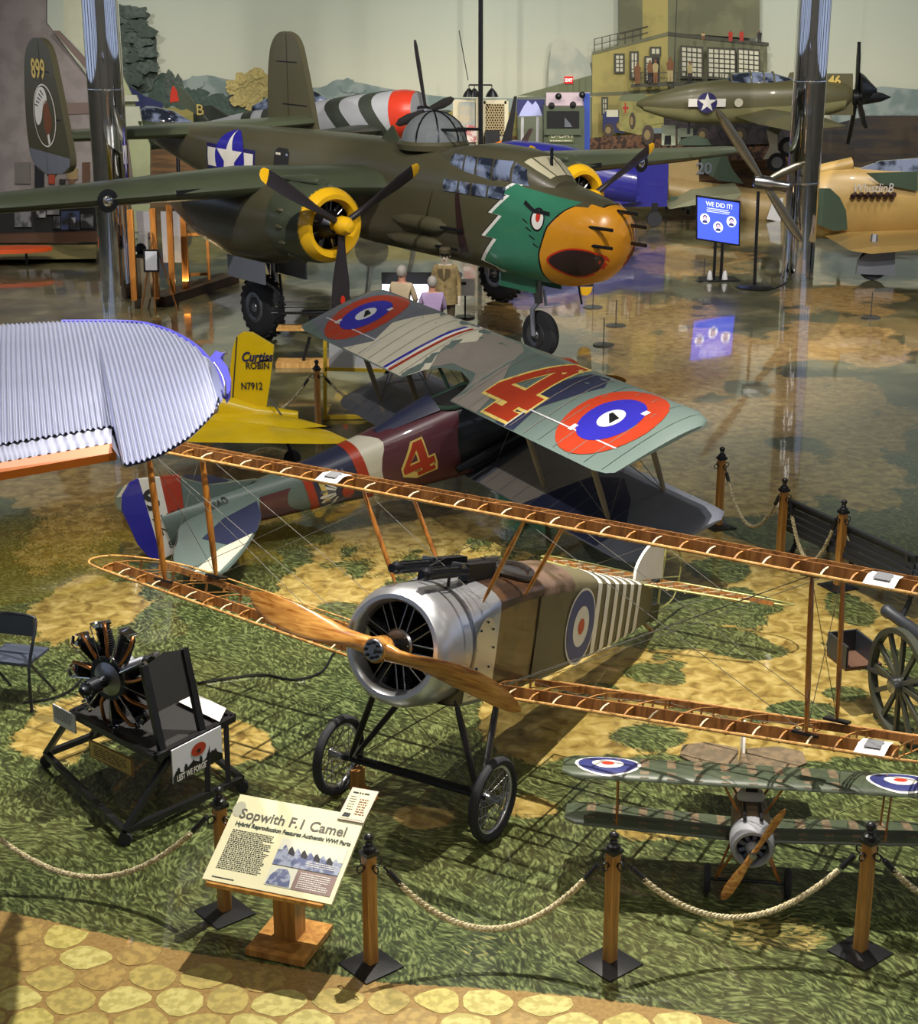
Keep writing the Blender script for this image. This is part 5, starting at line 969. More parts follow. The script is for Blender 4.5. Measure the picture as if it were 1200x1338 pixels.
# the engine itself: lifts off the stand
ec = px(147, 884, 1.08); es_dir = (px(101, 897, 1.06)-ec).normalized(); es_dir.z = .02; ey = R(-122)
en = thing('rotary_engine', 'nine-cylinder rotary aero engine with copper intake pipes on a black stand', 'engine', ec, (0, 0, ey))
m_copper = M('copper_pipe', '#b97a4a', .28, 1); m_fin = M('blued_steel', '#3a3c42', .35, .8)
B().lathe([(-.16, .10), (-.15, .18), (.02, .185), (.05, .17), (.075, .11), (.10, .06)], 32).make('crankcase', m_steel, en); B().lathe([(.03, .19), (.045, .20), (.06, .19)], 32).make('front_ring', m_darksteel, en)
sh = B().lathe([(.09, .055), (.18, .05), (.185, .07), (.30, .072), (.31, .06), (.33, .04), (.36, .035), (.37, .01)], 20).make('propeller_shaft', m_darksteel, en)
for q in range(10): B().bar((.17, .062*math.cos(q*PI/5), .062*math.sin(q*PI/5)), (.31, .062*math.cos(q*PI/5), .062*math.sin(q*PI/5)), .016, .016).make('spline', m_chrome, sh)
B().lathe([(-.55, .03), (-.30, .05), (-.16, .09)], 16).make('rear_shaft', m_steel, en)
for q in range(9):
    a = 2*PI*q/9+.3; mx = Matrix.Rotation(a, 4, 'X') @ Matrix.Translation((-.05, 0, 0)) @ Matrix.Rotation(-PI/2, 4, 'Y'); pf = [(.16, .06)]
    for j in range(11): pf += [(.19+j*.019, .072), (.199+j*.019, .056)]
    cy = B().lathe(pf+[(.41, .064), (.43, .06)], 16, mx).make('cylinder', m_fin, en)
    r2 = lambda x, y, r: Matrix.Rotation(a, 4, 'X') @ V((x, y, r))
    h = B(); h.tube([r2(-.10, -.05, .45), r2(.02, -.05, .47)], .012, 6); h.tube([r2(-.10, .05, .45), r2(.02, .05, .47)], .012, 6); h.box((0, 0, 0), (.10, .12, .03), mx=Matrix.Translation(r2(-.05, 0, .44)) @ Matrix.Rotation(a, 4, 'X')); h.tube([r2(.03, -.03, .46), r2(.03, .03, .48)], .014, 6); h.make('rocker_gear', m_chrome, cy)
    B().tube([r2(.06, -.015, .17), r2(.05, -.03, .46)], .006, 6).make('pushrod', m_chrome, cy)
    B().tube(smooth_poly([r2(.04, .06, .16), r2(.05, .085, .24), r2(.03, .095, .34), r2(.01, .09, .42), r2(-.03, .06, .45)], 4, False), .016, 8).make('intake_pipe', m_copper, cy)
# ================================================================ third-scale model biplane
mo = thing('model_biplane', 'small green model biplane standing on the painted grass behind the rope', 'model', (2.19, 11.0, 0), (0, 0, R(-97.3)))
m_mg = M('model_green', '#46513c', .45, col2='#3a4432', scale=8); m_mb = M('model_brown', '#75644c', .5, kind='noise', col2='#5f5340', scale=12); m_lin = M('model_linen', '#7d7460', .5)
def mwing(name, z, x, hs, dih, ch=.46):
    st = [((x-.10, -hs, z+dih*hs), ch*.6, .6), ((x-.02, -hs+.08, z+dih*hs), ch*.92, 1), ((x, -hs+.2, z+dih*hs), ch, 1.1), ((x, 0, z), ch, 1.1), ((x, hs-.2, z+dih*hs), ch, 1.1), ((x-.02, hs-.08, z+dih*hs), ch*.92, 1), ((x-.10, hs, z+dih*hs), ch*.6, .6)]
    w = Wing(st, -.3, .09); return w, w.mesh().make(name, m_mg, mo)
muw, muo = mwing('upper_wing', .93, .16, 1.42, 0); mlw, mlo = mwing('lower_wing', .40, .02, 1.40, .04)
for y in (-1.08, 1.08):
    for nm, r, mt, of in (('roundel_white', .25, m_white, .004), ('roundel_blue', .225, M('model_blue', '#2d3470', .45), .006), ('roundel_white', .12, m_white, .008), ('roundel_red', .05, m_red, .010)): decal(nm, circ(y, -.06, r, r*.82, 26), lambda a, b: muw.upx(a, b, of), mt, muo, .08)
for wv, wo_ in ((muw, muo), (mlw, mlo)):
    for q in range(13):
        y = -1.2+q*.2
        if wv is mlw or abs(y) < .8: B().add([wv.up(y-.035, f_, .003) for f_ in (.04, .2, .5, .95)]+[wv.up(y+.03, f_, .003) for f_ in (.04, .2, .5, .95)], [(i, i+1, i+5, i+4) for i in range(3)]).make('fabric_bay', m_mb, wo_)
MB_ = Body([(.42, .57, .13, .13, .13, 2), (.30, .57, .155, .155, .155, 2), (.1, .57, .15, .17, .16, 2.6), (-.4, .54, .12, .15, .14, 3), (-1.45, .40, .02, .08, .06, 2.5)]); MB_.loft(B(), frange(.3, -1.45, 14), 20).make('fuselage', m_mb, mo)
mc = B().lathe([(.34, .11), (.40, .115), (.435, .125), (.43, .145), (.38, .162), (.22, .165)], 30, Matrix.Translation((0, 0, .57)), False).make('cowl', m_grey, mo); B().lathe([(.33, .01), (.33, .15)], 18, Matrix.Translation((0, 0, .57)), False).make('engine_face', m_blackmatt, mc)
for q in range(9): a = 2*PI*q/9; B().box((.36, .075*math.cos(a), .57+.075*math.sin(a)), (.04, .03, .055), mx=Matrix.Rotation(a-PI/2, 4, 'X')).make('engine_cylinder', M('model_engine', '#5d6688', .4, .4), mc)
B().lathe([(.36, .05), (.42, .05), (.47, .02)], 16, Matrix.Translation((0, 0, .57))).make('engine_hub', m_grey, mc)
mp = B().lathe([(.47, .025), (.52, .03), (.53, .005)], 14, Matrix.Translation((0, 0, .57))).make('propeller', m_steel, mo); b = B(); pa = R(62)
for sg in (1, -1): b.loft([[V((.495, sg*s*math.cos(pa), .57+sg*s*math.sin(pa)))+V((math.sin(u)*t+math.cos(u)*w*.5, -math.sin(pa)*sg*math.cos(u)*w, math.cos(pa)*sg*math.cos(u)*w)) for u in (2*PI*i/10 for i in range(10))] for s, w, t in ((.0, .025, .02), (.1, .022, .014), (.22, .034, .009), (.34, .036, .006), (.41, .024, .005), (.435, .006, .003))])
b.make('blade', m_prop, mp)
pil = B().ball((-.10, 0, .80), .055, 12).make('dummy_pilot', m_white, mo); B().ball((-.10, 0, .73), .09, 12, (1, 1.2, .8)).make('pilot_scarf', m_white, pil); B().box((-.045, 0, .81), (.015, .09, .03)).make('pilot_goggles', m_black, pil)
for y in (-.06, .06): rod('machine_gun', (.3, y, .75), (.05, y, .75), .014, m_black, mo)
for s in (1, -1):
    for dx in (.10, -.18): rod('interplane_strut', (dx-.12, s*1.0, .44), (dx, s*1.0, .93), .008, m_strut, mo); rod('cabane_strut', (dx, s*.1, .70), (dx+.02, s*.22, .93), .010, m_strut, mo)
    rod('undercarriage_leg', (.2, s*.1, .45), (.1, s*.24, .125), .011, m_strut, mo); rod('undercarriage_leg', (-.1, s*.1, .43), (.1, s*.24, .125), .011, m_strut, mo); rod('bracing_wire', (-.02, s*.16, .42), (.1, s*1.0, .92), .002, m_wire, mo, 4)
    B().lathe([(-.022, .06), (-.022, .10), (0, .122), (.022, .10), (.022, .06)], 24, Matrix.Translation((.1, s*.30, .122)) @ Matrix.Rotation(PI/2, 4, 'Z')).make('wheel', m_rubber, mo)
    B().prism([(p[0], p[1]*s) for p in ([(-1.10, .05), (-1.16, .38), (-1.3, .52), (-1.5, .5), (-1.58, .3), (-1.5, .03)][::s])], .02, Matrix.Translation((0, 0, .42))).make('tailplane', m_mb, mo)
rod('axle', (.1, -.3, .122), (.1, .3, .122), .014, m_darksteel, mo)
fnv = B().prism([(-1.2, .43), (-1.32, .66), (-1.45, .72), (-1.64, .60), (-1.62, .34), (-1.45, .36)], .02, Matrix.Translation((0, .01, 0)) @ Matrix.Rotation(PI/2, 4, 'X')).make('fin_and_rudder', m_white, mo); rod('tail_skid', (-1.4, 0, .38), (-1.55, 0, .0), .008, m_strut, mo)
# ================================================================ field gun at the right edge, bench, chair
fg = thing('field_gun', 'grey field gun with a spoked wheel at the right edge', 'cannon', (4.44, 13.75, 0), (0, 0, R(105)))
fg.scale = (.75, .75, .75)
m_gun = M('gunmetal', '#43464c', .4, .5); m_gw = M('gun_wheel', '#3a3d33', .5)
def gun_wheel(y):
    c = V((0, y, .68)); tr = B().loft([[c+V(((.66+a_*.035)*math.cos(u), b_*.05, (.66+a_*.035)*math.sin(u))) for a_, b_ in ((-1, -1), (1, -1), (1, 1), (-1, 1))] for u in frange(0, 2*PI, 41)], False).make('wheel_rim', m_gw, fg)
    for q in range(12): a = 2*PI*q/12; B().bar(c+V((.10*math.cos(a), 0, .10*math.sin(a))), c+V((.63*math.cos(a), 0, .63*math.sin(a))), .045, .06).make('spoke', m_gw, tr)
    B().lathe([(-.14, .06), (-.12, .10), (.12, .10), (.14, .06)], 16, Matrix.Translation(c) @ Matrix.Rotation(PI/2, 4, 'Z')).make('hub', m_steel, tr)
gun_wheel(.62); gun_wheel(-.62)
B().lathe([(-.55, .10), (-.5, .13), (.2, .12), (.3, .09), (1.4, .075), (1.42, .09), (1.5, .09), (1.5, .03)], 20, Matrix.Translation((0, 0, 1.0))).make('barrel', m_gun, fg); B().box((-.1, 0, .82), (1.0, .3, .16)).make('cradle', m_gun, fg); rod('axle', (0, -.62, .68), (0, .62, .68), .05, m_gun, fg)
B().bar((-.2, .15, .7), (-1.9, .05, .15), .10, .12).make('trail', m_gw, fg); B().bar((-.2, -.15, .7), (-1.9, -.05, .15), .10, .12).make('trail', m_gw, fg); B().box((-1.95, 0, .12), (.2, .3, .24)).make('spade', m_gw, fg)
B().box((.95, .72, .62), (.5, .5, .05)).make('axle_seat', M('gun_seat', '#5c4030', .6), fg)
for q in (.58, .96): B().box((.95, q, .78), (.5, .03, .28)).make('seat_panel', m_gun, fg)
B().box((1.2, .77, .78), (.03, .4, .28)).make('seat_panel', m_gun, fg); B().bar((0, .5, .66), (.95, .72, .60), .06, .05).make('seat_bracket', m_gun, fg); rod('elevating_wheel', (-.45, .2, .95), (-.3, .45, 1.05), .03, m_gun, fg); rod('recuperator', (-.3, 0, 1.16), (.6, 0, 1.14), .06, m_gun, fg); B().box((-.35, .18, 1.16), (.18, .14, .2)).make('sight_bracket', m_gun, fg); rod('sight', (-.35, .2, 1.2), (-.3, .22, 1.42), .025, m_gun, fg)
bp0, bp1 = px(1031, 651, .72), px(1160, 709, .72); by = math.atan2(bp1.y-bp0.y, bp1.x-bp0.x); bl_ = (bp1-bp0).length+.5
bench = thing('bench', 'black slatted park bench behind the rope at the right edge', 'bench', (bp0.x, bp0.y, 0), (0, 0, by)); bench.scale = (1, 1, .79); m_bench = M('bench_black', '#2e3138', .4)
sgn = 1
for q in range(5): B().box((bl_/2, -.02-.035*(4-q)*.5+0, .50+q*.09), (bl_, .03, .075)).make('back_slat', m_bench, bench)
for q in range(5): B().box((bl_/2, .08+q*.095, .44), (bl_, .08, .03)).make('seat_slat', m_bench, bench)
for x in (.12, bl_/2, bl_-.12):
    B().tube(smooth_poly([V((x, -.05, .92)), V((x, .0, .6)), V((x, .06, .44)), V((x, .04, .2)), V((x, -.04, .0))], 4, False), .03, 8).make('end_frame', m_bench, bench); B().tube(smooth_poly([V((x, .06, .44)), V((x, .3, .42)), V((x, .5, .43)), V((x, .52, .2)), V((x, .56, .0))], 4, False), .028, 8).make('leg', m_bench, bench)
B().box((bl_/2, -.045, .92), (bl_+.04, .05, .035)).make('top_rail', m_bench, bench)
ch = thing('folding_chair', 'dark metal chair partly cut off by the left edge', 'chair', (-4.22, 14.45, 0), (0, 0, R(-15))); m_ch = M('chair_frame', '#2a2d36', .35, .4)
for s in (1, -1):
    B().tube(smooth_poly([V((.26*s, -.25, 0)), V((.24*s, -.2, .42)), V((.22*s, .02, .78)), V((.15*s, .05, .84)), V((0, .05, .85))], 4, False), .016, 8).make('frame_tube', m_ch, ch); rod('leg', (.24*s, .24, 0), (.22*s, -.16, .46), .014, m_ch, ch)
    B().ball((.26*s, -.25, .015), .022, 8).make('foot_cap', m_black, ch)
B().box((0, 0, .45), (.46, .42, .03)).make('seat', M('chair_pad', '#3a4152', .6), ch); B().box((0, .045, .74), (.36, .02, .2)).make('backrest', M('chair_pad', '#3a4152', .6), ch)
bk = thing('wheel_chock', 'wooden block holding up the axle of the uncovered biplane', 'chock', px(468, 1038), (0, 0, R(-30))); B().box((0, 0, .12), (.07, .12, .24)).make('block', m_oak, bk); B().prism([(-.05, 0), (.10, 0), (-.05, .10)], .08, Matrix.Translation((.09, .04, 0)) @ Matrix.Rotation(PI/2, 4, 'X')).make('wedge', m_oak, bk)
def cord(lab, pts, r=.012):
    w = [px(x, y, r) for x, y in pts]; o0 = w[0].copy(); t = B().tube([p-o0 for p in smooth_poly(w, 8, False)], r, 6).make('power_cable', m_black); t.location = o0; return tag(t, lab, 'cable')
cord('black power cable lying on the grass between the engine stand and the propeller', ((258, 893), (300, 886), (345, 882), (385, 888), (420, 878), (438, 852), (462, 846)))
cord('black cable trailing on the floor from the left edge to the engine', ((30, 918), (70, 912), (95, 900), (112, 880)))
cord('black cable from the screen base to the right column', ((968, 372), (985, 376), (1010, 377), (1030, 368)), .015)
hc = thing('floor_hatch', 'small round cover set in the tan floor behind the model biplane', 'cover', px(930, 998)); B().lathe([(0, .12), (.006, .12), (.008, .10), (.012, .10), (.012, .001)], 24, Matrix.Rotation(-PI/2, 4, 'Y')).make('lid', M('hatch_tan', '#9a8346', .4), hc); rod('lift_bar', (-.04, 0, .014), (.04, 0, .014), .006, m_brass, hc)
# ================================================================ corrugated silver wing, upper left
m_corr = M('corrugated_aluminium', '#b4b9d4', .36, .85, scale=2); m_tipblue = M('wing_tip_blue', '#3b3aa0', .4); m_org = M('orange_paint', '#d9741c', .4)
fw = thing('airliner_wing', 'silver corrugated wing with a blue tip reaching in from the left edge', 'airplane wing', (-3.2, 10.8, 3.95))
FO = V((-3.2, 10.8, 3.95))
OUT = [px(x, y, 3.98) for x, y in ((-900, 462), (-200, 432), (0, 424), (80, 420), (150, 420), (190, 423), (225, 434), (255, 452), (275, 474), (288, 498), (294, 516))]+[px(x, y, 3.88) for x, y in ((286, 530), (270, 549), (245, 572), (215, 590), (185, 602), (160, 607))]
TE1 = [px(x, y, 3.86) for x, y in ((-900, 731), (0, 580), (148, 556), (230, 542))]
SK = .26; cof = lambda p: p.x+SK*(p.y-10.8); cm = max(range(len(OUT)), key=lambda i: cof(OUT[i])); LEP = OUT[:cm+1]; TE2 = OUT[cm:][::-1]
def cross(P, c):
    """point of the outline met by the corrugation ridge number c"""
    for a, b in zip(P, P[1:]):
        ca, cb = cof(a), cof(b)
        if ca <= c <= cb and cb > ca: return a.lerp(b, (c-ca)/(cb-ca))
    return (P[0] if c < cof(P[0]) else P[-1]).copy()
CN = cof(TE2[0])+.002; CT = cof(OUT[cm])-.003
def fpt(c, t, dz=0.0):
    """point of the upper skin on ridge c: t = 0 leading edge, 1 trailing edge"""
    a = cross(LEP, c); b = cross(TE1 if c < CN else TE2, c); p = a.lerp(b, t); return p+V((0, 0, .10*math.sin(PI*t)*min(1, (a-b).length/2)+dz))-FO
xs = frange(-8.0, CN-.0005, 900)+frange(CN+.0005, CT, 230); vs, fs = [], []; NR = 22
for x in xs:
    for j in range(NR): vs.append(fpt(x, (j/(NR-1))**1.2, .008*math.sin(2*PI*x/.036)))
for i in range(len(xs)-1):
    for j in range(NR-1): a = i*NR+j; fs.append((a, a+NR, a+NR+1, a+1))
ob('corrugated_skin', vs, fs, m_corr, fw, True, 80)
xs2 = frange(-8.0, CT, 60); vs2 = []
for x in xs2: vs2 += [fpt(x, 0, -.02), fpt(x, .5, -.30), fpt(x, 1, -.02)]
ob('lower_skin', vs2, [(i*3+j, i*3+j+1, i*3+j+4, i*3+j+3) for i in range(59) for j in (0, 1)], m_corr, fw)
B().tube([p-FO+V((0, .012, -.01)) for p in smooth_poly(OUT[3:11], 5, False)], .022, 8).make('blue_leading_edge', m_tipblue, fw)
tp = [px(x, y, 3.97)-FO for x, y in ((272, 470), (282, 458), (292, 462), (288, 468), (297, 478), (302, 495), (301, 510), (296, 518), (289, 500), (281, 482))]
n_ = len(tp); B().add([p for p in tp]+[p-V((0, 0, .05)) for p in tp], [tuple(range(n_)), tuple(range(2*n_-1, n_-1, -1))]+[(i, n_+i, n_+(i+1) % n_, (i+1) % n_) for i in range(n_)]).make('blue_tip_plate', m_tipblue, fw, False)
B().ball(px(294, 461, 3.99)-FO, .022, 10).make('tip_light', m_chrome, fw)
b = B()
for k in range(24): t = k/23; b.ball(px(280+14*t+5*math.sin(t*PI), 474+42*t, 4.0)-FO, .009, 6)
b.make('rivets', m_chrome, fw)['kind'] = 'stuff'
A0, A1, A2, A3 = px(-300, 634, 3.885), px(146, 559, 3.885), px(146, 579, 3.86), px(-300, 656, 3.86); xs3 = frange(0, 1, 620); vs3 = []
for t in xs3:
    for q_ in (0, .5, 1): p = (A0.lerp(A1, t)).lerp(A3.lerp(A2, t), q_); vs3.append(p+V((0, 0, .007*math.sin(2*PI*p.x/.05)))-FO)
ob('aileron', vs3, [(i*3+j, i*3+j+3, i*3+j+4, i*3+j+1) for i in range(len(xs3)-1) for j in (0, 1)], m_corr, fw)
O2, O3 = px(152, 591, 3.82), px(-300, 669, 3.82); B().add([p-FO for p in (A3, A2, O2, O3)]+[p-FO-V((0, 0, .05)) for p in (A3, A2, O2, O3)], [(0, 1, 2, 3), (7, 6, 5, 4), (3, 2, 6, 7)]).make('orange_aileron_edge', m_org, fw, False)
B().tube([A0+V((0, .01, -.01))-FO, A1+V((0, .01, -.01))-FO], .010, 6).make('aileron_hinge', m_black, fw)
B().bar(V((-7.8, 11, 3.85))-FO, V((-7.9, 11, 0))-FO, .12, .12).make('wing_prop', m_darksteel, fw)
# ================================================================ yellow tail behind it
ro = thing('yellow_monoplane', 'yellow cabin monoplane tail with registration lettering behind the silver wing', 'airplane', (-3.2, 22.2, 0)); RO = V((-3.2, 22.2, 0)); Yf = 22.2
q = lambda x, y, Y=Yf: px(x, y, Y=Y)-RO
fin = [q(x, y) for x, y in ((296, 560), (300, 520), (301, 480), (304, 455), (309, 440), (318, 434), (330, 435), (358, 452), (353, 500), (346, 545), (344, 562))]
def slab(name, pts, d, mat, par):
    n = len(pts); return B().add([p for p in pts]+[p+d for p in pts], [tuple(range(n)), tuple(range(2*n-1, n-1, -1))]+[(i, i+n, (i+1) % n+n, (i+1) % n) for i in range(n)]).make(name, mat, par)
f1 = slab('fin_and_rudder', fin, V((0, .07, 0)), m_yellow, ro); slab('rudder_hinge', [q(x, y, Yf-.006) for x, y in ((309, 440), (310.5, 440), (303, 548), (301.5, 548))], V((0, -.004, 0)), m_ink, ro)
ff_ = lambda x0, y0: (lambda u, v: (px(x0, y0, Y=Yf-.012)-RO)+V((u, 0, v)))
text('lettering', 'Curtiss', .185, ff_(315, 472), M('script_blue', '#23285a', .5), f1, shear=.3, bold=.006, sx=.80); text('lettering', 'ROBIN', .13, ff_(321, 482), m_ink, f1, bold=.003, sx=.85); text('lettering', 'N7912', .145, ff_(315, 509), m_ink, f1, bold=.003, sx=.75); decal('lettering_flourish', [(0, 0), (.3, .05), (.34, .1), (.28, .07)], ff_(323, 476), M('script_blue', '#23285a', .5), f1)
def tailp(name, pts, z, t):
    w = [px(x, y, z)-RO for x, y in pts]; c = sum(w, V())/len(w); n = len(w)
    top = [p.lerp(c, .35)+V((0, 0, t)) for p in w]; bot = [p.lerp(c, .35)-V((0, 0, t)) for p in w]
    return B().add(w+top+bot, [tuple(range(n, 2*n)), tuple(range(3*n-1, 2*n-1, -1))]+[(i, (i+1) % n, n+(i+1) % n, n+i) for i in range(n)]+[((i+1) % n, i, 2*n+i, 2*n+(i+1) % n) for i in range(n)]).make(name, m_yellow, ro, sharp=60)
tailp('tailplane', [(200, 556), (260, 545), (330, 543), (390, 552), (430, 563), (466, 579), (420, 580), (340, 579), (260, 578), (200, 574)], .74, .04); tailp('tailplane', [(250, 536), (300, 530), (350, 540), (395, 548), (428, 557), (390, 560), (320, 552), (260, 548)], .78, .04)
RBY = Body([(-2.25, .70, .06, .10, .10, 3), (-2.85, .72, .16, .18, .22, 3), (-5.5, 1.35, .50, .50, .60, 3.4), (-8.5, 1.7, .6, .7, .75, 3.4)])
b = B(); b.loft([[V((p.x-RO.x, p.y+.04, p.z)) for p in RBY.ring(x, 18)] for x in frange(-2.25, -8.5, 12)]); b.make('fuselage', m_yellow, ro)
rod('tail_wheel_leg', (.7, .04, .65), (.85, .04, .15), .03, m_darksteel, ro); B().lathe([(-.04, .05), (-.04, .12), (.04, .12), (.04, .05)], 16, Matrix.Translation((.85, .04, .12)) @ Matrix.Rotation(PI/2, 4, 'Z')).make('tail_wheel', m_rubber, ro)
for s in (-1, 1): rod('main_leg', (-4.6, s*.5, 1.2), (-4.6, s*1.0, .35), .04, m_yellow, ro); B().lathe([(-.09, .2), (-.09, .35), (.09, .35), (.09, .2)], 20, Matrix.Translation((-4.6, s*1.0, .36)) @ Matrix.Rotation(PI/2, 4, 'Z')).make('main_wheel', m_rubber, ro)
rod('tail_brace', q(352, 520), px(372, 548, .76)-RO, .012, m_wire, ro)
# yellow tube frame with a pale board
yf = thing('tube_stand', 'yellow square-tube frame holding a pale grey board', 'stand', px(425, 548)); YO = px(425, 548); yt = M('frame_yellow', '#c9a92c', .4)
Yq = YO.y; u = lambda x, y, dy=0: px(x, y, Y=Yq+dy)-YO
for a, b2 in (((425, 548), (425, 430)), ((425, 482), (506, 484)), ((506, 484), (506, 560))): B().bar(u(*a), u(*b2), .055, .055).make('frame_tube', yt, yf)
B().bar(V((0, -.05, .04)), V((0, .5, .04)), .06, .06).make('foot_rail', yt, yf); B().bar(V((0, 0, .04)), V((1.2, 0, .04)), .06, .06).make('foot_rail', yt, yf); B().bar(u(506, 484), V((u(506, 484).x, 0, 0)), .055, .055).make('frame_tube', yt, yf)
slab('board', [u(*p) for p in ((430, 481), (462, 481), (466, 452), (446, 444), (430, 440))], V((0, .03, 0)), M('board_grey', '#c4c5ca', .6), yf); slab('board', [u(*p) for p in ((463, 481), (506, 482), (506, 474), (468, 452))], V((0, .03, 0)), M('board_white', '#dcdde2', .6), yf)
# ================================================================ chrome columns
def column(x, y, r, lab):
    g = px(x, y); t = thing('column', lab, 'column', g)
    B().lathe([(0, r*1.04), (.03, r*1.04), (.03, r), (CEIL, r)], 40, Matrix.Rotation(-PI/2, 4, 'Y'), False).make('shaft', m_chrome, t)
    for z in (2.15, 4.35): B().lathe([(z-.02, r*1.005), (z, r*1.02), (z+.02, r*1.005)], 40, Matrix.Rotation(-PI/2, 4, 'Y'), False).make('seam_ring', m_chrome, t)
    return t
column(156, 391, .37, 'mirror-polished round column at the left in front of the wooden frames'); column(1042, 363, .36, 'mirror-polished round column at the right behind the screen and propeller')
# ================================================================ wooden frame display, easel, plinth (behind the left column)
wf = thing('wooden_frame_display', 'lit wooden framework display standing under the near wing', 'display', px(235, 385)); WO = px(235, 385); m_lit = M('lit_timber', '#d08a3c', .5, kind='wood', col2='#9a5d22', scale=8)
wq = lambda x, y, Y=None: px(x, y, Y=Y or WO.y)-WO
B().bar(px(203, 393, .1)-WO, px(300, 363, .1)-WO, .5, .2).make('plinth', M('dark_timber', '#4a3420', .5), wf)
for x, y in ((176, 392), (205, 390), (226, 384), (243, 376)):
    p = px(x, y, .2)-WO; B().bar(p, p+V((.02, 0, 1.85)), .10, .12).make('timber_post', m_lit, wf)
for x in (182, 214): B().box(wq(x+8, 312)+V((0, .25, 0)), (.42, .03, 1.1)).make('display_panel', M('panel_grey', '#8f8f97', .6), wf)
p = px(246, 366, .2)-WO
for a, b2 in (((0, 0, 0), (0, 0, 1.0)), ((.45, .1, 0), (.45, .1, 1.0)), ((0, 0, 1.0), (.45, .1, 1.0)), ((0, 0, .12), (.45, .1, .12))): B().bar(p+V(a), p+V(b2), .06, .06).make('frame_piece', m_lit, wf)
area('display_lamp', WO+V((0, -.3, .35)), .9, .15, 14, (1, .75, .4), (R(180), 0, 0))
ea = thing('easel', 'thin easel with a small framed notice beside the lit wooden framework', 'easel', px(206, 406)); EO = px(206, 406)
for a, b2 in (((-.35, .1, 0), (0, 0, 1.55)), ((.42, .0, 0), (-.02, 0, 1.6)), ((0, -.25, 0), (0, -.02, 1.5))): B().tube([a, b2], .016, 6).make('leg', m_spruce, ea)
B().box((-.05, -.10, 1.05), (.32, .02, .46), mx=Matrix.Rotation(-.15, 4, 'X')).make('notice_frame', m_black, ea); B().box((-.05, -.115, 1.05), (.24, .02, .38), mx=Matrix.Rotation(-.15, 4, 'X')).make('notice', M('notice_paper', '#c9cbd6', .6), ea)
pl = thing('display_plinth', 'grey plinth with a clear case standing beside the left column', 'plinth', px(190, 400)); B().box((0, 0, .1), (.46, .42, .2)).make('foot', M('stone_plinth', '#7d735f', .6), pl); B().box((-.02, 0, .62), (.36, .3, .85)).make('pedestal', M('stone_plinth', '#7d735f', .6), pl); B().box((-.02, 0, 1.08), (.42, .36, .05)).make('top_plate', m_black, pl); B().box((-.02, 0, 1.32), (.36, .32, .42)).make('glass_case', m_glass, pl); B().ball((-.02, 0, 1.2), .12, 10).make('exhibit', m_darksteel, pl)
# ================================================================ far left exhibits
fp = thing('exhibit_wall', 'grey exhibit wall with framed pictures behind the tail fin at the left edge', 'partition', (-11.5, 44.5, 0)); FP = V((-11.5, 44.5, 0)); m_pan = M('partition_grey', '#8d8584', .7, kind='noise', col2='#7f7776', scale=1.5); v_ = lambda x, y, d=0: px(x, y, Y=44.5-d)-FP
slab('panel', [v_(-40, 262), (v_(128, 262)), v_(128, 120), v_(60, 30), v_(60, -40), v_(-40, -40)], V((0, .15, 0)), m_pan, fp); slab('dark_ledge', [v_(60, 178, .05), v_(128, 178, .05), v_(128, 171, .05), v_(60, 171, .05)], V((0, -.1, 0)), m_black, fp); slab('panel_band', [v_(70, 150, .01), v_(128, 148, .01), v_(128, 134, .01), v_(66, 134, .01)], V((0, -.02, 0)), M('partition_band', '#75655f', .7), fp)
slab('roof_slope', [v_(70, 40, .1), v_(78, 40, .1), v_(118, 82, .1), v_(118, 95, .1)], V((0, -.1, 0)), M('partition_band', '#75655f', .7), fp); slab('pale_corner', [v_(84, -20, .06), v_(128, -20, .06), v_(128, 88, .06), v_(84, 42, .06)], V((0, -.06, 0)), M('pale_sage', '#b9bda6', .7), fp)
for k, (x0, y0, x1, y1, c) in enumerate(((62, 217, 75, 228, '#30406a'), (64, 228, 72, 240, '#a5452c'), (88, 220, 102, 234, '#8f7b55'), (92, 209, 99, 216, '#4a453f'), (78, 234, 86, 240, '#2d2a2a'), (108, 212, 118, 240, '#5a4030'), (46, 212, 58, 246, '#20222a'), (20, 212, 40, 240, '#6d6a64'), (90, 234, 98, 240, '#6b4c39'))): slab('framed_picture', [v_(x0, y1, .02), v_(x1, y1, .02), v_(x1, y0, .02), v_(x0, y0, .02)], V((0, -.04, 0)), M('picture_%d' % k, c, .5), fp)
pw = thing('photo_panel', 'dark low panel of black and white photographs below the near wing tip', 'display', px(70, 318)); PW = px(70, 318); v2 = lambda x, y, d=0: px(x, y, Y=PW.y-d)-PW
slab('panel', [v2(-40, 306), v2(126, 302), v2(126, 268), v2(-40, 268)], V((0, .1, 0)), m_blackmatt, pw)
for k, (x0, y0, x1, y1, c) in enumerate(((80, 276, 104, 300, '#4d5a82'), (106, 280, 122, 298, '#7d7d83'), (70, 282, 79, 298, '#6e6e74'), (48, 272, 60, 284, '#a0a0a4'), (62, 270, 78, 280, '#8c8c92'), (92, 284, 99, 299, '#b9b9bf'), (20, 274, 42, 296, '#77777d'))): slab('photograph', [v2(x0, y1, .01), v2(x1, y1, .01), v2(x1, y0, .01), v2(x0, y0, .01)], V((0, -.02-.01*k, 0)), M('photo_tone_%d' % k, c, .5, kind='noise', col2='#2c2c30', scale=3), pw)
slab('bench_front', [v2(-40, 318, .2), v2(126, 316, .2), v2(126, 303, .2), v2(-40, 307, .2)], V((0, .6, 0)), M('walnut_front', '#5b4133', .4), pw)
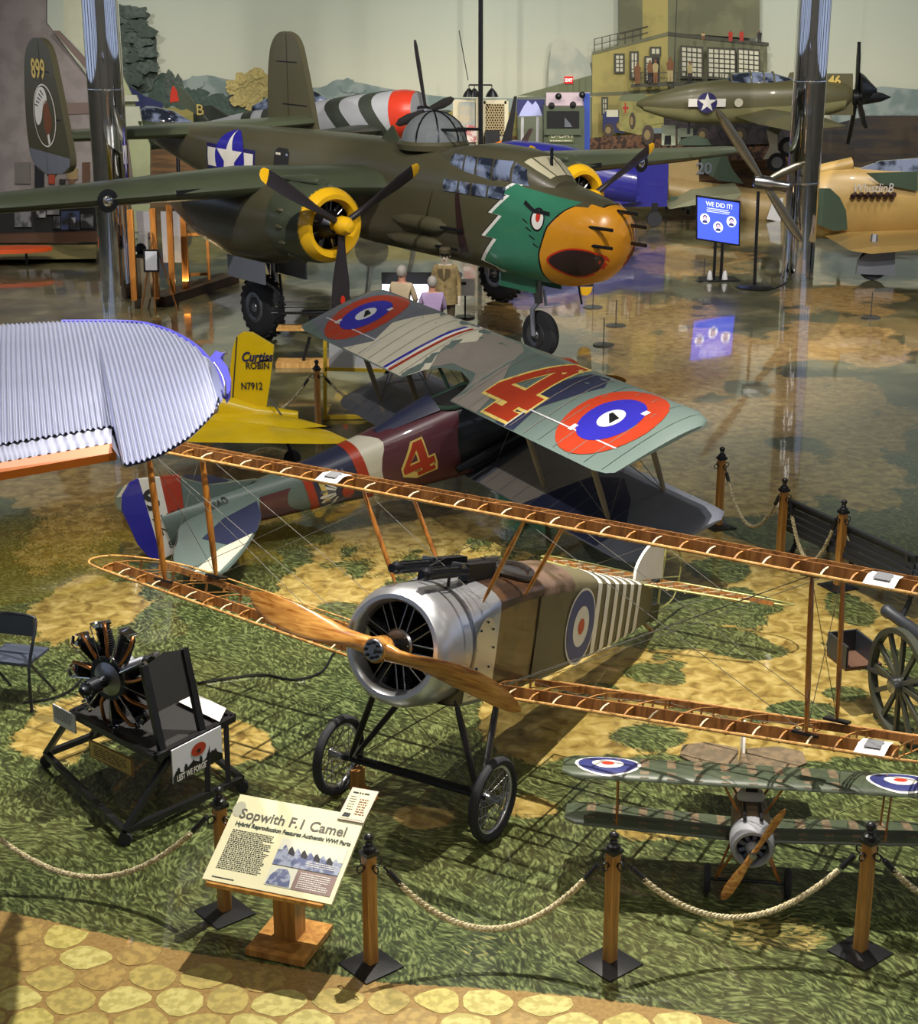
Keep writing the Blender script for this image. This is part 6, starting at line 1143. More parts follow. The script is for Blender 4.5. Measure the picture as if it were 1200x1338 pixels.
pf = thing('low_platform', 'low tan platform on the floor at the left edge', 'platform', px(70, 338)); PF = px(70, 338); B().add([px(x, y, z)-PF for z in (0, .12) for x, y in ((-60, 340), (126, 338), (126, 320), (-60, 320))], [(0, 1, 5, 4), (1, 2, 6, 5), (4, 5, 6, 7), (3, 0, 4, 7), (2, 3, 7, 6)]).make('deck', M('tan_board', '#8f8350', .6), pf, False)
ow = thing('orange_wing_tip', 'rounded orange wing tip poking in at the left edge', 'airplane wing', px(45, 328, .35)); B().prism([(-2.2, -.35), (-.2, -.32), (.25, -.2), (.42, 0), (.25, .2), (-.2, .32), (-2.2, .35)], .10, Matrix.Rotation(.2, 4, 'Z')).make('tip', M('orange_fabric', '#e0561c', .5), ow); rod('stand', (-.2, 0, -.35), (-.2, 0, 0), .03, m_darksteel, ow); rod('stand', (-1.6, -.3, -.35), (-1.6, -.3, 0), .03, m_darksteel, ow)
# pale green upright wing panels behind the left column
gp = thing('pale_green_wing', 'pale green folded wing standing upright behind the left column', 'airplane wing', (-9.2, 43, 0)); GPo = V((-9.2, 43, 0)); v3 = lambda x, y, d=0: px(x, y, Y=43-d)-GPo; m_pg = M('pale_green', '#aeb78f', .5, coat=.2); m_pg2 = M('pale_green_panel', '#c0c5b2', .5)
slab('wing_panel', [v3(150, 330), v3(196, 300), v3(196, 190), v3(170, 120), v3(152, 84), v3(146, 84), v3(146, 330)], V((0, .12, 0)), m_pg, gp); slab('spar_face', [v3(158, 250, .03), v3(176, 250, .03), v3(166, 170, .03), v3(152, 100, .03)], V((0, -.05, 0)), M('dark_mauve', '#7a6c6a', .6), gp)
for y0, y1, x1 in ((124, 132, 182), (139, 158, 186), (158, 168, 184)): slab('flap_panel', [v3(163, y1, .08), v3(x1, y1, .08), v3(x1-3, y0, .08), v3(163, y0, .08)], V((0, -.1, 0)), m_pg2, gp)
# ================================================================ far aircraft
def far_plane(name, label, origin, rz): return thing(name, label, 'airplane', origin, (0, 0, rz))
# green fighter with red fin tip
fa = far_plane('fighter', 'dark green fighter with a red-tipped fin far behind the bomber tail', (-8.6, 45.5, 0), 0); v4 = lambda x, y, d=0: px(x, y, Y=45.5-d)-V((-8.6, 45.5, 0)); m_fg = M('fighter_green', '#46503f', .4, coat=.2)
GB = Body([(0, 0, .05, .1, .1, 2), (.8, 0, .35, .35, .35, 2.4), (2.5, .05, .5, .5, .55, 2.6), (4.5, .05, .5, .45, .55, 2.4), (5.5, 0, .3, .3, .3, 2)])
a0 = v4(292, 168); b = B(); b.loft([[V((a0.x-p.x*.95, p.y, a0.z+p.z*.9-.15)) for p in GB.ring(x, 20)] for x in frange(0, 5.5, 14)]); b.make('fuselage', m_fg, fa)
cbd = Body([(0, 0, .05, .05, .05, 2), (.5, 0, .3, .35, .1, 2), (1.2, 0, .34, .5, .1, 2), (2.0, 0, .05, .05, .05, 2)]); c0 = v4(252, 162); b = B(); b.loft([[V((c0.x-p.x, p.y, c0.z+p.z)) for p in cbd.ring(x, 16)] for x in frange(0, 2, 9)]); b.make('canopy', m_pane, fa)
slab('fin', [v4(*p) for p in ((272, 158), (258, 140), (242, 118), (232, 112), (226, 118), (222, 134), (240, 140))], V((0, .12, 0)), m_fg, fa); slab('fin_tip', [v4(p[0], p[1], .02) for p in ((226, 112), (223, 120), (222, 134), (234, 132), (231, 118))], V((0, .16, 0)), m_red, fa)
for x in (-1.5, 1): B().tube([V((x, -.3, a0.z-.5)), V((x, -.6, .3))], .05, 8).make('gear_leg', m_darksteel, fa); B().lathe([(-.1, .15), (-.1, .3), (.1, .3), (.1, .15)], 16, Matrix.Translation((x, -.6, .3)) @ Matrix.Rotation(PI/2, 4, 'Z')).make('wheel', m_rubber, fa)
text('code', 'B', .4, lambda u, v: v4(256, 150, .1)+V((u, 0, v)), c_yel, fa)
# striped fighter with the red nose
F2 = V((-3.4, 45, 0)); fb = far_plane('fighter', 'black and white striped fighter with a red engine cowl behind the bomber', F2, 0); n0 = px(548, 146, Y=45)-F2
SBd = Body([(0, 0, .52, .52, .55, 2), (-.3, 0, .60, .60, .62, 2), (-1.0, 0, .62, .62, .66, 2.1), (-2.6, -.02, .58, .60, .66, 2.2), (-5, -.06, .48, .56, .55, 2.2), (-7, 0, .2, .3, .3, 2)]); m_sl = M('fighter_light', '#b5b8bf', .4, coat=.2); m_sd = M('fighter_dark', '#3f443c', .45)
TR2 = Matrix.Translation(n0) @ Matrix.Rotation(R(-24), 4, 'Z') @ Matrix.Rotation(-.12, 4, 'Y')
def sring(x, grow=0): return [TR2 @ v for v in SBd.ring(x, 28, grow)]
B().loft([sring(x) for x in frange(0, -7, 20)]).make('fuselage', m_sl, fb)
for x0, x1, wv in ((-.95, -1.35, .2), (-1.9, -2.35, .25), (-3.0, -3.4, .2), (-4.3, -4.65, 0), (-5.0, -5.35, 0)):
    B().loft([[TR2 @ SBd.pt(x+wv*math.sin(2*t), t, .012) for t in frange(0, 2*PI, 30)] for x in frange(x0, x1, 4)], False).make('dark_stripe', m_sd, fb)
B().loft([sring(x, .015) for x in frange(.0, -.62, 5)], False).make('red_cowl', M('cowl_red', '#d8402a', .3, coat=.3), fb); B().lathe([(.0, .5), (-.1, .40), (-.3, .38)], 28, TR2, False).make('cowl_mouth', m_black, fb); B().lathe([(-.2, .01), (-.2, .42)], 20, TR2, False).make('engine_face', m_blackmatt, fb)
hb = B().lathe([(-.1, .16), (.25, .14), (.4, .03)], 16, TR2).make('propeller_hub', m_darksteel, fb)
for k in range(4):
    th = R(96)+k*PI/2; d = V((0, math.cos(th), math.sin(th))); e = V((0, -math.sin(th), math.cos(th))); b = B(); b.loft([[TR2 @ (V((.2, 0, 0))+d*s+e*math.cos(u)*w+V((1, 0, 0))*math.sin(u)*.03) for u in (2*PI*i/8 for i in range(8))] for s, w in ((.1, .07), (.6, .10), (1.2, .13), (1.7, .10), (1.85, .03))]); b.make('propeller_blade', m_bblade, fb)
cn = Body([(0, 0, .05, .05, .1, 2), (-.5, 0, .32, .4, .1, 2), (-1.4, 0, .34, .45, .1, 2), (-2.4, 0, .1, .1, .1, 2)]); b = B(); b.loft([[TR2 @ (v+V((-2.7, 0, .52))) for v in cn.ring(x, 16)] for x in frange(0, -2.4, 9)]); b.make('canopy', m_pane, fb)
for s in (-1, 1):
    p0_, p1_ = TR2 @ V((-1.2, s*1.2, -.5)), TR2 @ V((-1.1, s*1.4, -2.6)); p1_.z = .45-F2.z; B().tube([p0_, p1_], .07, 8).make('gear_leg', m_steel, fb); B().lathe([(-.12, .25), (-.12, .45), (.12, .45), (.12, .25)], 18, Matrix.Translation(p1_) @ Matrix.Rotation(R(66), 4, 'Z')).make('wheel', m_rubber, fb)
    b = B(); b.loft([[TR2 @ (V((-.9-x*c, s*y, -.40+.1*y*.5+z*c)))for x, z in airfoil(1, -.5)] for y, c in ((.3, 2.6), (3.4, 1.5), (4.0, .7))[:3 if s > 0 else 2]]); b.make('wing', m_sd, fb)
b = B(); b.prism([(-5.6, .2), (-6.4, .75), (-7.0, .75), (-7.1, .1)], .1, TR2 @ Matrix.Rotation(PI/2, 4, 'X')); b.make('fin', m_sd, fb)
# suspended canard fighter at the right
F3 = V((7.6, 47.5, 0)); fc_ = far_plane('pusher_fighter', 'olive tail-first fighter with a star on its side hanging at the upper right', F3, 0); m_pod = M('pusher_olive', '#5d5a3e', .42, coat=.15); m_pbel = M('pusher_belly', '#8d8a62', .5)
w3 = lambda x, y, d=0: px(x, y, Y=47.5-d)-F3
nz, tz_ = w3(832, 136), w3(1112, 124); AX = (tz_-nz)
def prg(s, w, u, d, n=28, e=2.3):
    c = nz.lerp(tz_, s); return [c+V((0, -math.copysign(abs(math.cos(t))**(2/e), math.cos(t))*w, math.copysign(abs(math.sin(t))**(2/e), math.sin(t))*(u if math.sin(t) > 0 else d))) for t in (2*PI*i/n for i in range(n))]
st3 = ((0, .03, .04, .04), (.03, .16, .15, .16), (.12, .34, .32, .36), (.25, .5, .50, .56), (.4, .58, .58, .64), (.55, .6, .55, .64), (.7, .58, .50, .62), (.85, .5, .46, .55), (.97, .34, .34, .36), (1.0, .2, .2, .2))
fz3 = B().loft([prg(*s) for s in st3]).make('fuselage', m_pod, fc_)
B().loft([[c+V((0, 0, -.01)) for c in prg(s, w+.01, u, d+.015)[14:]] for s, w, u, d in st3[1:-1]], False, False).make('belly', m_pbel, fc_)
cp3 = B().loft([[w3(940+110*s, 128)+V((0, -math.cos(t)*w, .30+math.sin(t)*h)) for t in frange(0, PI, 10)] for s, w, h in ((0, .05, .02), (.12, .34, .36), (.35, .38, .42), (.6, .36, .40), (1, .2, .14))], False, False).make('canopy', m_pane, fc_)
for s, w, h in ((.12, .35, .37), (.35, .39, .43), (.5, .38, .42), (.62, .37, .41)): B().tube([w3(940+110*s, 128)+V((0, -math.cos(t)*w, .30+math.sin(t)*h)) for t in frange(0, PI, 10)], .025, 5).make('canopy_frame', m_pod, cp3)
yS3 = -.64; sd3 = lambda of: (lambda u, v: w3(920, 132)+V((u, yS3-of, v)))
decal('insignia_bar', [(-.52, -.11), (.52, -.11), (.52, .11), (-.52, .11)], sd3(0), m_white, fz3); decal('insignia_disc', circ(0, 0, .28, .28, 24), sd3(.012), M('insignia_navy', '#26225e', .45), fz3); decal('insignia_star', star(0, 0, .27), sd3(.024), m_white, fz3); decal('white_dot', circ(.88, .0, .12, .12, 16), sd3(.005), c_cream, fz3)
b = B(); wg = [w3(955, 152), w3(975, 143), w3(1005, 140), w3(1060, 148), w3(1060, 158), w3(1000, 158)]
b.loft([[p+V((0, y*1.0, z)) for p, z in ((w3(955+y*-4, 150), 0), (w3(1000, 142), .05), (w3(1075, 152), 0), (w3(1010, 155), -.08))] for y in (-.5, -1.6, -3.0)]); b.make('wing', m_pod, fc_)
b = B(); b.loft([[p+V((0, y, z)) for p, z in ((w3(955, 150), 0), (w3(1000, 142), .05), (w3(1075, 152), 0), (w3(1010, 155), -.08))] for y in (.5, 1.6, 4.0)]); b.make('wing', m_pod, fc_)
slab('tail_fin', [w3(*p) for p in ((1080, 150), (1078, 96), (1114, 96), (1114, 150))], V((0, -.1, 0)), m_pod, fc_); text('fin_number', '46', .36, lambda u, v: w3(1082, 111, .15)+V((u, 0, v)), c_yel, fc_, bold=.01); slab('white_name_strip', [w3(x, y, .13) for x, y in ((1083, 136), (1104, 135), (1103, 130), (1084, 130))], V((0, -.02, 0)), c_grey, fc_)
slab('dorsal_fin', [w3(*p) for p in ((1030, 104), (1033, 95), (1040, 94), (1040, 106))], V((0, .1, 0)), m_pod, fc_)
ph = B().lathe([(-.1, .22), (.3, .2), (.75, .12), (1.0, .01)], 16, Matrix.Translation(w3(1118, 127))).make('propeller_hub', m_black, fc_)
for k in range(3):
    th = R(75)+k*2*PI/3; d = V((0, math.cos(th)*.5, math.sin(th))).normalized(); b = B(); b.loft([[w3(1120, 127)+d*s+d.cross(V((1, 0, 0)))*math.cos(u)*w+V((1, 0, 0))*math.sin(u)*.05 for u in (2*PI*i/8 for i in range(8))] for s, w in ((.1, .10), (.6, .18), (1.1, .18), (1.5, .05))]); b.make('propeller_blade', m_black, fc_)
B().loft([[w3(1122+20*s, 118)+V((0, math.cos(t)*w, math.sin(t)*w)) for t in frange(0, 2*PI, 12)[:-1]] for s, w in ((0, .5), (.3, .42), (.7, .25), (1.2, .05))]).make('tail_cone', m_black, fc_)
rod('gear_leg', w3(1012, 155), w3(1012, 185), .06, m_steel, fc_); slab('gear_fairing', [w3(*p) for p in ((1002, 170), (1016, 176), (1016, 196), (1025, 202), (1022, 206), (997, 208), (1006, 192))], V((0, -.06, 0)), c_cream, fc_); slab('gear_door', [w3(*p) for p in ((1003, 169), (1014, 163), (1020, 170), (1017, 177))], V((0, -.1, 0)), m_pod, fc_)
for x, y in ((1030, 192), (1015, 212)): B().lathe([(-.08, .10), (-.08, .27), (.08, .27), (.08, .1)], 20, Matrix.Translation(w3(x, y)) @ Matrix.Rotation(PI/2, 4, 'Z')).make('wheel', m_rubber, fc_); B().lathe([(-.1, .02), (-.09, .16), (.09, .16), (.1, .02)], 16, Matrix.Translation(w3(x, y)) @ Matrix.Rotation(PI/2, 4, 'Z')).make('wheel_hub', m_steel, fc_)
rod('nose_leg', w3(900, 148), w3(900, 175), .05, m_steel, fc_)
for x in (880, 1060): rod('suspension_cable', w3(x, 122), V((w3(x, 122).x, 0, CEIL)), .012, m_darksteel, fc_, 5)
# tan and green fighter, tail number 20, with the blue carrier aircraft before it
F4 = V((7.2, 46.9, 0)); fd = far_plane('fighter', 'tan and green fighter with number 20 on its tail behind the screen', F4, 0); w4 = lambda x, y, d=0: px(x, y, Y=46.9-d)-F4; m_tan = M('desert_tan', '#9a8457', .45, coat=.1); m_dg = M('desert_green', '#3f5142', .45, coat=.1)
def hull(name, stn, W, mat, par, n=24):
    """fuselage from silhouette stations: (photo x, top y, bottom y, half width)"""
    b = B(); rings = []
    for x, y0, y1, hw in stn:
        t0, t1 = W(x, y0), W(x, y1); c = (t0+t1)/2; h = (t0.z-t1.z)/2; rings.append([c+V((0, -math.cos(t)*hw, math.sin(t)*h)) for t in (2*PI*i/n for i in range(n))])
    return b.loft(rings).make(name, mat, par)
hull('fuselage', ((872, 232, 262, .35), (900, 236, 268, .42), (940, 240, 285, .5), (980, 246, 296, .55), (1020, 250, 300, .6), (1060, 262, 300, .5)), w4, m_tan, fd)
slab('fin', [w4(*p) for p in ((915, 222), (918, 202), (935, 196), (948, 200), (958, 222), (972, 240), (940, 236))], V((0, .14, 0)), m_dg, fd); slab('fin_cap', [w4(x, y, .02) for x, y in ((886, 190), (892, 182), (910, 177), (925, 182), (930, 190))], V((0, .14, 0)), m_dg, fd); slab('rudder', [w4(*p) for p in ((874, 262), (874, 212), (896, 206), (913, 205), (914, 242))], V((0, .12, 0)), m_tan, fd); text('tail_number', '20', .44, lambda u, v: w4(910, 227, .05)+V((u, 0, v)), c_grey, fd, bold=.01)
b = B(); b.loft([[p+V((0, 0, z)) for p, z in ((w4(866-y*0, 263, 0), 0), (w4(900, 247), .06), (w4(960, 241), .04), (w4(955, 250), -.05))] for y in (0,)]+[[p+V((0, -1.6, 0)) for p in (w4(866, 263), w4(900, 249), w4(958, 243), w4(950, 250))]]); b.make('tailplane', M('desert_pale', '#8f9277', .45), fd)
slab('green_patch', [w4(x, y, .62) for x, y in ((872, 258), (884, 256), (905, 272), (900, 274))], V((0, -.02, 0)), m_dg, fd)
rod('tail_wheel_leg', w4(900, 262), V((w4(900, 262).x, 0, .1)), .05, m_darksteel, fd); rod('main_leg', w4(1020, 298), V((w4(1020, 298).x, 0, .3)), .08, m_steel, fd); B().lathe([(-.1, .2), (-.1, .35), (.1, .35), (.1, .2)], 18, Matrix.Translation(V((w4(1020, 298).x, 0, .35))) @ Matrix.Rotation(PI/2, 4, 'Z')).make('wheel', m_rubber, fd)
slab('white_name_panel', [w4(x, y, .66) for x, y in ((1002, 286), (1020, 290), (1024, 258), (1010, 262))], V((0, -.02, 0)), c_ltg, fd)
F5 = V((3.6, 45.2, 0)); fe = far_plane('carrier_plane', 'deep blue carrier aircraft partly hidden behind the eagle nose', F5, 0); w5 = lambda x, y, d=0: px(x, y, Y=45.2-d)-F5; m_navyb = M('sea_blue', '#2a2a86', .28, coat=.6)
slab('folded_wing', [w5(*p) for p in ((775, 272), (840, 270), (872, 270), (874, 212), (850, 208), (790, 214), (770, 230))], V((0, .2, 0)), m_navyb, fe); hull('fuselage', ((655, 186, 200, .4), (672, 183, 212, .5), (700, 185, 225, .5), (740, 190, 240, .6), (790, 205, 262, .6), (830, 215, 268, .5)), w5, m_navyb, fe)
slab('flap', [w5(x, y, .2) for x, y in ((802, 268), (840, 262), (838, 256), (804, 250))], V((0, -.08, 0)), m_navyb, fe); slab('fin', [w5(*p) for p in ((654, 190), (666, 152), (672, 126), (676, 126), (672, 160), (668, 192))], V((0, .1, 0)), m_black, fe); slab('tail_hook', [w5(*p) for p in ((680, 186), (692, 168), (697, 168), (690, 184))], V((0, .06, 0)), m_mouth, fe); slab('orange_panel', [w5(x, y, .6) for x, y in ((640, 190), (656, 183), (654, 191), (642, 193))], V((0, -.03, 0)), m_org, fe)
for x in (762, 856): rod('gear_leg', w5(x, 265), V((w5(x, 265).x, 0, .35)), .09, m_blackmatt, fe); 
for x in (762, 856): B().lathe([(-.12, .1), (-.12, .2), (.12, .2), (.12, .1)], 18, Matrix.Translation(V((w5(x, 265).x, 0, .21))) @ Matrix.Rotation(PI/2, 4, 'Z')).make('wheel', m_rubber, fe)
# tan and green fighter at the right edge
F6 = V((9.8, 39.4, 0)); ff2 = far_plane('fighter', 'tan and green fighter with name lettering and exhaust stubs at the right edge', F6, 0); w6 = lambda x, y, d=0: px(x, y, Y=39.4-d)-F6; m_sand = M('sand_paint', '#b99a5c', .4, coat=.2)
hull('fuselage', ((1030, 240, 300, .3), (1050, 226, 310, .45), (1080, 219, 312, .5), (1110, 218, 312, .5), (1160, 222, 310, .5), (1260, 225, 305, .5)), w6, m_sand, ff2)
rod('air_intake', w6(1070, 224), w6(1114, 214), .16, m_sand, ff2, 16); B().lathe([(0, .17), (.02, .14), (.02, .01)], 16, Matrix.Translation(w6(1114, 214))).make('intake_mouth', m_mouth, ff2)
decal('green_patch', [(1066, 292), (1068, 246), (1085, 246), (1098, 258), (1106, 275), (1108, 300), (1090, 302)], lambda x, y: w6(x, y, .53), m_dg, ff2); decal('green_patch', [(1132, 226), (1150, 240), (1200, 250), (1200, 224)], lambda x, y: w6(x, y, .53), m_dg, ff2); slab('windscreen', [w6(*p) for p in ((1120, 221), (1150, 210), (1220, 205), (1220, 226), (1130, 224))], V((0, -.1, 0)), m_pane, ff2)
text('nose_lettering', 'WhistlinB', .30, lambda u, v: w6(1114, 251, .56)+V((u, 0, v)), c_ltg, ff2, shear=.2, sx=.8)
for k in range(7): B().tube([w6(1118+k*8.5, 254, .5), w6(1114+k*8.5, 257, .62)], .06, 8).make('exhaust_stub', m_mouth, ff2)
b = B(); b.loft([[p+V((0, -y, .03*y)) for p in (w6(1074, 306), w6(1100, 301), w6(1250, 296), w6(1100, 310))] for y in (.3, 1.6, 3.0)]); b.make('wing', m_sand, ff2)
wz = px(1140, 366); wz_ = V((wz.x, wz.y, 0))-F6; B().lathe([(-.12, .2), (-.12, .33), (0, .36), (.12, .33), (.12, .2)], 24, Matrix.Translation(wz_+V((0, 0, .36))) @ Matrix.Rotation(PI/2, 4, 'Z')).make('main_wheel', m_rubber, ff2); rod('gear_leg', wz_+V((0, .1, .4)), wz_+V((.05, .3, .98)), .08, m_under, ff2); slab('gear_cover', [px(x, y, Y=wz.y-.2)-F6 for x, y in ((1119, 358), (1122, 340), (1135, 330), (1170, 322), (1170, 360))], V((0, .06, 0)), m_under, ff2)
# ================================================================ propeller on its stand, screen, small floor posts
ps = thing('display_propeller', 'bare metal three-blade propeller on a black pole beside the right column', 'propeller', px(986, 376)); PS = px(986, 376); hp_ = px(998, 238, Y=PS.y)-PS
B().lathe([(0, .40), (.03, .42), (.06, .38), (.08, .05)], 32, Matrix.Rotation(-PI/2, 4, 'Y')).make('base_disc', m_black, ps); rod('pole', (0, 0, .06), hp_+V((-.1, 0, -.2)), .035, m_black, ps, 10)
hb = B().lathe([(-.22, .10), (-.18, .14), (.15, .14), (.25, .09), (.55, .08), (.6, .02)], 18, Matrix.Translation(hp_) @ Matrix.Rotation(R(-12), 4, 'Z') @ Matrix.Rotation(.12, 4, 'Y')).make('hub', m_steel, ps)
m_blade = M('bare_blade', '#8d8878', .32, .9)
for (x, y), w in (((936, 142), .11), ((1048, 316), .11), ((1052, 212), .09)):
    e = px(x, y, Y=PS.y-(.3 if x < 1000 else -.1))-PS; d = (e-hp_); s_ = d.normalized().cross(V((0, 1, 0))).normalized(); b = B(); b.loft([[hp_+d*t+s_*math.cos(u)*w*k+V((0, 1, 0))*math.sin(u)*.03 for u in (2*PI*i/8 for i in range(8))] for t, k in ((.05, .5), (.25, .8), (.5, 1), (.8, .9), (.95, .6), (1, .15))]); b.make('blade', m_blade, ps)
tv = thing('screen_stand', 'blue screen reading We Did It on a black floor stand', 'screen', px(938, 366)); TVo = px(938, 366); t_ = lambda x, y, d=0: px(x, y, Y=TVo.y-d)-TVo
B().prism([(-.48, -.3), (.48, -.22), (.42, .3), (-.4, .28)], .04).make('base', m_black, tv)
for x in (-.08, .08): rod('pole', (x, .05, .03), (x, .05, 1.3), .035, m_black, tv, 8)
c4 = [t_(910, 313), t_(967, 322), t_(968, 263), t_(910, 255)]; bz = slab('bezel', c4, V((0, .06, 0)), m_black, tv)
tf = lambda of: (lambda u, v: (c4[0]*(1-u)+c4[1]*u)*(1-v)+(c4[3]*(1-u)+c4[2]*u)*v+V((0, -of, 0)))
decal('display', [(.03, .04), (.97, .04), (.97, .96), (.03, .96)], tf(.004), M('screen_blue', '#3f55e0', .3, kind='emit', emit=1.1), bz); m_sw = M('screen_white', '#e6ecff', .3, kind='emit', emit=1.2)
text('title_words', 'WE DID IT!', .15, lambda u, v: tf(.008)(.22+u*.95, .80+v*.95), m_sw, bz, sx=.85); textlines('small_words', .24, .76, .66, .77, 3, .012, tf(.008), m_sw, bz, 5)
for u, v in ((.20, .50), (.50, .36), (.80, .52)):
    decal('portrait', circ(u, v, .11, .12, 18), tf(.008), m_sw, bz); decal('portrait_hair', circ(u, v+.03, .055, .06, 12), tf(.012), M('screen_dark', '#3a3f78', .3, kind='emit', emit=.5), bz); decal('portrait_face', circ(u, v+.015, .04, .045, 12), tf(.014), M('screen_face', '#c9b0c0', .3, kind='emit', emit=.8), bz); decal('portrait_shoulders', [(u-.07, v-.09), (u+.07, v-.09), (u+.04, v-.03), (u-.04, v-.03)], tf(.013), M('screen_dark', '#3a3f78', .3, kind='emit', emit=.5), bz)
for x in (-.2, .14): B().loft([[V((x+math.cos(t)*w, -.12+math.sin(t)*w, z)) for t in frange(0, 2*PI, 10)[:-1]] for z, w in ((.04, .07), (.18, .05), (.24, .02))]).make('weight_cone', c_ltg, tv)
def floor_post(x, y, lab):
    g = px(x, y); t = thing('floor_post', lab, 'barrier', g, group='low wire posts'); B().lathe([(0, .20), (.02, .20), (.03, .05)], 20, Matrix.Rotation(-PI/2, 4, 'Y')).make('base', m_steel, t); rod('rod', (0, 0, .03), (0, 0, .52), .012, m_steel, t); return g
a_ = floor_post(805, 426, 'thin low wire post farther from the camouflaged wing, ahead of the bomber nose'); b_ = floor_post(789, 451, 'thin low wire post nearer the camouflaged wing, ahead of the bomber nose'); floor_post(920, 367, 'thin low wire post beside the screen base'); floor_post(1138, 415, 'thin low wire post on bare floor by the right edge'); floor_post(775, 402, 'thin low wire post directly under the bomber nose')
# ================================================================ gun table, notice board, light table, visitors, mannequin
gt = thing('gun_table', 'machine gun on wooden display stand beside the bomber wheel', 'display', px(397, 477)); GO = px(397, 477); t_ = lambda x, y, d=0: px(x, y, Y=GO.y-d)-GO
B().box((0, 0, .04), (.95, .45, .08)).make('base', m_ash, gt); rod('pole', (0, 0, .08), t_(405, 440), .03, m_black, gt, 8); B().box(t_(397, 428), (.92, .42, .04)).make('shelf', m_ash, gt); rod('pole', t_(405, 428), t_(405, 412), .03, m_black, gt, 8); B().box(t_(397, 398), (.95, .4, .03)).make('glass_top', m_glass, gt)
gg = B().lathe([(-.75, .02), (-.2, .025), (-.2, .06), (.35, .065), (.36, .03), (.6, .03)], 12, Matrix.Translation(t_(410, 409))).make('machine_gun', m_darksteel, gt); B().box(t_(418, 412), (.3, .08, .16)).make('receiver', m_darksteel, gg); rod('grip', t_(425, 412), t_(428, 420), .03, m_black, gg)
nb2 = thing('notice_stand', 'white notice card on a small stand near the bomber main wheel', 'sign', px(608, 415)); NO = px(608, 415); B().lathe([(0, .2), (.03, .2), (.04, .03)], 18, Matrix.Rotation(-PI/2, 4, 'Y')).make('base', m_black, nb2); rod('pole', (0, 0, .03), (0, 0, .5), .02, m_black, nb2); B().box((.02, -.02, .62), (.34, .02, .34)).make('card', m_white, nb2); B().box((-.05, -.035, .70), (.14, .006, .06)).make('card_picture', m_ink, nb2); B().ball((-.12, 0, .86), .07, 10).make('lamp_globe', m_white, nb2); rod('lamp_stem', (-.12, 0, .6), (-.12, 0, .8), .015, m_steel, nb2)
lt = thing('light_table', 'glowing touch table in front of the two visitors', 'display', (-.98, 29.75, 0)); B().box((0, 0, .4), (.8, .6, .8)).make('cabinet', m_blackmatt, lt); B().box((0, -.05, 1.02), (.85, .06, .42), mx=Matrix.Rotation(-.5, 4, 'X')).make('screen', M('table_screen', '#dfe8ff', .3, kind='emit', emit=1.5), lt); B().box((0, .2, .9), (.3, .1, .3)).make('screen_arm', m_blackmatt, lt); B().box((.1, .35, 1.2), (1.1, .06, .35)).make('back_panel', m_blackmatt, lt)
